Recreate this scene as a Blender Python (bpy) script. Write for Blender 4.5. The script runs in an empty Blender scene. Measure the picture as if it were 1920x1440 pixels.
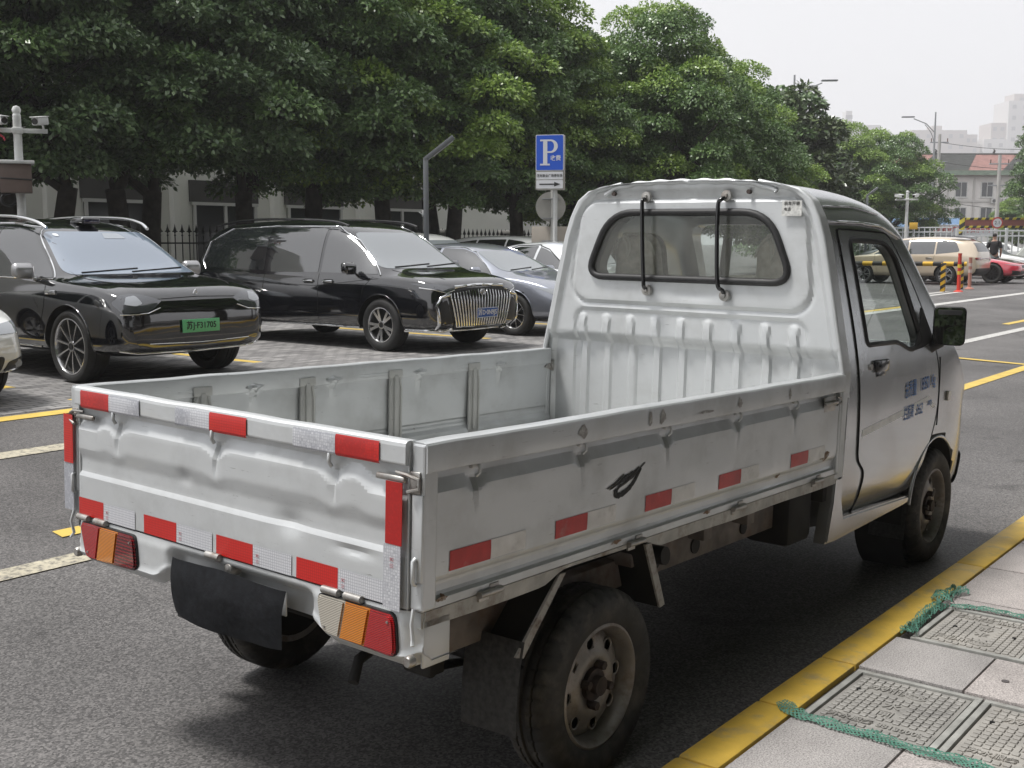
import bpy, bmesh, math, random
import numpy as np
from mathutils import Vector, Matrix, noise
from mathutils.bvhtree import BVHTree
PI = math.pi
R = math.radians
random.seed(7)
S = bpy.context.scene
C = S.collection

# ------------------------------------------------------------ camera
cd = bpy.data.cameras.new('camera')
cam = bpy.data.objects.new('camera', cd)
C.objects.link(cam)
S.camera = cam
fw = Vector((0.77615, 0.61817, -0.12435)).normalized()
up = Vector((0.09727, 0.07747, 0.99224))
rt = fw.cross(up).normalized()
up = rt.cross(fw)
m3 = Matrix((rt, up, -fw)).transposed()
cam.matrix_world = Matrix.Translation((-2.7539, -2.6201, 1.6359)) @ m3.to_4x4()
cd.sensor_width = 36
cd.lens = 39.59
cd.clip_start = 0.05
cd.clip_end = 3000

# ------------------------------------------------------------ sky, sun, exposure
SUN_AZ = R(132)      # direction the light comes from, measured from +x towards +y
SUN_EL = R(66)
W = bpy.data.worlds.new('World')
S.world = W
W.use_nodes = True
wn = W.node_tree
wn.nodes.clear()
wo = wn.nodes.new('ShaderNodeOutputWorld')
bg = wn.nodes.new('ShaderNodeBackground')
sky = wn.nodes.new('ShaderNodeTexSky')
sky.sky_type = 'NISHITA'
sky.sun_disc = False
sky.sun_elevation = SUN_EL
sky.sun_rotation = PI / 2 - SUN_AZ
sky.air_density = 1.0
sky.dust_density = 4.0
sky.ozone_density = 1.0
hs = wn.nodes.new('ShaderNodeHueSaturation')
hs.inputs['Saturation'].default_value = 0.10
wm = wn.nodes.new('ShaderNodeMix')
wm.data_type = 'RGBA'
wm.inputs[0].default_value = 0.80
wm.inputs[7].default_value = (5.7, 5.72, 5.9, 1)     # even high cloud
wn.links.new(sky.outputs[0], hs.inputs['Color'])
wn.links.new(hs.outputs[0], wm.inputs[6])
wn.links.new(wm.outputs[2], bg.inputs[0])
bg.inputs[1].default_value = 0.10
wn.links.new(bg.outputs[0], wo.inputs[0])
sl = bpy.data.lights.new('sun', 'SUN')
sl.energy = 2.3
sl.angle = R(11)
sl.color = (1, 0.975, 0.94)
so = bpy.data.objects.new('sun', sl)
C.objects.link(so)
sd = Vector((math.cos(SUN_AZ) * math.cos(SUN_EL), math.sin(SUN_AZ) * math.cos(SUN_EL), math.sin(SUN_EL)))
so.rotation_euler = sd.to_track_quat('Z', 'Y').to_euler()
so.location = (0, 0, 40)
S.view_settings.view_transform = 'Standard'
S.view_settings.look = 'None'
S.view_settings.exposure = 0.80
S.view_settings.gamma = 1.0
S.view_settings.use_curve_mapping = False
S.render.engine = 'CYCLES'
S.cycles.use_denoising = True
S.cycles.max_bounces = 7
S.cycles.transparent_max_bounces = 12
S.cycles.volume_bounces = 1
S.cycles.caustics_reflective = False
S.cycles.caustics_refractive = False

# ------------------------------------------------------------ material helpers
MATS = {}
def mat(name, col=(.5, .5, .5), rough=.5, metal=0., spec=.5, coat=0., nz=None, bump=None, ior=None, emit=None, trans=0., dirt=None):
    """nz=(scale, amount, detail): value noise; bump=(scale, strength, dist); dirt=(scale, amount, colour)"""
    if name in MATS: return MATS[name]
    m = bpy.data.materials.new(name)
    m.use_nodes = True
    n = m.node_tree.nodes; l = m.node_tree.links
    b = n['Principled BSDF']
    b.inputs['Base Color'].default_value = (*col, 1)
    b.inputs['Roughness'].default_value = rough
    b.inputs['Metallic'].default_value = metal
    b.inputs['Specular IOR Level'].default_value = spec
    b.inputs['Coat Weight'].default_value = coat
    b.inputs['Coat Roughness'].default_value = .04
    if coat >= 1: b.inputs['Coat IOR'].default_value = 1.85
    if ior: b.inputs['IOR'].default_value = ior
    tc = n.new('ShaderNodeTexCoord')
    last = None
    if nz:
        t = n.new('ShaderNodeTexNoise'); t.inputs['Scale'].default_value = nz[0]
        t.inputs['Detail'].default_value = nz[2] if len(nz) > 2 else 4
        l.new(tc.outputs['Object'], t.inputs['Vector'])
        mr = n.new('ShaderNodeMapRange')
        mr.inputs[1].default_value = .3; mr.inputs[2].default_value = .7
        mr.inputs[3].default_value = 1 - nz[1]; mr.inputs[4].default_value = 1 + nz[1]
        l.new(t.outputs[0], mr.inputs[0])
        mx = n.new('ShaderNodeMix'); mx.data_type = 'RGBA'; mx.blend_type = 'MULTIPLY'
        mx.inputs[0].default_value = 1
        mx.inputs[6].default_value = (*col, 1)
        l.new(mr.outputs[0], mx.inputs[7])
        last = mx.outputs[2]
    if dirt:
        t = n.new('ShaderNodeTexNoise'); t.inputs['Scale'].default_value = dirt[0]; t.inputs['Detail'].default_value = 8
        t.inputs['Roughness'].default_value = .65
        l.new(tc.outputs['Object'], t.inputs['Vector'])
        mr = n.new('ShaderNodeMapRange')
        lo = dirt[3] if len(dirt) > 3 else .5
        mr.inputs[1].default_value = lo; mr.inputs[2].default_value = lo + .2
        mr.inputs[3].default_value = 0; mr.inputs[4].default_value = dirt[1]
        l.new(t.outputs[0], mr.inputs[0])
        mx = n.new('ShaderNodeMix'); mx.data_type = 'RGBA'
        if last: l.new(last, mx.inputs[6])
        else: mx.inputs[6].default_value = (*col, 1)
        mx.inputs[7].default_value = (*dirt[2], 1)
        l.new(mr.outputs[0], mx.inputs[0])
        last = mx.outputs[2]
    if last: l.new(last, b.inputs['Base Color'])
    if bump:
        t = n.new('ShaderNodeTexNoise'); t.inputs['Scale'].default_value = bump[0]; t.inputs['Detail'].default_value = 5
        l.new(tc.outputs['Object'], t.inputs['Vector'])
        bp = n.new('ShaderNodeBump'); bp.inputs['Strength'].default_value = bump[1]; bp.inputs['Distance'].default_value = bump[2]
        l.new(t.outputs[0], bp.inputs['Height'])
        l.new(bp.outputs[0], b.inputs['Normal'])
    if emit:
        b.inputs['Emission Color'].default_value = (*emit[0], 1); b.inputs['Emission Strength'].default_value = emit[1]
    MATS[name] = m
    return m

def glass_mat(name, tint=(.8, .85, .83), gloss=.06, dirt=0., ior=1.5):
    """thin pane: transparent + fresnel mirror + optional grime"""
    if name in MATS: return MATS[name]
    m = bpy.data.materials.new(name); m.use_nodes = True
    n = m.node_tree.nodes; l = m.node_tree.links; n.clear()
    o = n.new('ShaderNodeOutputMaterial')
    tr = n.new('ShaderNodeBsdfTransparent'); tr.inputs[0].default_value = (*tint, 1)
    gl = n.new('ShaderNodeBsdfGlossy'); gl.inputs['Roughness'].default_value = .02
    df = n.new('ShaderNodeBsdfDiffuse'); df.inputs[0].default_value = (.45, .44, .40, 1)
    lw = n.new('ShaderNodeLayerWeight'); lw.inputs[0].default_value = .5
    pw = n.new('ShaderNodeMath'); pw.operation = 'POWER'; pw.inputs[1].default_value = 4.5; l.new(lw.outputs['Facing'], pw.inputs[0])
    fr = n.new('ShaderNodeMath'); fr.operation = 'MULTIPLY_ADD'; fr.inputs[1].default_value = .75; fr.inputs[2].default_value = .035; l.new(pw.outputs[0], fr.inputs[0])
    a = n.new('ShaderNodeMixShader'); b = n.new('ShaderNodeMixShader')
    if dirt:
        tc = n.new('ShaderNodeTexCoord')
        t = n.new('ShaderNodeTexNoise'); t.inputs['Scale'].default_value = 7; t.inputs['Detail'].default_value = 9
        mp = n.new('ShaderNodeMapping'); mp.inputs['Scale'].default_value = (1, 1, .4)
        l.new(tc.outputs['Object'], mp.inputs[0]); l.new(mp.outputs[0], t.inputs['Vector'])
        mr = n.new('ShaderNodeMapRange'); mr.inputs[1].default_value = .4; mr.inputs[2].default_value = .75
        mr.inputs[3].default_value = dirt * .5; mr.inputs[4].default_value = dirt * 1.6
        l.new(t.outputs[0], mr.inputs[0]); l.new(mr.outputs[0], b.inputs[0])
    else:
        b.inputs[0].default_value = 0
    l.new(fr.outputs[0], a.inputs[0]); l.new(tr.outputs[0], a.inputs[1]); l.new(gl.outputs[0], a.inputs[2])
    l.new(a.outputs[0], b.inputs[1]); l.new(df.outputs[0], b.inputs[2])
    l.new(b.outputs[0], o.inputs[0])
    MATS[name] = m
    return m

# ------------------------------------------------------------ object helpers
def link(o): C.objects.link(o); return o
def tag(o, label=None, cat=None, group=None, kind=None):
    if label: o['label'] = label
    if cat: o['category'] = cat
    if group: o['group'] = group
    if kind: o['kind'] = kind
    return o
def thing(name, label, cat, loc=(0, 0, 0), rz=0., group=None):
    o = link(bpy.data.objects.new(name, None)); o.empty_display_size = .2
    o.location = loc; o.rotation_euler = (0, 0, rz)
    return tag(o, label, cat, group)
def finish(me, m, smooth):
    if m is not None:
        for k in (m if isinstance(m, (list, tuple)) else [m]): me.materials.append(k)
    if smooth:
        me.polygons.foreach_set('use_smooth', [True] * len(me.polygons))
        me.set_sharp_from_angle(angle=R(smooth))
def obj(name, bm, m, parent=None, smooth=35, label=None, kind=None):
    me = bpy.data.meshes.new(name)
    bm.to_mesh(me); bm.free()
    finish(me, m, smooth)
    o = link(bpy.data.objects.new(name, me))
    if parent is not None: o.parent = parent
    tag(o, label, kind=kind)
    return o
def inst(name, me, parent, mw=None, label=None):
    o = link(bpy.data.objects.new(name, me))
    o.parent = parent
    if mw is not None: o.matrix_local = mw
    tag(o, label)
    return o
def BM(): return bmesh.new()
def xf(bm, vs, M):
    bmesh.ops.transform(bm, matrix=M, verts=vs); return vs
def box(bm, c, s, r=0., M=None, seg=2):
    """box centre c, full size s, bevel r"""
    g = bmesh.ops.create_cube(bm, size=1.)
    vs = g['verts']
    bmesh.ops.scale(bm, vec=s, verts=vs)
    if r > 0:
        es = list({e for v in vs for e in v.link_edges})
        q = bmesh.ops.bevel(bm, geom=es, offset=r, segments=seg, affect='EDGES', profile=.5)
        vs = list({v for f in q['faces'] for v in f.verts} | {v for v in vs if v.is_valid})
        fl = set(vs)
        # all connected verts
        st = list(vs)
        while st:
            v = st.pop()
            for e in v.link_edges:
                w = e.other_vert(v)
                if w not in fl: fl.add(w); st.append(w)
        vs = list(fl)
    bmesh.ops.translate(bm, vec=c, verts=vs)
    if M is not None: xf(bm, vs, M)
    return vs
def bx(bm, x0, x1, y0, y1, z0, z1, r=0., M=None):
    return box(bm, ((x0 + x1) / 2, (y0 + y1) / 2, (z0 + z1) / 2), (abs(x1 - x0), abs(y1 - y0), abs(z1 - z0)), r, M)
def cyl(bm, a, b, r, r2=None, n=16):
    a = Vector(a); b = Vector(b); d = b - a
    g = bmesh.ops.create_cone(bm, cap_ends=True, segments=n, radius1=r, radius2=r if r2 is None else r2, depth=d.length)
    M = Matrix.Translation((a + b) / 2) @ d.to_track_quat('Z', 'Y').to_matrix().to_4x4()
    return xf(bm, g['verts'], M)
def tube(bm, pts, r, n=8, taper=None, cap=True, closed=False):
    """swept tube; r number or list"""
    pts = [Vector(p) for p in pts]
    rings = []
    N = len(pts)
    ref = None
    for i, p in enumerate(pts):
        if closed: t = pts[(i + 1) % N] - pts[i - 1]
        else: t = (pts[min(i + 1, N - 1)] - pts[max(i - 1, 0)])
        t.normalize()
        if ref is None:
            ref = Vector((0, 0, 1)) if abs(t.z) < .9 else Vector((1, 0, 0))
        a = t.cross(ref)
        if a.length < 1e-5: a = t.cross(Vector((.3, 1, .2)))
        a.normalize(); b = a.cross(t).normalized(); ref = b
        rr = r[i] if isinstance(r, (list, tuple)) else r
        if isinstance(rr, (int, float)): rr = (rr, rr)
        rings.append([bm.verts.new(p + a * (math.cos(2 * PI * k / n) * rr[0]) + b * (math.sin(2 * PI * k / n) * rr[1])) for k in range(n)])
    for i in range(N if closed else N - 1):
        A = rings[i]; B = rings[(i + 1) % N]
        for k in range(n): bm.faces.new((A[k], A[(k + 1) % n], B[(k + 1) % n], B[k]))
    if cap and not closed:
        bm.faces.new(rings[0][::-1]); bm.faces.new(rings[-1])
    return [v for q in rings for v in q]
def lathe(bm, prof, n=32, M=None, axis='Y'):
    """prof: (r, h) list; revolved about local axis"""
    rings = []
    for r, h in prof:
        ring = []
        for k in range(n):
            a = 2 * PI * k / n
            if axis == 'Y': p = (r * math.cos(a), h, r * math.sin(a))
            else: p = (r * math.cos(a), r * math.sin(a), h)
            ring.append(bm.verts.new(p))
        rings.append(ring)
    for A, B in zip(rings, rings[1:]):
        for k in range(n):
            bm.faces.new((A[k], A[(k + 1) % n], B[(k + 1) % n], B[k]))
    vs = [v for q in rings for v in q]
    if M is not None: xf(bm, vs, M)
    return vs
def prism(bm, poly, d0, d1, axis='y'):
    """extrude 2-D polygon between d0 and d1 along axis. axis y: (x,z); x: (y,z); z: (x,y)"""
    def P(a, b, d):
        return (a, d, b) if axis == 'y' else ((d, a, b) if axis == 'x' else (a, b, d))
    A = [bm.verts.new(P(a, b, d0)) for a, b in poly]
    B = [bm.verts.new(P(a, b, d1)) for a, b in poly]
    n = len(poly)
    f = [bm.faces.new(A), bm.faces.new(B[::-1])]
    for k in range(n): f.append(bm.faces.new((A[k], B[k], B[(k + 1) % n], A[(k + 1) % n])))
    bmesh.ops.recalc_face_normals(bm, faces=f)
    return A + B
def rpoly(pts, r, n=5):
    """round the corners of a polygon (r number or per corner list)"""
    out = []
    N = len(pts)
    for i in range(N):
        p = Vector(pts[i]).to_2d(); a = Vector(pts[i - 1]).to_2d(); b = Vector(pts[(i + 1) % N]).to_2d()
        rr = r[i] if isinstance(r, (list, tuple)) else r
        if rr <= 0: out.append(tuple(p)); continue
        da = (a - p); db = (b - p)
        ra = min(rr, da.length * .48); rb = min(rr, db.length * .48)
        pa = p + da.normalized() * ra; pb = p + db.normalized() * rb
        for k in range(n + 1):
            t = k / n
            q = pa * (1 - t) ** 2 + p * 2 * t * (1 - t) + pb * t * t
            out.append((q.x, q.y))
    return out
def ss(a, b, x):
    if a == b: return 1. if x >= b else 0.
    t = min(max((x - a) / (b - a), 0.), 1.)
    return t * t * (3 - 2 * t)
def ln(a, b, x):
    return min(max((x - a) / (b - a), 0.), 1.)
def frange(a, b, st):
    n = max(1, int(round((b - a) / st)))
    return [a + (b - a) * i / n for i in range(n + 1)]
def hfield(bm, us, vs, fn):
    """grid of points fn(u,v)->(x,y,z) or None (hole)"""
    G = []
    for v in vs:
        row = []
        for u in us:
            p = fn(u, v)
            row.append(bm.verts.new(p) if p is not None else None)
        G.append(row)
    for j in range(len(vs) - 1):
        for i in range(len(us) - 1):
            q = (G[j][i], G[j][i + 1], G[j + 1][i + 1], G[j + 1][i])
            if None in q: continue
            bm.faces.new(q)
    return G
def catmull(pts, n=6):
    P = [Vector(p) for p in pts]; out = []
    for i in range(len(P) - 1):
        p0 = P[max(i - 1, 0)]; p1 = P[i]; p2 = P[i + 1]; p3 = P[min(i + 2, len(P) - 1)]
        for k in range(n):
            t = k / n
            out.append(.5 * ((2 * p1) + (-p0 + p2) * t + (2 * p0 - 5 * p1 + 4 * p2 - p3) * t * t + (-p0 + 3 * p1 - 3 * p2 + p3) * t ** 3))
    out.append(P[-1]); return out
def npmesh(name, V, F):
    """quads/tris from numpy arrays"""
    me = bpy.data.meshes.new(name)
    nv, nf, k = len(V), len(F), F.shape[1]
    me.vertices.add(nv); me.vertices.foreach_set('co', V.astype(np.float32).ravel())
    me.loops.add(nf * k); me.loops.foreach_set('vertex_index', F.astype(np.int32).ravel())
    me.polygons.add(nf); me.polygons.foreach_set('loop_start', np.arange(0, nf * k, k, dtype=np.int32))
    me.update(calc_edges=True)
    return me
_dg = None
def eval_mesh(o, name=None):
    dg = bpy.context.evaluated_depsgraph_get(); dg.update()
    me = bpy.data.meshes.new_from_object(o.evaluated_get(dg))
    return me
def text_bm(bm, s, h, M, ext=.0006, xs=1., bold=0.):
    """flat raised lettering of height h, centred, transformed by M (text plane xy, normal z)"""
    cu = bpy.data.curves.new('lettering', 'FONT'); cu.body = s; cu.size = h; cu.align_x = 'CENTER'; cu.align_y = 'CENTER'
    cu.extrude = ext; cu.resolution_u = 3; cu.offset = bold
    o = link(bpy.data.objects.new('lettering', cu))
    me = eval_mesh(o)
    n0 = len(bm.verts)
    bm.from_mesh(me)
    bm.verts.ensure_lookup_table()
    vs = bm.verts[n0:]
    xf(bm, vs, M @ Matrix.Diagonal((xs, 1, 1, 1)))
    bpy.data.objects.remove(o); bpy.data.curves.remove(cu); bpy.data.meshes.remove(me)
    return vs
def basis(o, x, y):
    x = Vector(x).normalized(); y = Vector(y).normalized(); z = x.cross(y)
    M = Matrix((x, y, z)).transposed().to_4x4(); M.translation = Vector(o); return M
# project flat outlines on a body
def slice_poly(poly, step, holes=()):
    bm = BM()
    es = []
    for lp in [poly] + list(holes):
        vs = [bm.verts.new((a, b, 0)) for a, b in lp]
        es += [bm.edges.new((vs[i], vs[(i + 1) % len(vs)])) for i in range(len(vs))]
    bmesh.ops.triangle_fill(bm, edges=es, use_beauty=True, use_dissolve=False)
    bmesh.ops.dissolve_limit(bm, angle_limit=.01, verts=bm.verts[:], edges=bm.edges[:]) if not holes else None
    xs = [v.co.x for v in bm.verts]; ys = [v.co.y for v in bm.verts]
    for ax, lo, hi in ((0, min(xs), max(xs)), (1, min(ys), max(ys))):
        k = lo + step
        while k < hi - 1e-4:
            co = (k, 0, 0) if ax == 0 else (0, k, 0)
            no = (1, 0, 0) if ax == 0 else (0, 1, 0)
            bmesh.ops.bisect_plane(bm, geom=bm.verts[:] + bm.edges[:] + bm.faces[:], plane_co=co, plane_no=no, dist=1e-5)
            k += step
    return bm
def cast(bvh, a, b, axis, side):
    if axis == 'y': o = Vector((a, 6 * side, b)); d = Vector((0, -side, 0))
    elif axis == 'x': o = Vector((6 * side, a, b)); d = Vector((-side, 0, 0))
    else: o = Vector((a, b, 6)); d = Vector((0, 0, -1))
    h = bvh.ray_cast(o, d)
    return h[0], h[1]
def patch(name, bvh, poly, axis, side, m, parent, off=.004, step=.05, holes=(), rim=.008, smooth=40, label=None):
    bm = slice_poly(poly, step, holes)
    bad = []
    nrm = {}
    for v in bm.verts:
        p, n = cast(bvh, v.co.x, v.co.y, axis, side)
        if p is None: bad.append(v); continue
        nrm[v] = n
        v.co = p + n * off
    bmesh.ops.delete(bm, geom=bad, context='VERTS')
    bm.normal_update()
    if bm.faces:
        dirv = Vector((0, side, 0)) if axis == 'y' else (Vector((side, 0, 0)) if axis == 'x' else Vector((0, 0, 1)))
        for f in bm.faces:
            if f.normal.dot(dirv) < 0: f.normal_flip()
        be = [e for e in bm.edges if e.is_boundary]
        q = bmesh.ops.extrude_edge_only(bm, edges=be)
        for v in [g for g in q['geom'] if isinstance(g, bmesh.types.BMVert)]:
            nn = None
            for e in v.link_edges:
                w = e.other_vert(v)
                if w in nrm: nn = nrm[w]
            if nn is not None: v.co -= nn * rim
    return obj(name, bm, m, parent, smooth, label)
def strip(name, bvh, pts, w, axis, side, m, parent, off=.003, r=None, n=6):
    """thin bead along a 2-D polyline projected on the body"""
    P = []
    for i in range(len(pts) - 1):
        a = Vector(pts[i]); b = Vector(pts[i + 1]); k = max(1, int((b - a).length / .05))
        for j in range(k): P.append(a.lerp(b, j / k))
    P.append(Vector(pts[-1]))
    Q = []
    for p in P:
        q, nn = cast(bvh, p[0], p[1], axis, side)
        if q is not None: Q.append(q + nn * off)
    if len(Q) < 2: return None
    bm = BM(); tube(bm, Q, w / 2, n)
    return obj(name, bm, m, parent, 60)
# ------------------------------------------------------------ ground
def gz(y):
    t = min(max((y - 1.5) / 6, 0), 1)
    return .18 * t * t * (3 - 2 * t)
def asphalt():
    m = mat('asphalt_road', (.10, .096, .094), .72)
    n = m.node_tree.nodes; l = m.node_tree.links; b = n['Principled BSDF']
    tc = n.new('ShaderNodeTexCoord')
    v = n.new('ShaderNodeTexVoronoi'); v.inputs['Scale'].default_value = 125
    l.new(tc.outputs['Object'], v.inputs['Vector'])
    sep = n.new('ShaderNodeSeparateColor'); l.new(v.outputs['Color'], sep.inputs[0])
    big = n.new('ShaderNodeTexNoise'); big.inputs['Scale'].default_value = .6; big.inputs['Detail'].default_value = 6
    l.new(tc.outputs['Object'], big.inputs['Vector'])
    med = n.new('ShaderNodeTexNoise'); med.inputs['Scale'].default_value = 80; med.inputs['Detail'].default_value = 5; med.inputs['Roughness'].default_value = .7
    l.new(tc.outputs['Object'], med.inputs['Vector'])
    cr = n.new('ShaderNodeValToRGB')
    e = cr.color_ramp.elements
    e[0].position = 0.0; e[0].color = (.022, .0212, .021, 1)
    e[1].position = 1.0; e[1].color = (.60, .57, .55, 1)
    q = cr.color_ramp.elements.new(.45); q.color = (.108, .1035, .102, 1)
    q = cr.color_ramp.elements.new(.82); q.color = (.215, .205, .20, 1)
    ad = n.new('ShaderNodeMath'); ad.operation = 'MULTIPLY_ADD'
    ad.inputs[1].default_value = .55
    l.new(sep.outputs[0], ad.inputs[0])
    mm = n.new('ShaderNodeMath'); mm.operation = 'MULTIPLY'; mm.inputs[1].default_value = .45
    l.new(med.outputs[0], mm.inputs[0]); l.new(mm.outputs[0], ad.inputs[2])
    l.new(ad.outputs[0], cr.inputs[0])
    mr = n.new('ShaderNodeMapRange'); mr.inputs[1].default_value = .35; mr.inputs[2].default_value = .7; mr.inputs[3].default_value = .70; mr.inputs[4].default_value = 1.22
    l.new(big.outputs[0], mr.inputs[0])
    mx = n.new('ShaderNodeMix'); mx.data_type = 'RGBA'; mx.blend_type = 'MULTIPLY'; mx.inputs[0].default_value = 1
    l.new(cr.outputs[0], mx.inputs[6]); l.new(mr.outputs[0], mx.inputs[7])
    stn = n.new('ShaderNodeTexNoise'); stn.inputs['Scale'].default_value = 1.7; stn.inputs['Detail'].default_value = 7; stn.inputs['Distortion'].default_value = .6
    l.new(tc.outputs['Object'], stn.inputs['Vector'])
    sm = n.new('ShaderNodeMapRange'); sm.inputs[1].default_value = .60; sm.inputs[2].default_value = .74; sm.inputs[3].default_value = 1; sm.inputs[4].default_value = .55
    l.new(stn.outputs[0], sm.inputs[0])
    m5 = n.new('ShaderNodeMix'); m5.data_type = 'RGBA'; m5.blend_type = 'MULTIPLY'; m5.inputs[0].default_value = 1
    l.new(mx.outputs[2], m5.inputs[6]); l.new(sm.outputs[0], m5.inputs[7])
    l.new(m5.outputs[2], b.inputs['Base Color'])
    bp = n.new('ShaderNodeBump'); bp.inputs['Strength'].default_value = .8; bp.inputs['Distance'].default_value = .004
    l.new(ad.outputs[0], bp.inputs['Height']); l.new(bp.outputs[0], b.inputs['Normal'])
    b.inputs['Roughness'].default_value = .6
    b.inputs['Specular IOR Level'].default_value = .28
    return m
ASPH = asphalt()
def brickmat(name, c1, c2, mortar, scale, bw, bh, rough=.75, msize=.02, bump=.5, rot=0):
    m = mat(name, c1, rough)
    n = m.node_tree.nodes; l = m.node_tree.links; b = n['Principled BSDF']
    tc = n.new('ShaderNodeTexCoord')
    mp = n.new('ShaderNodeMapping'); mp.inputs['Rotation'].default_value = (0, 0, rot)
    l.new(tc.outputs['Object'], mp.inputs[0])
    t = n.new('ShaderNodeTexBrick')
    t.inputs['Color1'].default_value = (*c1, 1); t.inputs['Color2'].default_value = (*c2, 1); t.inputs['Mortar'].default_value = (*mortar, 1)
    t.inputs['Scale'].default_value = scale; t.inputs['Mortar Size'].default_value = msize
    t.inputs['Brick Width'].default_value = bw; t.inputs['Row Height'].default_value = bh
    l.new(mp.outputs[0], t.inputs['Vector'])
    nz = n.new('ShaderNodeTexNoise'); nz.inputs['Scale'].default_value = 3; nz.inputs['Detail'].default_value = 8
    l.new(tc.outputs['Object'], nz.inputs['Vector'])
    mr = n.new('ShaderNodeMapRange'); mr.inputs[1].default_value = .3; mr.inputs[2].default_value = .7; mr.inputs[3].default_value = .7; mr.inputs[4].default_value = 1.2
    l.new(nz.outputs[0], mr.inputs[0])
    mx = n.new('ShaderNodeMix'); mx.data_type = 'RGBA'; mx.blend_type = 'MULTIPLY'; mx.inputs[0].default_value = 1
    l.new(t.outputs['Color'], mx.inputs[6]); l.new(mr.outputs[0], mx.inputs[7])
    l.new(mx.outputs[2], b.inputs['Base Color'])
    bp = n.new('ShaderNodeBump'); bp.inputs['Strength'].default_value = bump; bp.inputs['Distance'].default_value = .01; bp.invert = True
    l.new(t.outputs['Fac'], bp.inputs['Height']); l.new(bp.outputs[0], b.inputs['Normal'])
    return m
def granite(name, base, sc=190):
    m = mat(name, base, .7)
    n = m.node_tree.nodes; l = m.node_tree.links; b = n['Principled BSDF']
    tc = n.new('ShaderNodeTexCoord')
    a = n.new('ShaderNodeTexNoise'); a.inputs['Scale'].default_value = sc; a.inputs['Detail'].default_value = 4; a.inputs['Roughness'].default_value = .7
    l.new(tc.outputs['Object'], a.inputs['Vector'])
    c = n.new('ShaderNodeTexNoise'); c.inputs['Scale'].default_value = 3.5; c.inputs['Detail'].default_value = 7
    l.new(tc.outputs['Object'], c.inputs['Vector'])
    cr = n.new('ShaderNodeValToRGB'); e = cr.color_ramp.elements
    e[0].position = .34; e[0].color = (*[k * .45 for k in base], 1)
    e[1].position = .66; e[1].color = (*[min(1, k * 1.5) for k in base], 1)
    q = e.new(.5); q.color = (*base, 1)
    l.new(a.outputs[0], cr.inputs[0])
    mr = n.new('ShaderNodeMapRange'); mr.inputs[1].default_value = .3; mr.inputs[2].default_value = .7; mr.inputs[3].default_value = .78; mr.inputs[4].default_value = 1.12
    l.new(c.outputs[0], mr.inputs[0])
    mx = n.new('ShaderNodeMix'); mx.data_type = 'RGBA'; mx.blend_type = 'MULTIPLY'; mx.inputs[0].default_value = 1
    l.new(cr.outputs[0], mx.inputs[6]); l.new(mr.outputs[0], mx.inputs[7]); l.new(mx.outputs[2], b.inputs['Base Color'])
    bp = n.new('ShaderNodeBump'); bp.inputs['Strength'].default_value = .25; bp.inputs['Distance'].default_value = .002
    l.new(a.outputs[0], bp.inputs['Height']); l.new(bp.outputs[0], b.inputs['Normal'])
    return m
def sheet(name, x0, x1, y0, y1, dz, m, label=None, kind='structure', ny=None, parent=None):
    bm = BM()
    ys = sorted({y0, y1} | {y for y in frange(1.5, 7.5, .25) if y0 < y < y1})
    hfield(bm, [x0, x1], ys, lambda u, v: (u, v, gz(v) + dz))
    return obj(name, bm, m, parent, 30, label, kind)
def quad(name, pts, dz, m, parent=None, kind='structure'):
    bm = BM()
    n = 16
    a, b, c, d = [Vector(p) for p in pts]
    hfield(bm, [i / n for i in range(n + 1)], [0, 1], lambda u, v: (lambda p: (p.x, p.y, gz(p.y) + dz))(a.lerp(b, u).lerp(d.lerp(c, u), v)))
    return obj(name, bm, m, parent, 30, kind=kind)
sheet('road', -90, 1200, -90, 460, 0, ASPH)
PAV = brickmat('grey_block_pavers', (.33, .32, .31), (.17, .165, .165), (.06, .06, .06), 1, .22, .11, msize=.008)
sheet('parking_bay_paving', -30, 26, 6.72, 20.6, .004, PAV)
sheet('flower_bed_soil', -30, 60, 18.2, 21.4, .010, mat('soil', (.05, .042, .032), .9, nz=(4, .3)))
def paint(name, col, worn=.35, lo=.55):
    return mat(name, col, .6, dirt=(28, worn, (.10, .096, .092), lo), nz=(5, .15))
YEL = paint('worn_yellow_road_paint', (.60, .42, .10), .8, .50)
YEL2 = paint('yellow_road_paint', (.62, .44, .09), .5, .56)
CRM = paint('faded_cream_road_paint', (.46, .42, .32), .9, .46)
WHT = paint('white_road_paint', (.55, .54, .52), .8, .50)
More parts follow.
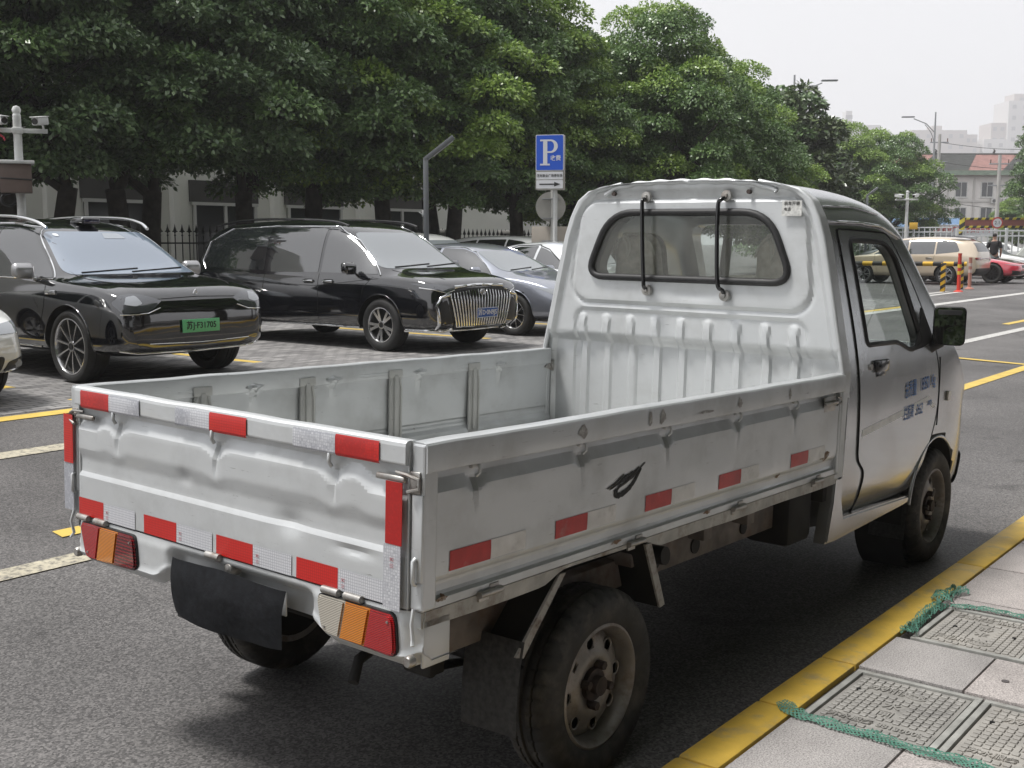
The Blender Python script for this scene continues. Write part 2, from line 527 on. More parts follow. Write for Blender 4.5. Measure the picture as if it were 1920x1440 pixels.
for nm, q, m in (
    ('yellow_road_line', ((-14, 2.58), (.36, 2.58), (.36, 2.75), (-14, 2.75)), CRM),
    ('yellow_road_line', ((.42, 3.06), (.58, 3.06), (.60, 3.2), (.44, 3.2)), YEL2),
    ('faded_road_line', ((-14, 5.08), (2.6, 5.08), (2.6, 5.28), (-14, 5.28)), CRM),
    ('faded_road_line', ((3.6, 5.08), (12, 5.08), (12, 5.28), (3.6, 5.28)), CRM),
    ('parking_edge_line', ((-14, 6.42), (24, 6.42), (24, 6.62), (-14, 6.62)), YEL2),
    ('bay_line', ((2.82, 6.7), (2.97, 6.7), (2.97, 12), (2.82, 12)), YEL2),
    ('bay_line', ((5.98, 6.7), (6.12, 6.7), (6.12, 12), (5.98, 12)), YEL2),
    ('bay_line', ((10.4, 6.7), (10.55, 6.7), (10.55, 12), (10.4, 12)), YEL2),
    ('bay_line', ((13.4, 6.7), (13.55, 6.7), (13.55, 12), (13.4, 12)), YEL2),
    ('bus_stop_line', ((4.6, 1.20), (14, 1.20), (14.2, 1.36), (4.6, 1.36)), YEL2),
    ('bus_stop_line', ((13.35, 1.37), (13.5, 1.37), (13.75, 2.6), (13.6, 2.6)), YEL2),
    ('bus_stop_line', ((11.6, 2.35), (13.3, 2.35), (13.3, 2.5), (11.6, 2.5)), CRM),
    ('lane_line', ((12, 2.93), (26, 2.93), (26, 3.12), (12, 3.12)), WHT),
    ('lane_line', ((20.5, 3.48), (34, 3.48), (34, 3.62), (20.5, 3.62)), YEL2),
    ('lane_line', ((20, 6.15), (60, 6.2), (60, 6.45), (20, 6.40)), WHT),
    ('lane_line', ((28, 7.7), (32, 7.8), (32, 8.0), (28, 7.9)), WHT),
    ('lane_line', ((28, 8.1), (32, 8.2), (32, 8.4), (28, 8.3)), WHT),
):
    quad(nm, q, .010 if nm in ('bay_line',) else .006, m)

# ------------------------------------------------------------ pavement, kerb, covers
GR = granite('speckled_granite', (.38, .36, .35))
GR2 = granite('speckled_granite_warm', (.41, .375, .36))
KZ = .12
bm = BM(); bx(bm, -60, 160, -14, -1.155, -.1, KZ - .018)
pav = obj('pavement', bm, mat('pavement_joints', (.045, .04, .036), .9, nz=(30, .5)), None, 0, kind='structure')
bm = BM(); bx(bm, -60, 160, -14, -3.4, KZ - .018, KZ)
obj('pavement_field', bm, brickmat('granite_slab_field', (.36, .34, .33), (.32, .3, .29), (.06, .055, .05), 1, .6, .35, msize=.006), None, 0, kind='structure')
rows = [(-1.7, -1.13, (-1.16, -1.72, -2.28, -2.9, -3.4)), (-1.12, -.58, (-1.16, -1.53, -1.9, -2.45, -3.4)), (-.57, -.02, (-1.16, -1.53, -2.1, -2.7, -3.4)),
        (-.01, .525, (-1.16, -1.53, -2.1, -2.7, -3.4)), (.535, 1.065, (-2.06, -2.5, -3.4)), (1.085, 1.475, (-1.16, -1.53, -1.92, -2.5, -3.4)),
        (1.495, 1.985, (-2.06, -2.6, -3.4)), (1.995, 2.115, (-1.16, -1.9, -2.6, -3.4)), (2.12, 2.67, (-1.16, -1.6, -2.2, -2.8, -3.4))]
x = 2.675
while x < 13:
    k = random.choice(((-1.16, -1.6, -2.2, -2.8, -3.4), (-1.16, -1.85, -2.5, -3.4)))
    rows.append((x, x + .55, k)); x += .555
rs = random.Random(3)
for x0, x1, ys in rows:
    for a, b in zip(ys, ys[1:]):
        bm = BM(); bx(bm, x0 + .003, x1 - .003, b + .003, a - .003, KZ - .03, KZ + rs.uniform(-.0015, .0015), .003)
        obj('granite_slab', bm, rs.choice((GR, GR, GR2)), pav, 30)
KY = mat('yellow_kerb_paint', (.64, .42, .06), .55, nz=(6, .2), dirt=(11, .8, (.34, .27, .15), .53), bump=(60, .3, .004))
kerb = tag(link(bpy.data.objects.new('kerb', None)), kind='structure')
xs = [-2.1, -1.55, -1.0, -.48, .05, .58, 1.09, 2.67, 4.2, 5.75, 7.3, 8.85, 10.4, 12, 13.6, 15.2, 17, 20, 24, 30, 40, 60]
for a, b in zip(xs, xs[1:]):
    bm = BM(); bx(bm, a + .0025, b - .0025, -1.152, -1.015, -.08, KZ + .002, .012)
    obj('kerb_stone', bm, KY, kerb, 35)
CV = mat('cast_resin_cover', (.33, .315, .29), .6, nz=(7, .22), dirt=(5, .5, (.16, .13, .09), .56), bump=(90, .2, .002))
CVW = mat('cast_resin_cover_wet', (.30, .29, .27), .5, nz=(7, .2), dirt=(4.2, .85, (.06, .055, .055), .52), bump=(90, .2, .002))
CF = mat('cover_frame_steel', (.34, .34, .32), .6, metal=.1, nz=(12, .25), dirt=(9, .5, (.12, .1, .07), .56))
HOLE = mat('dark_hole', (.01, .01, .01), .9)
def cover(name, x0, x1, y0, y1, label, m, lines, flip=1, zt=KZ):
    """y0 nearer the road. Local: origin centre, top at 0"""
    lx = x1 - x0; ly = y0 - y1
    t = thing(name, label, 'cover', ((x0 + x1) / 2, (y0 + y1) / 2, zt), 0, 'utility covers in the pavement')
    fwd = .022
    bm = BM()
    for a in (-1, 1):
        bx(bm, a * (lx / 2 - fwd), a * lx / 2, -ly / 2, ly / 2, -.03, .0, .002)
        bx(bm, -lx / 2 + fwd, lx / 2 - fwd, a * (ly / 2 - fwd), a * ly / 2, -.03, -.0005, .002)
    obj('frame', bm, CF, t, 30)
    px = lx / 2 - fwd - .006; py = ly / 2 - fwd - .006
    bm = BM(); bx(bm, -px, px, -py, py, -.03, -.006, .003)
    obj('plate', bm, m, t, 30)
    # raised pads, leaving bands for the lettering
    bm = BM()
    nx, ny = 14, 13
    sx = 2 * (px - .012) / nx; sy = 2 * (py - .012) / ny
    for i in range(nx):
        for j in range(ny):
            cx = -px + .012 + (i + .5) * sx; cy = -py + .012 + (j + .5) * sy
            skip = False
            for (ax0, ax1, ay0, ay1) in lines['clear']:
                if ax0 <= cx / px <= ax1 and ay0 <= cy / py <= ay1: skip = True
            if skip: continue
            box(bm, (cx + (sx * .12 if j % 2 else -sx * .12), cy, -.004), (sx * .72, sy * .78, .006), .0015, seg=1)
    obj('raised_pads', bm, m, t, 30, kind='stuff')
    for s, cx, cy, h, ang, xs_ in lines['text']:
        bm = BM()
        text_bm(bm, s, h, Matrix.Translation((cx * px, cy * py, -.0045)) @ Matrix.Rotation(ang, 4, 'Z'), .0025, xs_, .0006)
        obj('lettering', bm, m, t, 40, kind='stuff')
    bm = BM()
    if lines.get('ring'):
        cx, cy, r = lines['ring']
        for rr in (r, r * .62):
            tube(bm, [(cx * px + rr * math.cos(a) * .6, cy * py + rr * math.sin(a), -.0045) for a in [2 * PI * k / 24 for k in range(24)]], .0028, 6, closed=True)
        tube(bm, [(cx * px - r * .35, cy * py - r * .4, -.0045), (cx * px + r * .25, cy * py, -.0045), (cx * px - r * .35, cy * py + r * .5, -.0045)], .0035, 6)
    obj('emblem', bm, m, t, 40)
    for hx, hy in lines['holes']:
        bm = BM(); cyl(bm, (hx * px, hy * py, -.02), (hx * px, hy * py, .0012), .008, n=14)
        obj('lifting_hole', bm, HOLE, t, 40)
    return t
A = -PI / 2
L1 = dict(clear=[(.45, .72, -.35, .7), (-.85, -.55, -.75, .75), (-.42, .15, -.15, .25)],
          text=[('苏州供水', .58, .17, .05, A, 1.), ('水', .02, .02, .06, A, 1.), ('闸', -.30, .02, .06, A, 1.), ('苏水服务 88130008', -.70, 0, .042, A, .88)],
          ring=(.60, -.18, .04), holes=[(.35, .78)])
L3 = dict(clear=[(.58, .85, -.75, .75), (-.75, -.48, -.35, .75), (-.40, .35, -.15, .2)],
          text=[('供', .22, .02, .055, A + PI, 1.), ('水', -.12, .02, .055, A + PI, 1.), ('苏州供水', -.62, .35, .05, A + PI, 1.), ('88130008 苏水服务', .72, 0, .042, A + PI, .88)],
          ring=(-.62, -.12, .04), holes=[(.0, .62), (.0, -.62)])
cover('utility_cover', .545, 1.06, -1.175, -1.605, 'grey cover with a dark wet stain, next to the yellow kerb', CVW, L1)
cover('utility_cover', .545, 1.06, -1.612, -2.045, 'dry grey cover at the bottom right corner, away from the kerb', CV, L1)
cover('utility_cover', 1.50, 1.98, -1.205, -1.62, 'grey cover edged by green netting on its far and kerb sides', CV, L3)
cover('utility_cover', 1.50, 1.98, -1.627, -2.045, 'grey cover at the right edge beyond the netted cover', CV, L3)
bm = BM(); cyl(bm, (1.26, -1.62, KZ - .01), (1.26, -1.62, KZ + .0025), .013, n=20)
tag(obj('slab_plug', bm, mat('dark_plug', (.09, .08, .08), .7), None, 40), 'small round dark plug set in a granite slab', 'plug')
def net_mat():
    m = mat('green_mesh_netting', (.075, .21, .155), .7)
    n = m.node_tree.nodes; l = m.node_tree.links; b = n['Principled BSDF']
    uv = n.new('ShaderNodeUVMap')
    out = n['Material Output']
    tr = n.new('ShaderNodeBsdfTransparent')
    vals = []
    sp = n.new('ShaderNodeSeparateXYZ'); l.new(uv.outputs[0], sp.inputs[0])
    for ax in (0, 1):
        s = n.new('ShaderNodeMath'); s.operation = 'MULTIPLY'; s.inputs[1].default_value = 1; l.new(sp.outputs[ax], s.inputs[0])
        f = n.new('ShaderNodeMath'); f.operation = 'FRACT'; l.new(s.outputs[0], f.inputs[0])
        g = n.new('ShaderNodeMath'); g.operation = 'GREATER_THAN'; g.inputs[1].default_value = .40; l.new(f.outputs[0], g.inputs[0])
        vals.append(g)
    mx = n.new('ShaderNodeMath'); mx.operation = 'MULTIPLY'; l.new(vals[0].outputs[0], mx.inputs[0]); l.new(vals[1].outputs[0], mx.inputs[1])
    mm = n.new('ShaderNodeMath'); mm.operation = 'MULTIPLY'; mm.inputs[1].default_value = .95; l.new(mx.outputs[0], mm.inputs[0])
    sh = n.new('ShaderNodeMixShader'); l.new(mm.outputs[0], sh.inputs[0]); l.new(b.outputs[0], sh.inputs[1]); l.new(tr.outputs[0], sh.inputs[2]); l.new(sh.outputs[0], out.inputs[0])
    return m
NET = net_mat()
def netting(label, path, w, seed, lift=.012):
    rr = random.Random(seed)
    P = catmull([(a, b, 0) for a, b in path], 14)
    bm = BM(); uvl = bm.loops.layers.uv.new('UVMap')
    nw = 9; rowsv = []; L = 0
    for i, p in enumerate(P):
        if i: L += (P[i] - P[i - 1]).length
        t = (P[min(i + 1, len(P) - 1)] - P[max(i - 1, 0)]).normalized()
        nrm = Vector((-t.y, t.x, 0))
        ww = w * (1 + .35 * noise.noise((L * 9, seed, 0)))
        row = []
        for k in range(nw):
            a = (k / (nw - 1) - .5)
            z = KZ + .006 + lift * abs(noise.noise((L * 16, k * .55, seed))) * 1.8 + lift * (1 - (2 * a) ** 2) * (.6 + .7 * noise.noise((L * 7, seed + 3, 1)))
            off = a * ww + .012 * noise.noise((L * 12, k * .4, seed + 9))
            row.append((bm.verts.new(p + nrm * off + Vector((0, 0, z))), L, k))
        rowsv.append(row)
    for A_, B_ in zip(rowsv, rowsv[1:]):
        for k in range(nw - 1):
            q = (A_[k], A_[k + 1], B_[k + 1], B_[k])
            f = bm.faces.new([z[0] for z in q])
            for lp, z in zip(f.loops, q): lp[uvl].uv = (z[1] / .014 + z[2] * .5, z[2] * .75 - z[1] / .028)
    o = obj('netting_strip', bm, NET, None, 60)
    return tag(o, label, 'netting', 'green netting around the covers')
netting('crumpled green netting strip along the near edge of the stained cover', [(.60, -1.10), (.545, -1.16), (.53, -1.3), (.525, -1.45), (.515, -1.58), (.525, -1.70), (.50, -1.85), (.49, -2.1)], .055, 1, .009)
netting('green netting strip along the far edge of the netted cover', [(1.97, -1.21), (1.995, -1.3), (2.0, -1.45), (2.0, -1.6), (2.0, -1.8)], .04, 2, .009)
netting('bunched green netting between the kerb and the netted cover', [(1.50, -1.20), (1.56, -1.18), (1.68, -1.175), (1.82, -1.17), (1.95, -1.18)], .06, 3, .018)
netting('torn green netting tip poking up onto the yellow kerb', [(1.96, -1.20), (2.02, -1.15), (2.10, -1.16), (2.2, -1.19)], .075, 4, .03)
# ------------------------------------------------------------ pickup truck
def truck_paint(name, base, metal, rough, dust=0., wear=1.):
    m = mat(name, base, rough, metal, coat=.25)
    n = m.node_tree.nodes; l = m.node_tree.links; b = n['Principled BSDF']
    tc = n.new('ShaderNodeTexCoord')
    # broad grime, small chips and long scratches
    g = n.new('ShaderNodeTexNoise'); g.inputs['Scale'].default_value = 4; g.inputs['Detail'].default_value = 9 if wear else 2; g.inputs['Roughness'].default_value = .62 if wear else .4
    l.new(tc.outputs['Object'], g.inputs['Vector'])
    mr = n.new('ShaderNodeMapRange'); mr.inputs[1].default_value = .48; mr.inputs[2].default_value = .76; mr.inputs[4].default_value = .42
    l.new(g.outputs[0], mr.inputs[0])
    mx = n.new('ShaderNodeMix'); mx.data_type = 'RGBA'; mx.inputs[6].default_value = (*base, 1); mx.inputs[7].default_value = (.30, .295, .28, 1)
    l.new(mr.outputs[0], mx.inputs[0])
    mp = n.new('ShaderNodeMapping'); mp.inputs['Scale'].default_value = (5, 5, 60); mp.inputs['Rotation'].default_value = (.12, .2, .1)
    l.new(tc.outputs['Object'], mp.inputs[0])
    sc = n.new('ShaderNodeTexNoise'); sc.inputs['Scale'].default_value = 2.2; sc.inputs['Detail'].default_value = 6; sc.inputs['Roughness'].default_value = .8
    l.new(mp.outputs[0], sc.inputs['Vector'])
    m2 = n.new('ShaderNodeMapRange'); m2.inputs[1].default_value = .635; m2.inputs[2].default_value = .70; m2.inputs[4].default_value = .55 * wear
    l.new(sc.outputs[0], m2.inputs[0])
    mx2 = n.new('ShaderNodeMix'); mx2.data_type = 'RGBA'; mx2.inputs[7].default_value = (.12, .115, .105, 1)
    l.new(mx.outputs[2], mx2.inputs[6]); l.new(m2.outputs[0], mx2.inputs[0])
    ch = n.new('ShaderNodeTexNoise'); ch.inputs['Scale'].default_value = 21; ch.inputs['Detail'].default_value = 8; ch.inputs['Roughness'].default_value = .75
    l.new(tc.outputs['Object'], ch.inputs['Vector'])
    m3_ = n.new('ShaderNodeMapRange'); m3_.inputs[1].default_value = .755 - max(wear - 1, 0) * .09; m3_.inputs[2].default_value = .775 - max(wear - 1, 0) * .085; m3_.inputs[4].default_value = .8 * min(wear, 1)
    l.new(ch.outputs[0], m3_.inputs[0])
    mx3 = n.new('ShaderNodeMix'); mx3.data_type = 'RGBA'; mx3.inputs[7].default_value = (.09, .055, .035, 1)
    l.new(mx2.outputs[2], mx3.inputs[6]); l.new(m3_.outputs[0], mx3.inputs[0])
    last = mx3.outputs[2]
    if dust:
        sp = n.new('ShaderNodeSeparateXYZ'); l.new(tc.outputs['Object'], sp.inputs[0])
        h = n.new('ShaderNodeMath'); h.operation = 'MULTIPLY_ADD'; h.inputs[1].default_value = -.35
        l.new(g.outputs[0], h.inputs[0]); l.new(sp.outputs[2], h.inputs[2])
        m4 = n.new('ShaderNodeMapRange'); m4.inputs[1].default_value = .54; m4.inputs[2].default_value = .28; m4.inputs[3].default_value = 0; m4.inputs[4].default_value = dust
        l.new(h.outputs[0], m4.inputs[0])
        mx4 = n.new('ShaderNodeMix'); mx4.data_type = 'RGBA'; mx4.inputs[7].default_value = (.34, .295, .225, 1)
        l.new(last, mx4.inputs[6]); l.new(m4.outputs[0], mx4.inputs[0]); last = mx4.outputs[2]
    l.new(last, b.inputs['Base Color'])
    rr = n.new('ShaderNodeMapRange'); rr.inputs[1].default_value = .3; rr.inputs[2].default_value = .8; rr.inputs[3].default_value = rough * .85; rr.inputs[4].default_value = min(1, rough * (1.8 if wear else 1.2))
    l.new(g.outputs[0], rr.inputs[0]); l.new(rr.outputs[0], b.inputs['Roughness'])
    bp = n.new('ShaderNodeBump'); bp.inputs['Strength'].default_value = .12 if wear else .05; bp.inputs['Distance'].default_value = .02
    bn = n.new('ShaderNodeTexNoise'); bn.inputs['Scale'].default_value = 6; bn.inputs['Detail'].default_value = 3
    l.new(tc.outputs['Object'], bn.inputs['Vector']); l.new(bn.outputs[0], bp.inputs['Height']); l.new(bp.outputs[0], b.inputs['Normal'])
    return m
TP = truck_paint('worn_silver_truck_paint', (.62, .64, .65), .35, .42, wear=1.45)
TPS = truck_paint('scuffed_silver_side_paint', (.60, .62, .63), .55, .38, wear=1.7)
TC = truck_paint('silver_cab_paint', (.50, .515, .53), .65, .22, dust=.38, wear=.0)
TB = truck_paint('worn_bed_liner_paint', (.56, .565, .55), .2, .5)
BLK = mat('black_rubber', (.018, .018, .019), .55, nz=(20, .3))
BLKG = mat('black_gloss_plastic', (.012, .012, .013), .15, coat=.3)
TYRE = mat('tyre_rubber', (.036, .035, .034), .75, nz=(12, .35), dirt=(7, .7, (.13, .12, .105), .48), bump=(120, .25, .003))
RIMS = mat('dirty_steel_rim', (.33, .31, .29), .5, .55, nz=(9, .25), dirt=(11, .75, (.13, .085, .055), .48))
HUBM = mat('rusty_hub', (.06, .045, .04), .7, .2, nz=(30, .4))
CHR = mat('chrome', (.75, .76, .77), .08, 1.)
STEEL = mat('dull_steel', (.42, .41, .39), .42, .8, nz=(15, .25), dirt=(18, .6, (.16, .09, .05), .5))
UND = mat('underbody_black', (.02, .019, .018), .8, nz=(8, .4))
RUST = mat('rusty_frame', (.17, .15, .135), .7, .1, nz=(10, .4), dirt=(7, .8, (.12, .07, .04), .5))
def hexmat(name, col, dark, sc=130.):
    m = mat(name, col, .4, coat=.15)
    n = m.node_tree.nodes; l = m.node_tree.links; b = n['Principled BSDF']
    tc = n.new('ShaderNodeTexCoord')
    v = n.new('ShaderNodeTexVoronoi'); v.feature = 'DISTANCE_TO_EDGE'; v.inputs['Scale'].default_value = sc; v.inputs['Randomness'].default_value = .12
    l.new(tc.outputs['Object'], v.inputs['Vector'])
    mr = n.new('ShaderNodeMapRange'); mr.inputs[1].default_value = .02; mr.inputs[2].default_value = .16
    l.new(v.outputs[0], mr.inputs[0])
    mx = n.new('ShaderNodeMix'); mx.data_type = 'RGBA'; mx.inputs[6].default_value = (*dark, 1); mx.inputs[7].default_value = (*col, 1)
    l.new(mr.outputs[0], mx.inputs[0]); l.new(mx.outputs[2], b.inputs['Base Color'])
    bp = n.new('ShaderNodeBump'); bp.inputs['Strength'].default_value = .3; bp.inputs['Distance'].default_value = .001
    l.new(v.outputs[0], bp.inputs['Height']); l.new(bp.outputs[0], b.inputs['Normal'])
    return m
TRED = hexmat('red_reflective_tape', (.60, .018, .012), (.40, .010, .008))
TWHT = hexmat('silver_reflective_tape', (.66, .67, .70), (.36, .37, .41))
TRED2 = mat('faded_red_tape', (.50, .03, .028), .4, nz=(14, .2), dirt=(20, .5, (.4, .3, .28), .6))
TWHT2 = mat('faded_white_tape', (.78, .78, .77), .45, nz=(14, .12), dirt=(16, .5, (.3, .29, .27), .56))
INK = mat('red_tape_print', (.45, .08, .10), .5)

truck = thing('pickup_truck', 'worn silver single cab pickup truck parked along the yellow kerb', 'truck')
RB = Matrix(((0.99968, 0, 0.02522), (0.00032, 0.99992, -0.01266), (-0.02522, 0.01266, 0.9996))).to_4x4()
truck.matrix_world = Matrix.Translation((0, 0, .3)) @ RB @ Matrix.Translation((0, 0, -.3))
def lerpt(tab, x):
    for (a, va), (b, vb) in zip(tab, tab[1:]):
        if x <= b: return va + (vb - va) * ln(a, b, x) if x > a else va
    return tab[-1][1]
XR, XF = -.82, 1.752
HK = (-.622, -.148, .329, .814, 1.291)
SPROF = [(.728, .004), (.750, .004), (.755, -.006), (.784, -.007), (.798, .004), (.806, .006), (.832, .008), (1.016, .008), (1.054, -.010), (1.075, -.010)]
def dent(a, b, s):
    return .003 * noise.noise((a * 4 + s, b * 6, s)) + .0008 * noise.noise((a * 13 + s, b * 15, s + 5))
def side_off(x, z, hooks, prof, wid=.028, dz=.020):
    d = 0; k = 0
    for h in hooks:
        e = math.exp(-((x - h) / wid) ** 2); d = max(d, e)
        # vertical pressed tick below every hook
        k -= .006 * math.exp(-((x - h) / .007) ** 2) * ss(.915, 1.0, z) * (1 - ss(1.03, 1.05, z))
    zz = z + d * dz * ss(.9, .98, z)
    return lerpt(prof, zz) + k + dent(x, z, 3.1) * .7
def board(sgn, name):
    bm = BM()
    us = frange(XR + .012, XF - .006, .0125); vs = frange(.728, 1.076, .0085)
    hfield(bm, us, vs, lambda u, v: (u, sgn * (.772 + side_off(u, v, HK, SPROF)), v))
    # inner face
    def inn(u, v):
        o = 0
        for h in (-.115, .285, .79, 1.345):
            o += .010 * math.exp(-((u - h) / .012) ** 2) * ss(.98, 1.06, v)
            o += .012 * math.exp(-((abs(u - h) - (v - 1.06) * .7) / .012) ** 2) * ss(1.055, 1.065, v) * (1 - ss(1.09, 1.1, v))
        o += .010 * (ss(1.078, 1.085, v) - ss(1.10, 1.105, v)) + .012 * (1 - ss(.80, .83, v)) - .004 * (ss(.84, .845, v) - ss(.853, .858, v))
        return (u, sgn * (.748 - o + dent(u, v, 8.2)), v)
    hfield(bm, us, frange(.735, 1.135, .009), inn)
    bmesh.ops.recalc_face_normals(bm, faces=bm.faces[:])
    # rolled top rail, end posts, bottom lip
    rail = rpoly([(.738, 1.072), (.792, 1.072), (.792, 1.146), (.738, 1.148)], (.004, .006, .014, .012), 3)
    bm2 = BM()
    prism(bm2, [(sgn * a, b) for a, b in rail], XR + .004, XF - .004, 'x')
    sl_ = bm2.edges[:]
    # wavy dents along the rail
    bmesh.ops.subdivide_edges(bm2, edges=[e for e in sl_ if abs((e.verts[0].co - e.verts[1].co).x) > 1], cuts=90)
    for v in bm2.verts:
        v.co.y += sgn * .004 * noise.noise((v.co.x * 6, v.co.z * 4, sgn)); v.co.z += .003 * noise.noise((v.co.x * 5, 3, sgn))
    bx(bm2, XR, XR + .05, sgn * .742, sgn * .786, .726, 1.143, .006)
    bx(bm2, XF - .03, XF - .002, sgn * .744, sgn * .783, .73, 1.075, .004)
    bx(bm2, XR + .01, XF - .006, sgn * .744, sgn * .774, .722, .732, .002)
    me = bpy.data.meshes.new('t'); bm2.to_mesh(me); bm2.free(); bm.from_mesh(me); bpy.data.meshes.remove(me)
    return obj(name, bm, TPS, truck, 13)
sbr = board(-1, 'side_board'); sbl = board(1, 'side_board')
sbl['label'] = 'far side board of the bed, its inner face in view'
sbr['label'] = 'near side board with faded red and white tape'
# struts inside the far board and the near one
for sg, par in ((1, sbl), (-1, sbr)):
    for x in (-.345, .145, .635, 1.15):
        bm = BM()
        bx(bm, x - .012, x + .012, sg * .725, sg * .742, .80, 1.085, .006)
        bx(bm, x - .035, x + .035, sg * .735, sg * .745, .76, 1.075, .003)
        bx(bm, x - .04, x + .04, sg * .731, sg * .741, 1.075, 1.108, .003)
        tube(bm, [(x - .022, sg * .737, 1.08), (x - .033, sg * .735, 1.03), (x - .033, sg * .735, .80)], .006, 6)
        tube(bm, [(x + .022, sg * .737, 1.08), (x + .033, sg * .735, 1.03), (x + .033, sg * .735, .80)], .006, 6)
        obj('strut', bm, TB, par, 40)
    for x in HK:
        bm = BM()
        box(bm, (x, sg * .776, 1.068), (.035, .016, .014), .004)
        tube(bm, [(x, sg * .781, 1.074), (x + .003, sg * .790, 1.066), (x + .003, sg * .791, 1.050), (x, sg * .782, 1.040)], .004, 6)
        obj('rope_hook', bm, TP, par, 50)
    for x in (-.556, .161, .848, 1.538):
        bm = BM()
        cyl(bm, (x - .045, sg * .783, .722), (x + .045, sg * .783, .722), .0095, n=12)
        bx(bm, x - .04, x + .0, sg * .77, sg * .779, .70, .722, .002)
        bx(bm, x + .003, x + .04, sg * .77, sg * .780, .722, .742, .002)
        obj('hinge', bm, STEEL, par, 50)
# tape on the near board
def tape(par, poly, axis, d, m, th=.0012, ink=None):
    bm = BM()
    prism(bm, poly, d, d - th * 1.5, axis)
    return obj('reflective_tape', bm, m, par, 0)
for a, b, c_ in ((-.718, -.556, -.406), (-.271, -.113, .039), (.208, .366, .522), (.689, .855, .998), (1.273, 1.432, 1.60)):
    h = .052
    z = .836
    for u0, u1, m in ((a, b, TRED2), (b + .001, c_, TWHT2)):
        bm = BM()
        us = frange(u0, u1, .015); vs = frange(z - h / 2, z + h / 2, .009)
        hfield(bm, us, vs, lambda u, v: (u, -(.772 + side_off(u, v, HK, SPROF) + .0016), v))
        bmesh.ops.recalc_face_normals(bm, faces=bm.faces[:])
        obj('reflective_tape', bm, m, sbr, 40, 'faded red tape' if m is TRED2 else 'faded white tape')
# black paint smear on the near board
bm = BM()
arc = catmull([(.06, .922, 0), (.03, .895, 0), (.06, .888, 0), (.12, .908, 0), (.175, .955, 0)], 8)
def smear(P, w, zoff):
    n_ = len(P)
    rows_ = []
    for i, p in enumerate(P):
        t = (P[min(i + 1, n_ - 1)] - P[max(i - 1, 0)]).normalized(); q = Vector((-t.y, t.x, 0))
        ww = w * (math.sin(PI * (i + .6) / (n_ + .6)) ** .6) * (1 + .5 * noise.noise((i * .9, 1, 2)))
        r_ = []
        for s in (-1, 1):
            c2 = p + q * ww * s
            r_.append(bm.verts.new((c2.x, -(.772 + side_off(c2.x, c2.y, HK, SPROF) + zoff), c2.y)))
        rows_.append(r_)
    for a_, b_ in zip(rows_, rows_[1:]): bm.faces.new((a_[0], a_[1], b_[1], b_[0]))
smear(arc, .009, .002)
for k in range(11):
    x0 = .0 + k * .012; z0 = .918 + .003 * k + random.uniform(-.012, .012)
    smear([Vector((x0 - .015, z0 - .012, 0)), Vector((x0 + .03, z0, 0)), Vector((x0 + .075, z0 + .022, 0))], .0028, .0022)
obj('paint_smear', bm, mat('black_smear', (.02, .021, .022), .7), sbr, 0, 'black brushed smear of paint')
def blot(x0, z0, w_, h_, m, name, rail):
    n_ = 13
    pts = [(x0 + w_ * math.cos(2 * PI * k / n_) * .5 * random.uniform(.45, 1.2), z0 + h_ * .5 * math.sin(2 * PI * k / n_) * random.uniform(.45, 1.2)) for k in range(n_)]
    bm = slice_poly(pts, .012)
    for v in bm.verts:
        x, z = v.co.x, v.co.y
        y = .7935 + .004 * noise.noise((x * 6, z * 4, -1)) if rail else .7732 + side_off(x, z, HK, SPROF)
        v.co = (x, -y, z)
    bm.normal_update()
    for f in bm.faces:
        if f.normal.y > 0: f.normal_flip()
    obj(name, bm, m, sbr, 0)
SCF = mat('rail_scuff', (.30, .29, .28), .7, dirt=(70, .9, (.58, .59, .59), .48))
RSP = mat('rust_patch', (.20, .13, .085), .85, dirt=(60, .9, (.50, .50, .48), .46))
for x0, w_, z0, h_ in ((-.165, .05, 1.105, .05), (.20, .03, 1.108, .05), (.275, .045, 1.106, .05), (.80, .035, 1.106, .045), (1.21, .025, 1.106, .045), (.55, .12, 1.098, .012)):
    blot(x0, z0, w_, h_, SCF, 'rail_scuff', True)
for x0, w_, z0, h_ in ((1.50, .14, .842, .022), (1.60, .10, .815, .05), (1.18, .05, .79, .02), (-.74, .05, .745, .02), (.05, .06, .742, .016), (.62, .05, .742, .016)):
    blot(x0, z0, w_, h_, RSP, 'rust_patch', False)
# latches at the front of near board and the cab end of far one
def latch(par, x, sg):
    bm = BM()
    bx(bm, x - .085, x + .03, sg * .778, sg * .782, 1.0, 1.062, .002)
    box(bm, (x - .03, sg * .789, 1.035), (.12, .016, .016), .005)
    tube(bm, [(x + .03, sg * .788, 1.055), (x + .055, sg * .794, 1.05), (x + .06, sg * .794, 1.03), (x + .03, sg * .788, 1.02)], .004, 6)
    return obj('latch', bm, STEEL, par, 50)
latch(sbr, 1.65, -1); latch(sbl, 1.65, 1)
bm = BM(); prism(bm, rpoly([(1.70, 1.055), (1.775, 1.09), (1.80, 1.06), (1.775, 1.03)], .01), .742, .747, 'y'); cyl(bm, (1.76, .735, 1.06), (1.76, .75, 1.06), .012)
obj('catch_plate', bm, STEEL, sbl, 40)

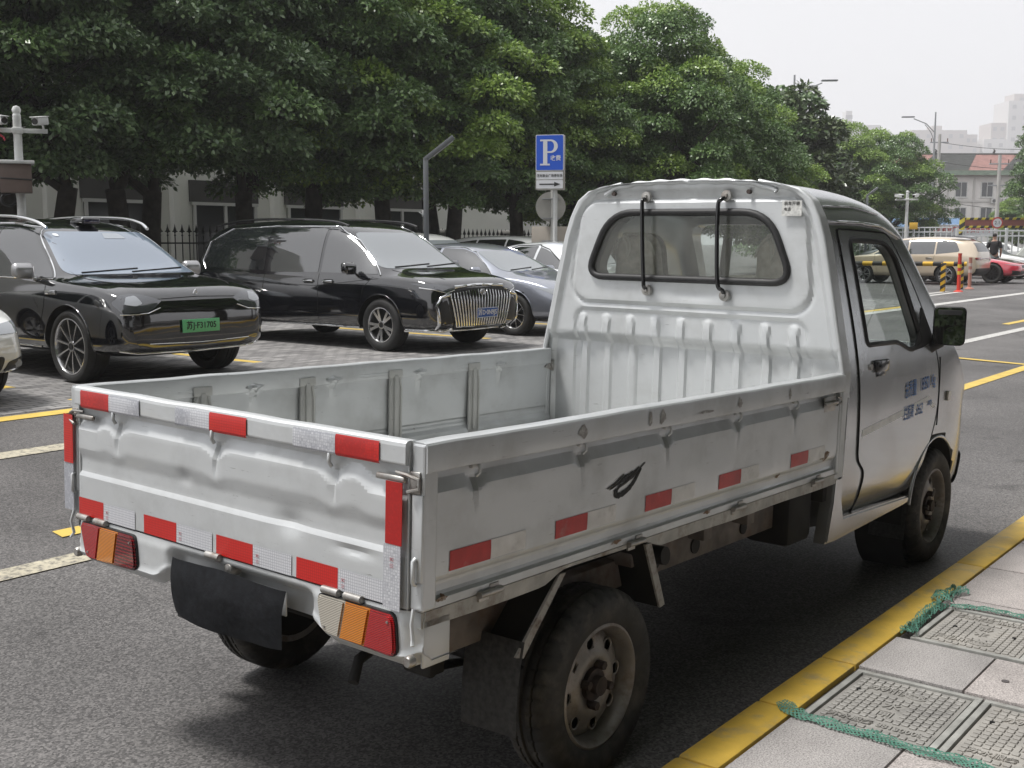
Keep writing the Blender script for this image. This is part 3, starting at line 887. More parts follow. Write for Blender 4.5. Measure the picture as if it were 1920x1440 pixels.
# tailgate -------------------------------------------------
HT = (.517, .021, -.468)
TPROF = [(.728, .007), (.858, .007), (.870, .001), (.874, 0), (.914, 0), (.956, .008), (.960, .0085), (1.028, .0085), (1.066, -.008), (1.09, -.008)]
def tail_off(y, z):
    d = 0; k = 0
    for h in HT:
        d = max(d, math.exp(-((y - h) / .034) ** 2))
        k -= .008 * math.exp(-((y - h) / .008) ** 2) * ss(.93, 1.0, z) * (1 - ss(1.035, 1.06, z))
    e = ss(.57, .64, y) * .75
    e = max(e, ss(-.55, -.62, y) * 1.15)
    zz = z + max(d * .03, e * .026) * ss(.90, .98, z)
    o = lerpt(TPROF, zz) + k + dent(y, z, 1.7) * .6
    o -= .010 * math.exp(-(((y + .30) / .05) ** 2 + ((z - .87) / .03) ** 2)) + .006 * math.exp(-(((y - .17) / .03) ** 2 + ((z - .93) / .02) ** 2)) + .007 * math.exp(-(((y + .55) / .06) ** 2 + ((z - .84) / .012) ** 2))
    return o
bm = BM()
us = frange(-.735, .735, .0115); vs = frange(.728, 1.09, .0075)
hfield(bm, us, vs, lambda u, v: (XR - tail_off(u, v), u, v))
hfield(bm, us, frange(.735, 1.14, .03), lambda u, v: (XR + .034, u, v))
bmesh.ops.recalc_face_normals(bm, faces=bm.faces[:])
for f in bm.faces:
    if (f.calc_center_median().x < XR + .02) == (f.normal.x > 0): f.normal_flip()
bm2 = BM()
rail = rpoly([(XR - .018, 1.088), (XR + .036, 1.088), (XR + .036, 1.146), (XR - .018, 1.150)], (.006, .005, .012, .016), 3)
prism(bm2, [(a, b) for a, b in rail], -.738, .738, 'y')
bmesh.ops.subdivide_edges(bm2, edges=[e for e in bm2.edges if abs((e.verts[0].co - e.verts[1].co).y) > 1], cuts=60)
for v in bm2.verts:
    v.co.x += .003 * noise.noise((v.co.y * 7, v.co.z * 3, 4)); v.co.z += .0025 * noise.noise((v.co.y * 6, 7, 2))
bx(bm2, XR - .005, XR + .034, -.74, -.733, .728, 1.12, .002); bx(bm2, XR - .005, XR + .034, .733, .74, .728, 1.12, .002)
bx(bm2, XR, XR + .034, -.735, .735, .722, .73, .002)
me = bpy.data.meshes.new('t'); bm2.to_mesh(me); bm2.free(); bm.from_mesh(me); bpy.data.meshes.remove(me)
tg = obj('tailgate', bm, TP, truck, 11, 'dented tailgate with red and silver reflective tape')
for y in HT:
    bm = BM()
    tube(bm, [(XR - .010, y, 1.090), (XR - .018, y, 1.084), (XR - .019, y, 1.062), (XR - .010, y, 1.050)], .0055, 8)
    obj('rope_hook', bm, TP, tg, 50)
RT = [(.697, .536, 1), (.535, .373, 0), (.19, .031, 0), (.03, -.134, 1), (-.331, -.493, 0), (-.494, -.652, 1)]
def tape_text(par, M, h=.012):
    bm = BM()
    text_bm(bm, '3C', h, M, .0002)
    for k in range(3): bx(bm, -.006, .006, -.0004, .0004, 0, .0003, 0, M @ Matrix.Translation((0, -.012 - .004 * k, 0)))
    obj('tape_print', bm, INK, par, 0)
for a, b, red in RT:
    bm = BM()
    hfield(bm, frange(b, a, .02), [1.083, 1.088, 1.092, 1.11, 1.132, 1.139], lambda u, v: (XR - .0215 + .003 * noise.noise((u * 7, v * 3, 4)) + (.004 if v < 1.085 else (.002 if v > 1.138 else 0)), u, v))
    for f in bm.faces:
        if f.normal.x > 0: f.normal_flip()
    tp = obj('reflective_tape', bm, TRED if red else TWHT, tg, 40, 'red tape on the top rail' if red else 'silver tape on the top rail')
for a, b, red in [(.759, .594, 1), (.593, .422, 0), (.374, .208, 1), (.207, .035, 0), (.015, -.15, 1), (-.151, -.311, 0), (-.331, -.493, 1), (-.494, -.660, 0)]:
    bm = BM()
    hfield(bm, frange(max(b, -.735), min(a, .735), .015), frange(.727, .785, .009), lambda u, v: (XR - tail_off(u, v) - .002, u, v))
    for f in bm.faces:
        if f.normal.x > 0: f.normal_flip()
    obj('reflective_tape', bm, TRED if red else TWHT, tg, 40, 'red tape on the lower edge' if red else 'silver tape on the lower edge')
    if not red:
        yy = a - .02
        tape_text(tg, basis((XR - tail_off(yy, .757) - .0035, yy, .757), (0, -1, 0), (0, 0, 1)))
for (y0, y1, z0, z1, red, x) in ((-.676, -.732, .888, 1.045, 1, -.842), (-.670, -.728, .722, .887, 0, -.841), (.81, .757, .892, 1.052, 1, -.836), (.815, .76, .735, .891, 0, -.834)):
    bm = BM(); bx(bm, x, x + .0018, y0, y1, z0, z1)
    obj('reflective_tape', bm, TRED if red else TWHT, tg, 0, 'upright red tape at the gate end' if red else 'upright silver tape at the gate end')
tape_text(tg, basis((-.8425, -.70, .85), (0, -1, 0), (0, 0, 1)))
# tailgate latches
for sg in (-1, 1):
    bm = BM()
    box(bm, (XR - .012, sg * .685, 1.052), (.012, .10, .016), .005)
    tube(bm, [(XR - .01, sg * .70, 1.068), (XR - .02, sg * .745, 1.068), (XR - .012, sg * .775, 1.058), (XR - .012, sg * .778, 1.035), (XR - .018, sg * .745, 1.025)], .0045, 6)
    bx(bm, XR - .006, XR - .001, sg * .742, sg * .775, 1.02, 1.075, .002)
    cyl(bm, (XR - .01, sg * .76, 1.05), (XR - .001, sg * .76, 1.05), .012, n=12)
    obj('latch', bm, STEEL, tg, 50)
for y in (.70, .60, .02, -.475, -.56):
    bm = BM()
    cyl(bm, (XR - .016, y - .03, .722), (XR - .016, y + .03, .722), .0105, n=12); bx(bm, XR - .012, XR - .002, y - .025, y + .0, .705, .722, .002)
    obj('hinge', bm, STEEL, tg, 50)
for sg in (-1, 1):
    bm = BM()
    tube(bm, [(XR - .006, sg * .765, .86), (XR - .014, sg * .765, .855), (XR - .014, sg * .765, .80), (XR - .006, sg * .765, .795)], .006, 8)
    bx(bm, XR - .004, XR + .03, sg * .747, sg * .784, .80, 1.02, .004)
    tube(bm, [(XR - .01, sg * .765, .735), (XR - .02, sg * .768, .70), (XR - .012, sg * .765, .66), (XR - .02, sg * .772, .645)], .005, 6)
    obj('corner_post', bm, TP, truck, 50)

# bed floor, frame -------------------------------------------------
bm = BM()
def flo(u, v):
    k = (v * 9.0) % 1.0
    return (u, v, .752 + .012 * (ss(.1, .2, k) - ss(.6, .7, k)))
hfield(bm, frange(XR + .036, XF - .002, .3), frange(-.742, .742, .011), flo)
bx(bm, XR + .034, XF, -.745, .745, .70, .738)
obj('bed_floor', bm, TB, truck, 30)
for sg in (-1, 1):
    bm = BM()
    # outer bottom rail with a raised stretch over the wheel
    def zlow(u): return .679 - .006 * math.sin(u * 9) * .3 + .03 * (ss(-.32, -.2, u) - ss(.22, .34, u))
    us = frange(XR + .01, XF + .02, .03)
    hfield(bm, us, [0, .5, 1], lambda u, v: (u, sg * .772, zlow(u) * (1 - v) + .722 * v))
    hfield(bm, us, [0, 1], lambda u, v: (u, sg * (.772 - .06 * v), zlow(u)))
    hfield(bm, us, [0, 1], lambda u, v: (u, sg * (.740 + .035 * v), .7215))
    bmesh.ops.recalc_face_normals(bm, faces=bm.faces[:])
    obj('bottom_rail', bm, mat('rail_paint', (.42, .415, .39), .5, .2, nz=(14, .25), dirt=(12, .75, (.16, .10, .06), .5)), truck, 30)
    bm = BM()
    bx(bm, -.64, 2.6, sg * .56, sg * .635, .515, .612, .006)
    for x in (.30, .78, 1.12): bx(bm, x - .03, x + .03, sg * .53, sg * .70, .60, .70, .004)
    fr = obj('chassis_rail', bm, RUST, truck, 35)
    for x, r_ in ((.52, .032), (.80, .03), (1.18, .026)):
        bm = BM(); cyl(bm, (x, sg * .636, .565), (x, sg * .642, .565), r_, n=20); obj('frame_hole', bm, UND, fr, 40)
    # leaf spring, damper
    bm = BM()
    for k in range(3):
        w_ = .52 - k * .13
        tube(bm, [(-w_, sg * .50, .375 + .05 - k * .014), (0, sg * .50, .355 - k * .016), (w_, sg * .50, .375 + .05 - k * .014)], [(.03, .006)] * 3, 8)
    cyl(bm, (-.52, sg * .46, .44), (-.52, sg * .55, .44), .025, n=14); bx(bm, -.55, -.49, sg * .54, sg * .57, .43, .56, .005)
    cyl(bm, (.56, sg * .46, .43), (.56, sg * .55, .43), .03, n=14); bx(bm, .52, .60, sg * .54, sg * .57, .40, .56, .005)
    cyl(bm, (.12, sg * .46, .34), (.30, sg * .46, .62), .026, n=12)
    obj('leaf_spring', bm, UND, truck, 35)
bm = BM()
cyl(bm, (0, -.70, .30), (0, .70, .30), .045, n=16); lathe(bm, [(.02, -.13), (.10, -.10), (.13, 0), (.10, .10), (.02, .13)], 20, Matrix.Translation((0, 0, .30)))
obj('rear_axle', bm, UND, truck, 40)
bm = BM()
for x in (-.70, .35, .9, 1.55): bx(bm, x - .04, x + .04, -.60, .60, .58, .68, .005)
bx(bm, 1.70, 1.84, -.74, .74, .60, .706, .004)  # added plate, stops sunlight leaking through between bed and cab
bx(bm, .55, 1.35, -.1, .48, .38, .58, .05); tube(bm, [(1.6, .1, .36), (.6, -.2, .33), (.2, -.3, .5), (-.3, -.3, .50), (-.66, -.40, .47), (-.70, -.42, .42)], .016, 10)
cyl(bm, (.45, -.62, .60), (.45, -.72, .61), .032, n=12)
bx(bm, 1.45, 1.68, -.71, -.50, .44, .67, .03)
bx(bm, 2.6, 3.45, -.5, .5, .30, .46, .04)
obj('underbody', bm, UND, truck, 35)

# wheels -------------------------------------------------
def tyre_prof(Ro, Ri, w):
    h = w / 2
    return [(Ri, h * .78), (Ri + .012, h * .92), (Ri + (Ro - Ri) * .45, h * 1.03), (Ri + (Ro - Ri) * .75, h * .98), (Ro - .016, h * .86), (Ro - .004, h * .72), (Ro, h * .52),
            (Ro, h * .40), (Ro - .008, h * .38), (Ro - .008, h * .33), (Ro, h * .31), (Ro, .012), (Ro - .008, .009), (Ro - .008, -.009), (Ro, -.012),
            (Ro, -h * .31), (Ro - .008, -h * .33), (Ro - .008, -h * .38), (Ro, -h * .40), (Ro, -h * .52), (Ro - .004, -h * .72), (Ro - .016, -h * .86), (Ri + (Ro - Ri) * .75, -h * .98),
            (Ri + (Ro - Ri) * .45, -h * 1.03), (Ri + .012, -h * .92), (Ri, -h * .78)]
def tyre_bm(Ro, Ri, w, n=56, tread=0):
    bm = BM(); vs_ = lathe(bm, tyre_prof(Ro, Ri, w), n)
    if tread == 'cut':
        for i, v in enumerate(vs_):
            r_ = math.hypot(v.co.x, v.co.z); k = i % n; sh = int((v.co.y / w) * 8 * (1 if v.co.y > 0 else -1))
            if r_ > Ro - .018 and abs(v.co.y) > .014 and (k + sh) % 6 == 0:
                f_ = (r_ - .007) / r_; v.co.x *= f_; v.co.z *= f_
    elif tread:
        for k in range(tread):
            a = 2 * PI * k / tread
            for s in (-1, 1):
                box(bm, (0, s * w * .40, 0), (.008, w * .16, .012), 0, Matrix.Rotation(a, 4, 'Y') @ Matrix.Translation((0, 0, Ro - .0115)) @ Matrix.Rotation(s * .35, 4, 'Z'))
    return bm
def steel_rim(bm, r, w):
    """outer side -y"""
    h = w / 2
    lathe(bm, [(r + .004, -h * .80), (r + .006, -h * .88), (r - .002, -h * .92), (r - .010, -h * .84), (r - .018, -h * .55), (r - .022, -h * .2), (r - .022, h * .8), (r, h * .85)], 48)
    # pressed disc with holes
    n = 96; rad = [r - .021, r - .027, r - .034, r - .042, r - .050, r - .058, r - .066, r - .074, r - .084, r - .10, r - .115, .052, .048]
    dep = [-.2, -.26, -.32, -.37, -.41, -.44, -.47, -.50, -.56, -.62, -.56, -.46, -.40]
    nh = 8
    G = [[bm.verts.new((q * math.cos(2 * PI * k / n), d * h, q * math.sin(2 * PI * k / n))) for k in range(n)] for q, d in zip(rad, dep)]
    rc = r - .058
    for i in range(len(rad) - 1):
        for k in range(n):
            q = (rad[i] + rad[i + 1]) / 2; a = 2 * PI * (k + .5) / n
            hole = False
            for m_ in range(nh):
                b = 2 * PI * m_ / nh
                if math.hypot(q * math.cos(a) - rc * math.cos(b), q * math.sin(a) - rc * math.sin(b)) < .021: hole = True
            if hole: continue
            bm.faces.new((G[i][k], G[i][(k + 1) % n], G[i + 1][(k + 1) % n], G[i + 1][k]))
    for m_ in range(nh):
        b = 2 * PI * m_ / nh
        tube(bm, [((rc + .021 * math.cos(t)) * math.cos(b) - .021 * math.sin(t) * math.sin(b), -.435 * h, (rc + .021 * math.cos(t)) * math.sin(b) + .021 * math.sin(t) * math.cos(b)) for t in [2 * PI * j / 16 for j in range(16)]], .0035, 6, closed=True)
me_tyre = me_rim = me_hub = me_back = None
def truck_wheel(loc, side, name='wheel', label=None):
    global me_tyre, me_rim, me_hub, me_back
    w = link(bpy.data.objects.new(name, None)); w.parent = truck; w.location = loc
    w.rotation_euler = (0, random.uniform(0, 1), PI if side > 0 else 0)
    if label: w['label'] = label
    if me_tyre is None:
        bm = tyre_bm(.298, .186, .172, 252, 'cut'); me_tyre = bpy.data.meshes.new('tyre'); bm.to_mesh(me_tyre); bm.free(); finish(me_tyre, TYRE, 45)
        bm = BM(); steel_rim(bm, .188, .172); bmesh.ops.recalc_face_normals(bm, faces=bm.faces[:]); me_rim = bpy.data.meshes.new('rim'); bm.to_mesh(me_rim); bm.free(); finish(me_rim, RIMS, 40)
        bm = BM(); cyl(bm, (0, -.055, 0), (0, .05, 0), .05, n=24); cyl(bm, (0, -.078, 0), (0, -.05, 0), .03, n=20)
        for k in range(4):
            a = 2 * PI * k / 4 + .4; cyl(bm, (.062 * math.cos(a), -.076, .062 * math.sin(a)), (.062 * math.cos(a), -.03, .062 * math.sin(a)), .014, n=6)
        me_hub = bpy.data.meshes.new('hub'); bm.to_mesh(me_hub); bm.free(); finish(me_hub, HUBM, 40)
        bm = BM(); cyl(bm, (0, .0, 0), (0, .07, 0), .165, n=32); me_back = bpy.data.meshes.new('brake_drum'); bm.to_mesh(me_back); bm.free(); finish(me_back, UND, 40)
    for nm, me_ in (('tyre', me_tyre), ('rim', me_rim), ('hub', me_hub), ('brake_drum', me_back)): inst(nm, me_, w)
    return w
truck_wheel((0, -.70, .30), -1, label='rear wheel nearest the camera'); truck_wheel((0, .70, .30), 1)
truck_wheel((3.039, -.70, .377), -1); truck_wheel((3.039, .70, .377), 1)
# wheel arch plates, mud flaps
for sg in (-1, 1):
    bm = BM()
    def plate(pts, y0, y1, t=.004):
        A = [Vector((x, sg * y0, z)) for x, z in pts]; B = [Vector((x, sg * y1, z)) for x, z in pts]
        for i in range(len(pts) - 1):
            q = [bm.verts.new(p) for p in (A[i], A[i + 1], B[i + 1], B[i])]; bm.faces.new(q)
    plate([(-.20, .70), (-.40, .50)], .50, .772); plate([(.25, .70), (.335, .47)], .50, .772); plate([(-.22, .702), (.26, .702)], .50, .77)
    obj('arch_plate', bm, UND, truck, 0)
    for pts in ([(-.205, .70), (-.235, .70), (-.43, .505), (-.395, .495)], [(.225, .70), (.262, .70), (.362, .475), (.332, .47)]):
        bm = BM(); prism(bm, pts, sg * .768, sg * .776, 'y')
        obj('arch_edge', bm, mat('chipped_arch_edge', (.36, .35, .33), .6, .1, dirt=(22, .9, (.10, .06, .035), .47)), truck, 20)
    bm = BM()
    hfield(bm, [0, .33, .66, 1], [0, .25, .5, .75, 1], lambda u, v: (-.41 - .02 * v - .012 * math.sin(v * 3) + .006 * u, sg * (.585 + (.20 - .005 * v) * u + .0 * v), .545 - (.275 - .005 * u) * v))
    q = bmesh.ops.solidify(bm, geom=bm.faces[:], thickness=.006)
    obj('mud_flap', bm, mat('mud_flap_rubber', (.085, .084, .083), .65, nz=(60, .35), dirt=(30, .4, (.12, .11, .1), .55)), truck, 40)
    bm = BM()
    hfield(bm, [0, .5, 1], [0, .5, 1], lambda u, v: (2.70 - .02 * v, sg * (.58 + .18 * u), .44 - .18 * v)); bmesh.ops.solidify(bm, geom=bm.faces[:], thickness=.006)
    obj('mud_flap', bm, MATS['mud_flap_rubber'], truck, 40)

# rear panel, lights, plate cover -------------------------------------------------
def rb(y): return .572 + .042 * ss(.40, .30, abs(y + .075)) + .02 * ss(.73, .775, abs(y))
def rpan(u, v):
    y = u; b = rb(y); z = b + (.722 - b) * v
    rec = ss(.335, .285, abs(y + .075)) * ss(.712, .675, z)
    x = -.832 + .05 * rec + .035 * (1 - ss(b, b + .035, z)) * (1 - rec) + .03 * ss(.70, .775, abs(y)) ** 2 + .006 * ss(.69, .72, z)
    x -= .006 * (1 - ss(.012, .03, abs(z - b - .02))) * (1 - rec)
    return (x + dent(y, z, 6.) * .4, y, z)
bm = BM()
hfield(bm, frange(-.775, .775, .0125), frange(0, 1, .06), rpan)
hfield(bm, frange(-.775, .775, .05), [0, 1], lambda u, v: (rpan(u, 0)[0] + .10 * v, u, rb(u)))
bmesh.ops.recalc_face_normals(bm, faces=bm.faces[:])
for f in bm.faces:
    if abs(f.normal.x) > .5 and f.normal.x > 0: f.normal_flip()
bx(bm, -.80, -.70, -.772, -.762, .575, .70, .004); bx(bm, -.80, -.70, .762, .772, .575, .70, .004)
rp = obj('rear_panel', bm, TP, truck, 45)
LENS = {}
def lens(name, col, wave=70):
    m = mat(name, col, .10, coat=.95, spec=.5)
    n = m.node_tree.nodes; l = m.node_tree.links; b = n['Principled BSDF']
    tc = n.new('ShaderNodeTexCoord'); wv = n.new('ShaderNodeTexWave'); wv.inputs['Scale'].default_value = wave; wv.bands_direction = 'Z'; wv.inputs['Distortion'].default_value = .2
    l.new(tc.outputs['Object'], wv.inputs[0])
    bp = n.new('ShaderNodeBump'); bp.inputs['Strength'].default_value = .22; bp.inputs['Distance'].default_value = .002
    l.new(wv.outputs[0], bp.inputs['Height']); l.new(bp.outputs[0], b.inputs['Normal'])
    mx = n.new('ShaderNodeMix'); mx.data_type = 'RGBA'; mx.inputs[6].default_value = (*[k * .28 for k in col], 1); mx.inputs[7].default_value = (*[min(1, k * 1.15) for k in col], 1)
    l.new(wv.outputs[0], mx.inputs[0]); l.new(mx.outputs[2], b.inputs['Base Color'])
    b.inputs['Subsurface Weight'].default_value = .0
    return m
LR = lens('red_lens', (.50, .012, .016)); LDR = lens('dark_red_lens', (.20, .006, .010), 30); LA = lens('amber_lens', (.80, .27, .02)); LC = lens('clear_ribbed_lens', (.62, .58, .50))
def tail_light(outl, cuts, mats, label):
    t = link(bpy.data.objects.new('tail_light', None)); t.parent = truck; t['label'] = label
    bm = BM(); prism(bm, rpoly(outl, .028), -.8385, -.80, 'x')
    cx = sum(p[0] for p in outl) / 4; cz = sum(p[1] for p in outl) / 4
    for v in bm.verts:
        if v.co.x < -.835: v.co.y = cx + (v.co.y - cx) * 1.0
    obj('housing', bm, BLK, t, 35)
    ins = [(cx + (a - cx) * .975, cz + (b - cz) * .95) for a, b in outl]
    for k, (c0, c1) in enumerate(zip(cuts, cuts[1:])):
        bm = BM(); prism(bm, rpoly(ins, .026), -.8475, -.83, 'x')
        sl1, sl2 = c0, c1
        for (ya, keep) in ((c0, -1), (c1, 1)):
            slant = .012 * (1 if ya < 0 else 1)
            bmesh.ops.bisect_plane(bm, geom=bm.verts[:] + bm.edges[:] + bm.faces[:], plane_co=(0, ya, cz), plane_no=Vector((0, keep, keep * .22)), clear_outer=True)
            be = [e for e in bm.edges if e.is_boundary]
            if be: bmesh.ops.holes_fill(bm, edges=be, sides=0)
        es = [e for e in bm.edges if len(e.link_faces) == 2 and e.calc_face_angle(0) > .6 and all(v.co.x < -.842 for v in e.verts)]
        bmesh.ops.bevel(bm, geom=es, offset=.005, segments=2, affect='EDGES')
        obj('lens', bm, mats[k], t, 35)
    for a, b in ((outl[0], 0), (outl[2], 1)):
        bm = BM(); y = cx + (a[0] - cx) * .86; z = cz + (a[1] - cz) * .6; cyl(bm, (-.850, y, z), (-.844, y, z), .0035, n=10)
        obj('screw', bm, STEEL, t, 40)
    return t
tail_light([(.405, .712), (.712, .712), (.678, .592), (.392, .602)], (.39, .505, .603, .72), (LDR, LA, LR), 'left tail light, red amber and dark red')
tail_light([(-.712, .712), (-.424, .712), (-.446, .606), (-.722, .600)], (-.73, -.617, -.527, -.42), (LR, LA, LC), 'right tail light, clear amber and red')
for y in (.742, -.755):
    bm = BM(); lathe(bm, [(0, .0), (.012, .0), (.016, .006), (.016, .02)], 16, Matrix.Translation((-.842, y, .60)) @ Matrix.Rotation(R(-90), 4, 'Z')); obj('tie_hook', bm, STEEL, rp, 40)
bm = BM(); lathe(bm, [(0, -.015), (.016, -.012), (.022, 0), (.022, .02)], 16, Matrix.Translation((-.815, -.035, .69)) @ Matrix.Rotation(R(-90), 4, 'Z')); obj('plate_lamp', bm, STEEL, rp, 40)
CL = mat('black_cloth', (.020, .022, .027), .8, nz=(40, .3), bump=(26, .5, .006))
bm = BM()
def cloth(u, v):
    y = .19 - .50 * u + .012 * (v - .5) * (1 if u < .5 else -1) * -1
    z = .690 - .165 * v - .012 * math.sin(PI * u) * v + .010 * (1 - abs(2 * u - 1)) * (1 - v)
    x = -.862 - .014 * math.sin(v * PI) + .006 * noise.noise((u * 5, v * 2.2, 1)) + .006 * math.sin(u * 7 + v * 3) * v + .012 * (abs(2 * u - 1) ** 6)
    return (x, y, z)
hfield(bm, frange(0, 1, .03), frange(0, 1, .06), cloth); bmesh.ops.solidify(bm, geom=bm.faces[:], thickness=.012)
obj('plate_cover', bm, CL, truck, 60, 'black cloth hung over the number plate')
bm = BM(); bx(bm, -.812, -.806, -.27, .14, .60, .67, .003); obj('number_plate_bracket', bm, TP, truck, 30)

# cab -------------------------------------------------
def tum(z): return .778 - max(z - 1.15, 0) * .225
BASE = [(0, .44), (.58, .44), (.735, .47), (.775, .62), (.780, .90), (.778, 1.15), (.716, 1.45), (.662, 1.70), (.630, 1.80), (.575, 1.885), (.49, 1.93), (.25, 1.955), (0, 1.962)]
def ring(T, wl=1., zb=.44, inn=0.):
    out = []
    for i, (y, z) in enumerate(BASE):
        zq = min(1.15, T - .06)
        if i <= 5:
            zz = zb + (z - .44) * (zq - zb) / (1.15 - .44)
            yy = y * wl
        else:
            f = (z - 1.15) / (1.962 - 1.15)
            zz = zq + f * (T - zq)
            yy = (y + (tum(max(zz, 1.15)) - tum(z)) * (1 if i < 9 else (.75 if i < 11 else .35)) * (1 if y > 0 else 0)) * wl
        if inn:
            yy = max(0, yy - inn) if i not in (0, 12) else 0
            zz = zz + inn if i < 3 else (zz - inn * (1 if i > 7 else .3))
        out.append((yy, zz))
    return out
def cabloft(st, inn=0.):
    bm = BM(); rings = []
    for x, T, wl, zb in st:
        h = ring(T, wl, zb, inn)
        pts = h + [(-y, z) for y, z in h[-2:0:-1]]
        rings.append([bm.verts.new((x, y, z)) for y, z in pts])
    n = len(rings[0])
    for A_, B_ in zip(rings, rings[1:]):
        for k in range(n): bm.faces.new((A_[k], A_[(k + 1) % n], B_[(k + 1) % n], B_[k]))
    bm.faces.new(rings[0]); bm.faces.new(rings[-1][::-1])
    bmesh.ops.recalc_face_normals(bm, faces=bm.faces[:])
    if bm.calc_volume(signed=True) < 0: bmesh.ops.reverse_faces(bm, faces=bm.faces[:])
    return bm
ST = [(1.808, 1.965, 1, .44), (1.816, 1.968, 1, .44), (1.84, 1.97, 1, .44), (1.95, 1.972, 1, .43), (2.2, 1.972, 1, .43), (2.45, 1.955, 1, .43), (2.62, 1.925, 1, .43), (2.74, 1.885, 1, .43), (2.82, 1.80, .998, .43),
      (2.98, 1.58, .995, .43), (3.16, 1.34, .995, .42), (3.28, 1.18, .993, .40), (3.42, 1.06, .985, .37), (3.52, .97, .965, .36), (3.585, .87, .92, .37), (3.605, .76, .84, .42)]
def tmp(bm, name='tmp'):
    me = bpy.data.meshes.new(name); bm.to_mesh(me); bm.free(); return link(bpy.data.objects.new(name, me))
def boolean(o, cutters):
    for c_ in cutters:
        md = o.modifiers.new('b', 'BOOLEAN'); md.operation = 'DIFFERENCE'; md.object = c_; md.solver = 'EXACT'
    me = eval_mesh(o)
    for c_ in cutters + [o]:
        mm = c_.data; bpy.data.objects.remove(c_); bpy.data.meshes.remove(mm)
    return me
def sub(o, lv):
    md = o.modifiers.new('s', 'SUBSURF'); md.levels = lv; md.render_levels = lv
    me = eval_mesh(o); old = o.data; o.modifiers.clear(); o.data = me; bpy.data.meshes.remove(old); return o
outer = sub(tmp(cabloft(ST)), 2)
bmq = BM(); bmq.from_mesh(outer.data); bvc = BVHTree.FromBMesh(bmq); bmq.free()
STI = [(1.86, 1.955, 1, .44)] + [s for s in ST[3:-2]] 
STI = [(x if i == 0 else x - .03, T, wl, zb) for i, (x, T, wl, zb) in enumerate(STI)]
inner = sub(tmp(cabloft(STI, .045)), 2)
RW = rpoly([(-.41, 1.818), (.41, 1.818), (.535, 1.515), (-.535, 1.515)], (.13, .13, .10, .10), 7)
DWIN = rpoly([(2.05, 1.25), (2.012, 1.708), (2.43, 1.708), (2.545, 1.645), (2.745, 1.235), (2.60, 1.20), (2.42, 1.25)], (.03, .04, .06, .06, .03, .05, .05), 4)
DOOR = rpoly([(2.01, .50), (2.06, .685), (1.96, .755), (1.935, 1.15), (1.90, 1.752), (2.50, 1.752), (2.74, 1.50), (2.95, 1.20), (3.0, 1.05), (3.0, .86), (2.86, .62), (2.75, .50)], (.02, .04, .04, .1, .03, .05, .1, .1, .1, .1, .1, .02), 4)
WS = rpoly([(-.52, 1.80), (.52, 1.80), (.64, 1.20), (-.64, 1.20)], .09, 5)
bm = BM(); prism(bm, DWIN, -1, 1, 'y'); cutA = tmp(bm)
bm = BM(); prism(bm, RW, 1.6, 1.9, 'x'); cutB = tmp(bm)
bm = BM(); prism(bm, WS, 2.5, 3.9, 'x'); cutC = tmp(bm)
bm = BM(); cyl(bm, (3.039, -.9, .377), (3.039, -.50, .377), .36, n=48); cyl(bm, (3.039, .9, .377), (3.039, .50, .377), .36, n=48); cutD = tmp(bm)
bmh = BM(); bmh.from_mesh(inner.data); bmesh.ops.reverse_faces(bmh, faces=bmh.faces[:]); bmh.from_mesh(outer.data)
bpy.data.objects.remove(inner); bpy.data.objects.remove(outer)
me = boolean(tmp(bmh), [cutA, cutB, cutC, cutD])
finish(me, [TC, UND], 32)
for p in me.polygons:
    c_ = p.center
    if abs(math.hypot(c_.x - 3.039, c_.z - .377) - .36) < .012 or (math.hypot(c_.x - 3.039, c_.z - .377) < .36 and abs(abs(c_.y) - .5) < .01): p.material_index = 1
cab = inst('cab_shell', me, truck)
# rear wall with pressed ribs
HW = [(.70, .772), (1.15, .776), (1.45, .714), (1.70, .661), (1.80, .628), (1.87, .590), (1.915, .53), (1.94, .45), (1.952, .33), (1.958, .16), (1.9595, .04)]
RIBS = [.562, .425, .288, .150, .012, -.128, -.268, -.408, -.546]
def sdbox(y, z, cy, cz, hy, hz, r):
    qx = abs(y - cy) - hy + r; qz = abs(z - cz) - hz + r
    return math.hypot(max(qx, 0), max(qz, 0)) + min(max(qx, qz), 0) - r
def inpoly(poly, x, y):
    c_ = False; j = len(poly) - 1
    for i in range(len(poly)):
        if (poly[i][1] > y) != (poly[j][1] > y) and x < (poly[j][0] - poly[i][0]) * (y - poly[i][1]) / (poly[j][1] - poly[i][1]) + poly[i][0]: c_ = not c_
        j = i
    return c_
def wall(u, z):
    hw = lerpt(HW, z); y = u * hw
    if inpoly(RW, y, z): return None
    h = .018 * (1 - ss(.018, .045, hw - abs(y))) * (1 if z < 1.9 else 1) + .014 * ss(1.90, 1.93, z)
    lean = 1 - .0
    s = sdbox(y, z, 0, 1.635, .60 + (1.635 - z) * .10, .238, .10)
    h += .009 * ss(.006, -.010, s) - .006 * math.exp(-((s - .012) / .008) ** 2)
    low = ss(1.245, 1.19, z)
    h -= .034 * low
    s2 = sdbox(y, z, 0, 1.0, .605 + (.02 if z < 1.2 else 0), .358, .06)
    h -= .010 * ss(.008, -.008, s2)
    for r_ in RIBS:
        d = sdbox(y, z, r_, 1.055, .021, .283, .021)
        h += .011 * ss(.004, -.005, d) * (.55 + .45 * ss(1.34, 1.29, z))
    h += .002 * noise.noise((y * 4, z * 4, 2))
    h += -.010 * math.exp(-(((y + .05) / .12) ** 2 + ((z - 1.455) / .03) ** 2))
    return (1.752 - h, y, z)
bm = BM()
us = frange(-1, 1, 1 / 75.); vs = frange(.70, 1.9, .0095) + frange(1.908, 1.9595, .006)
hfield(bm, us, vs, wall)
for f in bm.faces:
    if f.normal.x > 0: f.normal_flip()
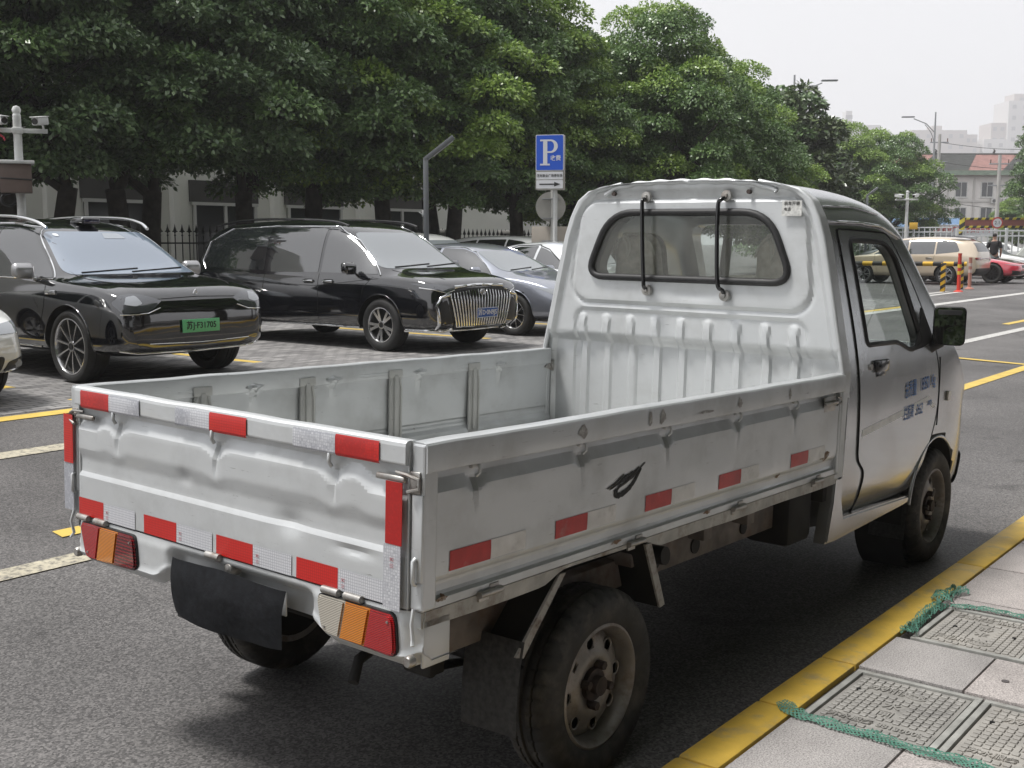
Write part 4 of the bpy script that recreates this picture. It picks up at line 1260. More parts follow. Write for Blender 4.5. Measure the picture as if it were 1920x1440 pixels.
for sg in (-1, 1):
    hfield(bm, [0, 1], vs, lambda u, v: (1.734 + .10 * u, sg * (lerpt(HW, v) + .0005 + .0015 * u), v))
hfield(bm, frange(-1, 1, .05), [0, 1], lambda u, v: (1.736 + .11 * v, u * .33, 1.955 - .05 * abs(u * .33) ** 2 + .008 * v))
rw = obj('rear_wall', bm, TP, truck, 22)
# side flanges of the wall
for sg in (-1, 1):
    bm = BM(); P = [(1.745, sg * (lerpt(HW, z) + .002), z) for z in frange(.72, 1.95, .04)]
    tube(bm, P, .011, 8); obj('edge_flange', bm, TP, rw, 50)
bm = BM(); tube(bm, [(1.740, u * lerpt(HW, 1.94) * .98, 1.955 - .03 * abs(u) ** 3 - .022 * abs(u) ** 8 + .003 * math.sin(u * 24)) for u in frange(-1, 1, .04)], .012, 8); obj('roof_lip', bm, TP, rw, 50)
for y in (.385, -.315):
    bm = BM(); cyl(bm, (1.724, y, 1.905), (1.74, y, 1.905), .010, n=12)
    obj('grommet', bm, HUBM, rw, 40)
bm = BM(); Pw = [Vector((1.738, a, b)) for a, b in RW]; tube(bm, Pw, (.020, .012), 8, closed=True) if False else tube(bm, Pw, .0165, 8, closed=True)
obj('rubber_seal', bm, BLK, rw, 60)
GLR = glass_mat('grimy_rear_glass', (.88, .90, .88), dirt=.10)
bm = BM(); prism(bm, RW, 1.742, 1.747, 'x'); obj('rear_window', bm, GLR, truck, 0)
for y0, y1, z1 in ((.203, .182, 1.461), (-.21, -.222, 1.452)):
    bm = BM()
    tube(bm, catmull([(1.715, y0, 1.882), (1.695, y0 + (.0 if y0 > 0 else .01), 1.87), (1.692, y0 + (.0 if y0 > 0 else .022), 1.84), (1.692, (y0 + y1) / 2 + (0 if y0 > 0 else .024), 1.65), (1.694, y1 + (0 if y0 > 0 else .02), 1.50), (1.70, y1, 1.475), (1.725, y1, z1)], 5), .0095, 10)
    o = obj('guard_bar', bm, BLKG, truck, 60)
    for zz, yy, xx in ((1.888, y0, 1.712), (z1 - .002, y1, 1.712)):
        bm = BM(); lathe(bm, [(0, -.02), (.010, -.019), (.012, -.008), (.024, -.006), (.026, .01)], 14, Matrix.Translation((xx + .012, yy, zz)) @ Matrix.Rotation(R(-90), 4, 'Z'))
        obj('bolt', bm, STEEL, o, 40)
bm = BM(); bx(bm, 1.7255, 1.7275, -.565, -.475, 1.80, 1.865); st_ = obj('sticker', bm, mat('sticker_white', (.62, .62, .60), .6, nz=(60, .3)), rw, 0, 'small worn white sticker by the window')
bm = BM(); text_bm(bm, '装车开锁', .018, basis((1.7245, -.52, 1.852), (0, -1, 0), (0, 0, 1)), .0003); text_bm(bm, '电话', .016, basis((1.7245, -.50, 1.828), (0, -1, 0), (0, 0, 1)), .0003)
obj('sticker_print', bm, BLK, rw, 0)
# doors and side trim
GLS = glass_mat('door_glass', (.82, .86, .84), ior=1.5)
GLW = glass_mat('windscreen_glass', (.85, .9, .88))
SEAM = mat('dark_seam', (.006, .006, .006), .9)
for sg in (-1, 1):
    d = patch('door', bvc, DOOR, 'y', sg, TC, truck, .005, .05, holes=[DWIN], rim=.004, smooth=30)
    loop = DOOR + [DOOR[0]]
    strip('door_seam', bvc, loop, .009, 'y', sg, SEAM, d, .003)
    strip('window_seal', bvc, DWIN + [DWIN[0]], .024, 'y', sg, BLK, d, .003)
    # frame of the window: black inner band
    bm = BM(); P = []
    cx = sum(p[0] for p in DWIN) / len(DWIN); cz = sum(p[1] for p in DWIN) / len(DWIN)
    for a, b in DWIN:
        q, nn = cast(bvc, a, b, 'y', sg)
        if q is None: q = Vector((a, sg * tum(b), b))
        P.append((a, q.y - sg * .022, b))
    vs_ = [bm.verts.new(p) for p in P]; bmesh.ops.triangle_fill(bm, edges=[bm.edges.new((vs_[i], vs_[(i + 1) % len(vs_)])) for i in range(len(vs_))])
    obj('door_glass', bm, GLS, d, 0)
    q, nn = cast(bvc, 2.18, 1.14, 'y', sg)
    bm = BM(); box(bm, (2.185, q.y + sg * .006, 1.155), (.15, .03, .055), .008); bx(bm, 2.12, 2.25, q.y - sg * .01, q.y + sg * .008, 1.085, 1.13, .006); obj('door_handle', bm, BLKG, d, 40)
    bm = BM(); cyl(bm, (2.065, q.y - .02 * sg, 1.155), (2.065, q.y + .012 * sg, 1.155), .013, n=16); obj('door_lock', bm, STEEL, d, 40)
    # mirror triangle + mirror
    patch('mirror_base', bvc, [(2.62, 1.20), (2.76, 1.21), (2.90, 1.24), (2.80, 1.40), (2.76, 1.34)], 'y', sg, BLK, d, .012, .05)
    mi = link(bpy.data.objects.new('mirror', None)); mi.parent = truck
    bm = BM()
    vsm = box(bm, (0, 0, 0), (.085, .165, .205), .03, seg=3)
    for v in bm.verts:
        k = ss(-.045, .045, v.co.x); v.co.y *= 1 - .35 * k; v.co.z *= 1 - .3 * k
    xf(bm, bm.verts[:], Matrix.Translation((2.90, sg * .842, 1.315)) @ Matrix.Rotation(sg * R(-16), 4, 'Z'))
    tube(bm, [(2.84, sg * .72, 1.215), (2.89, sg * .76, 1.205), (2.91, sg * .80, 1.235)], .03, 10)
    obj('mirror_housing', bm, BLK, mi, 45)
    bm = BM(); prism(bm, rpoly([(-.070, -.09), (.070, -.09), (.070, .09), (-.070, .09)], .026), 0, -.003, 'x')
    xf(bm, bm.verts[:], Matrix.Translation((2.90, sg * .842, 1.315)) @ Matrix.Rotation(sg * R(-16), 4, 'Z') @ Matrix.Translation((-.0435, 0, 0)) @ Matrix.Rotation(R(4.2), 4, 'Y'))
    obj('mirror_glass', bm, mat('mirror_silver', (.85, .86, .86), .015, 1.), mi, 0)
    patch('side_repeater', bvc, rpoly([(3.14, .915), (3.19, .915), (3.19, .965), (3.14, .965)], .012), 'y', sg, mat('clear_repeater', (.7, .66, .58), .15, coat=.5), truck, .012, .02)
    # roof drip rail, roof crease, sill strip, belt
    strip('drip_rail', bvc, [(1.78, 1.778), (2.2, 1.785), (2.45, 1.778), (2.66, 1.735)], .018, 'y', sg, TC, cab, .006)
    strip('roof_crease', bvc, [(1.80, 1.845), (2.2, 1.86), (2.5, 1.84)], .010, 'y', sg, TC, cab, .001)
    strip('fender_seam', bvc, [(3.02, 1.15), (3.02, .80)], .006, 'y', sg, SEAM, cab, .001)
    strip('pillar_seam', bvc, [(1.80, .70), (1.80, 1.15)], .005, 'y', sg, SEAM, cab, .001)
    patch('door_stripe', bvc, [(1.99, .885), (2.55, .935), (2.83, .965), (2.96, .905), (2.93, .895), (2.82, .94), (2.55, .905), (1.985, .853)], 'y', sg, mat('pale_decal', (.82, .83, .83), .4, nz=(20, .1)), d, .0065, .04)
    # sill step and arch lip
    bm = BM(); prism(bm, [(1.685, .425), (1.80, .422), (2.66, .45), (2.71, .485), (1.86, .515), (1.83, .60), (1.83, .70), (1.745, .70), (1.735, .60)], sg * .715, sg * .7735, 'y')
    bmesh.ops.bevel(bm, geom=[e for e in bm.edges if all(abs(v.co.y) > .77 for v in e.verts)], offset=.008, segments=2, affect='EDGES')
    obj('lower_skirt', bm, TC, truck, 30)
    strip('sill_seam', bvc, [(1.84, .505), (2.72, .485)], .008, 'y', sg, SEAM, cab, .001)
    bm = BM(); tube(bm, [(3.039 + .362 * math.cos(a), sg * .772, .377 + .362 * math.sin(a)) for a in [R(k) for k in range(50, 176, 6)]], .009, 8); obj('arch_lip', bm, TC, cab, 60)
    bm = BM(); lathe(bm, [(.355, sg * .50), (.355, sg * .74)], 40, Matrix.Translation((3.039, 0, .377))); obj('wheel_liner', bm, UND, cab, 40)
# blue stencil lettering on the near door
BLU = mat('faded_blue_stencil', (.03, .14, .42), .55, dirt=(30, .55, (.4, .42, .43), .52))
def stencil(s, x, z, h, xs_):
    bm = BM()
    text_bm(bm, s, h, Matrix.Identity(4), .0, xs_, .001)
    es = bm.edges[:]
    for v in bm.verts:
        a, b = v.co.x, v.co.y
        q, nn = cast(bvc, x + a, z + b + .05 * a, 'y', -1)
        v.co = q + nn * (.0082 if v.co.z >= 0 else .007)
    return bm
d = [o for o in truck.children if o.name.startswith('door')][0]
for s, x, z, h, xs_ in (('总质量', 2.575, 1.015, .085, .62), ('1850', 2.775, 1.03, .085, .80), ('Kg', 2.90, 1.04, .075, .8), ('栏板高', 2.56, .905, .075, .62), ('362', 2.71, .91, .075, .85), ('mm', 2.86, .935, .05, .8)):
    bm = stencil(s, x, z, h, xs_); bm.normal_update()
    obj('stencil_lettering', bm, BLU, d, 0)
# windscreen
bm = BM(); P = []
for a, b in WS:
    q, nn = cast(bvc, a, b, 'x', 1); P.append(q - nn * .012)
vs_ = [bm.verts.new(p) for p in P]; bmesh.ops.triangle_fill(bm, edges=[bm.edges.new((vs_[i], vs_[(i + 1) % len(vs_)])) for i in range(len(vs_))])
obj('windscreen', bm, GLW, truck, 0)
# front bumper and lamps (seen from other sides)
patch('front_bumper', bvc, rpoly([(-.72, .42), (.72, .42), (.74, .60), (-.74, .60)], .04), 'x', 1, BLK, truck, .015, .06)
for sg in (-1, 1): patch('headlight', bvc, rpoly([(sg * .40, .70), (sg * .70, .70), (sg * .72, .88), (sg * .46, .82)], .03), 'x', 1, mat('lamp_glass', (.75, .76, .76), .08, coat=.6, metal=.4), truck, .008, .04)
# seats, dash, wheel
SEAT = mat('beige_seat_cover', (.52, .47, .40), .85, nz=(30, .2), bump=(60, .3, .004))
for y in (.36, -.40):
    s = link(bpy.data.objects.new('seat', None)); s.parent = truck
    bm = BM(); prism(bm, rpoly([(y - .215, .95), (y + .215, .95), (y + .20, 1.40), (y + .135, 1.50), (y + .125, 1.73), (y - .125, 1.73), (y - .135, 1.50), (y - .20, 1.40)], (.03, .03, .1, .1, .1, .1, .1, .1), 5), 1.90, 2.01, 'x')
    for v in bm.verts: v.co.x += (1.0 - v.co.z) * .10 + .06
    bmesh.ops.bevel(bm, geom=[e for e in bm.edges if len(e.link_faces) == 2 and e.calc_face_angle(0) > 1.2], offset=.03, segments=3, affect='EDGES')
    obj('seat_back', bm, SEAT, s, 50)
    bm = BM(); bx(bm, 1.98, 2.45, y - .22, y + .22, .82, 1.0, .05); obj('cushion', bm, SEAT, s, 50)
    bm = BM(); 
    for k in (0, 1): tube(bm, catmull([(1.862, y + .02 - .03 * k, 1.725), (1.86, y + .03 + .02 * k, 1.72), (1.862, y + .01 + .02 * k, 1.66), (1.868, y + .03, 1.61)], 5), .005, 6)
    tube(bm, [(1.885, y + .12 * math.cos(a), 1.60 + .125 * math.sin(a)) for a in [R(q) for q in range(10, 175, 8)]], .006, 6)
    obj('cover_tie', bm, mat('pale_cord', (.5, .48, .42), .8), s, 50)
bm = BM(); bx(bm, 2.78, 3.25, -.66, .66, .85, 1.20, .08); bx(bm, 2.5, 3.3, -.66, .66, .48, .55)
db = obj('dashboard', bm, mat('dash_plastic', (.10, .10, .105), .6), truck, 40)
bm = BM(); Mw = Matrix.Translation((2.66, .36, 1.16)) @ Matrix.Rotation(R(-55), 4, 'Y')
tube(bm, [Mw @ Vector((.19 * math.cos(a), .19 * math.sin(a), 0)) for a in [2 * PI * k / 28 for k in range(28)]], .014, 8, closed=True)
for a in (0, 2.1, 4.2): tube(bm, [Mw @ Vector((0, 0, -.03)), Mw @ Vector((.185 * math.cos(a), .185 * math.sin(a), 0))], .012, 6)
tube(bm, [Mw @ Vector((0, 0, -.02)), (2.9, .36, .98)], .025, 8)
obj('steering_wheel', bm, BLK, truck, 50)
bm = BM(); bx(bm, 1.85, 3.4, -.70, .70, .47, .50); obj('cab_floor', bm, UND, truck, 0)
# ------------------------------------------------------------ cars
GLD = mat('tinted_car_glass', (.012, .014, .016), .03, spec=1., ior=1.9)
GLF = mat('sky_painted_windscreen', (.20, .22, .235), .04, spec=1., ior=1.9)  # pale base colour stands in for sky reflected in the coated glass
GLB = mat('blue_sky_painted_windscreen', (.19, .235, .30), .04, spec=1., ior=1.9)  # bluish base colour paints the sky's reflection into the glass
CTRIM = mat('car_black_trim', (.014, .014, .015), .4)
CWELL = mat('wheel_well', (.008, .008, .008), .9)
ALLOY = mat('bright_alloy', (.62, .62, .63), .22, .9)
LAMP = mat('headlamp_cover', (.30, .32, .34), .06, spec=.8, coat=1., metal=.35)
LAMPD = mat('headlamp_smoked', (.07, .075, .085), .06, coat=1., metal=.2)
def car_paint(name, col, metal=.3, rough=.22):
    return mat(name, col, rough, metal, coat=1., nz=(3, .03))
def carloft(st):
    bm = BM(); rings = []
    for x, zb, zl, zt, wl, wb, wt in st:
        wm = max(wl, wb) + .012
        d = zt - zl
        h = [(0, zb), (wl * .82, zb), (wl, zb + .09), (wm, zb + (zl - zb) * .55), (wb, zl - .04), (wb - .03, zl + .012),
             (wt + (wb - wt) * .12 + .02, zl + d * .80), (wt * .86, zt - d * .055), (wt * .5, zt - d * .012), (0, zt)]
        pts = h + [(-y, z) for y, z in h[-2:0:-1]]
        rings.append([bm.verts.new((x, y, z)) for y, z in pts])
    n = len(rings[0])
    for A_, B_ in zip(rings, rings[1:]):
        for k in range(n): bm.faces.new((A_[k], A_[(k + 1) % n], B_[(k + 1) % n], B_[k]))
    bm.faces.new(rings[0]); bm.faces.new(rings[-1][::-1])
    bmesh.ops.recalc_face_normals(bm, faces=bm.faces[:])
    if bm.calc_volume(signed=True) < 0: bmesh.ops.reverse_faces(bm, faces=bm.faces[:])
    cl = bm.edges.layers.float.new('crease_edge')
    for r_ in rings:
        for a, b in zip(rings, rings[1:]):
            pass
    for a, b in zip(rings, rings[1:]):
        for k in (2, 5, n - 2, n - 5):
            e = bm.edges.get((a[k], b[k]))
            if e: e[cl] = .35
    return bm
def car_body(st, axles, Rw, wellw=.3, halfw=.95):
    o = sub(tmp(carloft(st)), 2)
    bmq = BM(); bmq.from_mesh(o.data); bv = BVHTree.FromBMesh(bmq); bmq.free()
    bm = BM()
    for ax in axles:
        for s in (-1, 1): cyl(bm, (ax, s * (halfw + .3), Rw), (ax, s * (halfw - wellw), Rw), Rw + .045, n=40)
    me = boolean(o, [tmp(bm)])
    return me, bv
def car_wheel_meshes(key, Rw, rim, w, spokes, style):
    bm = tyre_bm(Rw, rim, w, 48); mt = bpy.data.meshes.new('tyre'); bm.to_mesh(mt); bm.free(); finish(mt, mat('car_tyre', (.018, .018, .018), .7, nz=(14, .3)), 45)
    bm = BM(); h = w / 2
    lathe(bm, [(rim + .004, -h * .82), (rim + .005, -h * .92), (rim - .006, -h * .94), (rim - .016, -h * .80), (rim - .02, -h * .2), (rim - .02, h * .8)], 44)
    def spoke(a, w0, w1, tw=0., r0=.05, r1=None):
        r1 = r1 or rim - .012
        M = Matrix.Rotation(a, 4, 'Y')
        A_ = []
        for r_, ww, d, t in ((r0, w0, -.72, 0), ((r0 + r1) / 2, (w0 + w1) / 2, -.80, tw * .5), (r1, w1, -.84, tw)):
            c_ = Vector((t, 0, r_))
            A_.append([bm.verts.new(M @ (c_ + Vector(p))) for p in ((-ww, d * h, 0), (ww, d * h, 0), (ww * .8, d * h + .03, 0), (-ww * .8, d * h + .03, 0))])
        for p, q in zip(A_, A_[1:]):
            for k in range(4): bm.faces.new((p[k], p[(k + 1) % 4], q[(k + 1) % 4], q[k]))
    if style == 'straight':
        for k in range(spokes): spoke(2 * PI * k / spokes, .007, .011)
    elif style == 'double':
        for k in range(spokes):
            for s in (-1, 1): spoke(2 * PI * k / spokes + s * .07, .018, .020, s * .028)
    elif style == 'mesh':
        for k in range(spokes):
            for s in (-1, 1): spoke(2 * PI * k / spokes, .009, .008, s * .07)
    else:
        for k in range(spokes): spoke(2 * PI * k / spokes, .028, .02)
    cyl(bm, (0, -h * .78, 0), (0, -h * .4, 0), .055, n=20)
    bmesh.ops.recalc_face_normals(bm, faces=bm.faces[:])
    mr = bpy.data.meshes.new('rim'); bm.to_mesh(mr); bm.free(); finish(mr, key, 35)
    bm = BM(); cyl(bm, (0, -h * .35, 0), (0, h * .1, 0), rim - .02, n=32); cyl(bm, (0, -h * .84, 0), (0, -h * .76, 0), .035, n=16)
    mb = bpy.data.meshes.new('brake_disc'); bm.to_mesh(mb); bm.free(); finish(mb, CWELL, 35)
    return mt, mr, mb
def put_wheels(car, meshes, axles, track, Rw, w, steer=0.):
    for ax in axles:
        for s in (-1, 1):
            wo = link(bpy.data.objects.new('wheel', None)); wo.parent = car
            wo.location = (ax, s * (track - w / 2), Rw); wo.rotation_euler = (0, random.uniform(0, 1), (PI if s > 0 else 0))
            for nm, me in zip(('tyre', 'rim', 'brake_disc'), meshes): inst(nm, me, wo)
def car(name, label, loc, rz, st, axles, Rw, rim, paintm, wheelm=None, spokes=10, style='straight', halfw=.95, wins=(), wsx=None, rearw=None, group=None, hood=None, cat='car', gl=None, wlip=True, ww=.24):
    t = thing(name, label, cat, loc, rz, group)
    me, bv = car_body(st, axles, Rw, halfw=halfw)
    finish(me, [paintm, CWELL], 34)
    for p in me.polygons:
        c_ = p.center
        for ax in axles:
            rr = math.hypot(c_.x - ax, c_.z - Rw)
            if rr < Rw + .05 and abs(c_.y) < halfw + .1 and (abs(rr - Rw - .045) < .004 or abs(abs(c_.y) - (halfw - .3)) < .01): p.material_index = 1
    b = inst('body', me, t)
    put_wheels(t, car_wheel_meshes(wheelm or ALLOY, Rw, rim, ww, spokes, style), axles, halfw - .012, Rw, ww)
    for poly in wins:
        for s in (-1, 1): patch('side_window', bv, poly, 'y', s, GLD, t, .004, .06)
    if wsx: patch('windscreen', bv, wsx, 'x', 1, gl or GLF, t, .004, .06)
    if wsx:
        zz = min(p[1] for p in wsx) + .012; hw_ = max(p[0] for p in wsx)
        for a_, b_ in ((-.85, .05), (-.1, .80)): strip('wiper', bv, [(hw_ * a_, zz), (hw_ * b_, zz + .035)], .022, 'x', 1, CTRIM, t, .010)
    if rearw: patch('rear_window', bv, rearw, 'x', -1, GLD, t, .004, .06)
    if wlip:
        for ax in axles:
            for s in (-1, 1):
                pts = [(ax + (Rw + .05) * math.cos(R(a)), Rw + (Rw + .05) * math.sin(R(a))) for a in range(-8, 190, 6)]
                strip('arch_lip', bv, pts, .016, 'y', s, paintm, b, .001)
    return t, b, bv
def plate(t, bv, y, z, w, h, bgm, fgm, s, x=None, big=None, rim=None):
    q, nn = cast(bv, y, z, 'x', 1)
    xx = (x if x is not None else q.x + .03)
    p = link(bpy.data.objects.new('number_plate', None)); p.parent = t
    bm = BM(); bx(bm, xx - .012, xx, y - w / 2, y + w / 2, z - h / 2, z + h / 2, .003); obj('plate_sheet', bm, bgm, p, 30)
    if rim:
        bm = BM(); tube(bm, [(xx + .001, y + a * (w / 2 - .006), z + b * (h / 2 - .006)) for a, b in ((-1, -1), (1, -1), (1, 1), (-1, 1))], .0035, 4, closed=True); obj('plate_rim', bm, rim, p, 0)
    bm = BM(); text_bm(bm, s, h * .66, basis((xx + .001, y, z), (0, 1, 0), (0, 0, 1)), .0008, w * .92 / (len(s) * h * .37), .0016)
    obj('plate_lettering', bm, fgm, p, 0)
    return p
def seams(t, b, bv, lines, axis='y', sides=(-1, 1), w=.007, m=None, nm='panel_seam'):
    for L in lines:
        for s in sides: strip(nm, bv, L, w, axis, s, m or SEAM, b, .0005)
def mirrors(t, pm, x, y, z, sc=1.):
    for s in (-1, 1):
        bm = BM(); box(bm, (x, s * y, z), (.13 * sc, .22 * sc, .15 * sc), .045 * sc, seg=3); tube(bm, [(x + .03, s * (y - .10), z - .07), (x + .05, s * (y - .20), z - .10)], .022, 8)
        for v in bm.verts:
            if v.co.x > x + .02: v.co.z -= .02
        obj('mirror', bm, pm, t, 50)
WPOLE_ = mat('white_sticker', (.7, .72, .74), .5)
FACE = -PI / 2      # parked cars look towards the road (-y)
BLACKP = car_paint('black_car_paint', (.004, .0045, .0065), .0, .07)
SILVP = car_paint('silver_blue_car_paint', (.31, .33, .385), .65, .28)
# --- black electric suv
ST_SUV = [(-2.60, .55, .95, 1.05, .70, .72, .52), (-2.56, .42, .98, 1.20, .86, .88, .62), (-2.40, .33, 1.06, 1.55, .93, .95, .66), (-2.0, .28, 1.09, 1.70, .965, .975, .68),
          (-1.35, .27, 1.09, 1.745, .975, .985, .70), (-.5, .27, 1.08, 1.755, .975, .98, .71), (.25, .27, 1.065, 1.725, .975, .975, .69), (.70, .27, 1.06, 1.625, .975, .97, .67),
          (1.15, .27, 1.05, 1.33, .975, .965, .69), (1.42, .27, 1.04, 1.145, .975, .96, .70), (1.62, .27, 1.03, 1.095, .975, .955, .70), (2.05, .27, 1.0, 1.065, .965, .945, .68), (2.38, .29, .945, 1.01, .935, .915, .65), (2.55, .33, .845, .915, .84, .835, .57), (2.605, .40, .66, .745, .71, .71, .47)]
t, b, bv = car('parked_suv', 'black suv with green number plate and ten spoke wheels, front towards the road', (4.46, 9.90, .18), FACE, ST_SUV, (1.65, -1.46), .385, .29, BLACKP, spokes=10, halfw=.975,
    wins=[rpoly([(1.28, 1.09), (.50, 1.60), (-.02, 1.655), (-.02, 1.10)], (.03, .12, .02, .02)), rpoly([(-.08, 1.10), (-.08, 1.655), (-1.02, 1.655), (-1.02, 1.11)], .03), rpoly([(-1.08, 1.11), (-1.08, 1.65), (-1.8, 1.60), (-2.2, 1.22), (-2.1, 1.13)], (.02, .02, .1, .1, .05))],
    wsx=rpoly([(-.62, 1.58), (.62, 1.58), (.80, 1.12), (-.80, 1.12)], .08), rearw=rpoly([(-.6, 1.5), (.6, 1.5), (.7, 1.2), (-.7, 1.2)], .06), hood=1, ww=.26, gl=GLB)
SUVD = mat('suv_fascia_gloss', (.005, .005, .006), .05, coat=1.)
patch('front_fascia', bv, rpoly([(-.74, .40), (.74, .40), (.80, .62), (.70, .865), (-.70, .865), (-.80, .62)], .06), 'x', 1, SUVD, t, .003, .05)
for s in (-1, 1):
    patch('headlight', bv, rpoly([(s * .44, .87), (s * .60, .765), (s * .86, .755), (s * .905, .85), (s * .86, .93), (s * .66, .95)], (.02, .04, .03, .03, .05, .08)), 'x', 1, LAMPD, t, .006, .04)
    patch('lamp_reflector', bv, rpoly([(s * .66, .845), (s * .74, .82), (s * .84, .84), (s * .80, .91), (s * .70, .925)], .02), 'x', 1, LAMP, t, .009, .03)
    strip('lamp_trim', bv, [(s * .48, .80), (s * .62, .75), (s * .87, .74)], .012, 'x', 1, CHR, t, .008)
    strip('window_trim', bv, [(1.32, 1.085), (.52, 1.625), (0, 1.68), (-1.0, 1.685), (-1.8, 1.625), (-2.25, 1.22)], .022, 'y', s, CHR, t, .004)
    strip('belt_trim', bv, [(1.32, 1.075), (-2.2, 1.10)], .016, 'y', s, CHR, t, .006)
    bm = BM(); tube(bm, catmull([(.74, s * .635, 1.62), (.55, s * .655, 1.695), (.1, s * .67, 1.755), (-1.0, s * .67, 1.775), (-1.9, s * .64, 1.73), (-2.1, s * .62, 1.67)], 6), (.020), 8); obj('roof_rail', bm, CHR, t, 50)
    bm = BM(); q, nn = cast(bv, 1.35, .94, 'y', s); box(bm, (1.35, q.y + s * .005, .94), (.20, .02, .045), .008); obj('side_camera', bm, CHR, t, 40)
    seams(t, b, bv, [[(1.24, 1.05), (1.22, .80), (1.10, .45)], [(-.06, 1.08), (-.06, .45)], [(-1.05, 1.08), (-1.0, .9), (-.95, .6)]], sides=(s,))
    strip('sill_trim', bv, [(1.1, .36), (-.95, .36)], .02, 'y', s, CHR, t, .004)
strip('chrome_bumper_line', bv, [(-.86, .375), (-.7, .345), (0, .335), (.7, .345), (.86, .375)], .022, 'x', 1, CHR, t, .004)
strip('lower_grille_line', bv, [(-.62, .44), (0, .425), (.62, .44)], .010, 'x', 1, CHR, t, .006)
strip('hood_edge', bv, [(-.70, .88), (0, .90), (.70, .88)], .008, 'x', 1, SEAM, b, .001)
for s in (-1, 1): strip('hood_seam', bv, [(1.35, s * .74), (1.9, s * .72), (2.3, s * .60)], .007, 'z', 1, SEAM, b, .001)
bm = BM(); q, nn = cast(bv, 0, .93, 'x', 1)
tube(bm, [q + Vector((.006, .022 * math.cos(a), .034 * math.sin(a) + .012 * math.sin(2 * a))) for a in [2 * PI * k / 20 for k in range(20)]], .006, 6, closed=True); obj('badge', bm, CHR, t, 50)
plate(t, bv, -.02, .60, .46, .135, mat('plate_green', (.16, .55, .26), .4), BLK, '苏J·F31705')
patch('round_sticker', bv, rpoly([(-.56, 1.525), (-.51, 1.525), (-.51, 1.555), (-.56, 1.555)], .02), 'x', 1, WPOLE_, t, .008, .04)
patch('sensor_window', bv, rpoly([(-.02, 1.50), (.26, 1.50), (.22, 1.56), (.02, 1.56)], .02), 'x', 1, mat('sensor_grey', (.34, .37, .41), .2), t, .007, .05)
bm = BM(); q, nn = cast(bv, .42, 0, 'z', 1); box(bm, (.46, 0, q.z + .035), (.28, .24, .075), .03, seg=3); obj('roof_lidar', bm, BLACKP, t, 50)
bm = BM(); box(bm, (.605, 0, q.z + .02), (.012, .19, .045), .005); obj('lidar_window', bm, mat('lidar_glass', (.02, .012, .05), .05, coat=1.), t, 40)
mirrors(t, mat('mirror_silver_paint', (.45, .45, .46), .3, .6), .98, 1.06, 1.17)
# --- black minivan
ST_MPV = [(-2.58, .55, .98, 1.08, .70, .74, .55), (-2.54, .42, 1.0, 1.30, .88, .90, .64), (-2.42, .32, 1.05, 1.66, .94, .95, .72), (-2.0, .27, 1.05, 1.765, .965, .97, .75),
          (-1.3, .26, 1.04, 1.80, .975, .98, .765), (-.4, .26, 1.02, 1.80, .975, .975, .765), (.35, .26, 1.0, 1.775, .975, .97, .74), (.80, .26, .99, 1.68, .975, .965, .71),
          (1.22, .26, 1.0, 1.38, .975, .955, .68), (1.62, .26, .99, 1.115, .97, .95, .69), (1.82, .26, .985, 1.075, .965, .94, .68), (2.15, .27, .97, 1.04, .95, .92, .66), (2.40, .28, .93, .985, .90, .88, .62), (2.53, .31, .84, .90, .82, .81, .54), (2.575, .38, .64, .74, .70, .68, .44)]
t, b, bv = car('parked_minivan', 'black minivan with tall chrome slat grille and blue number plate', (8.92, 9.78, .18), FACE, ST_MPV, (1.60, -1.46), .36, .232, BLACKP, spokes=5, style='double', halfw=.975,
    wins=[rpoly([(1.50, 1.035), (.92, 1.46), (.52, 1.645), (.42, 1.655), (.42, 1.045)], (.02, .1, .05, .02, .02)), rpoly([(.36, 1.045), (.36, 1.66), (-.72, 1.675), (-.72, 1.04)], .03), rpoly([(-.80, 1.06), (-.80, 1.675), (-1.75, 1.64), (-2.18, 1.46), (-2.28, 1.20), (-2.15, 1.09)], (.02, .02, .15, .08, .05, .05))],
    wsx=rpoly([(-.63, 1.60), (.63, 1.60), (.80, 1.11), (-.80, 1.11)], .08), rearw=rpoly([(-.6, 1.5), (.6, 1.5), (.7, 1.2), (-.7, 1.2)], .06), ww=.235)
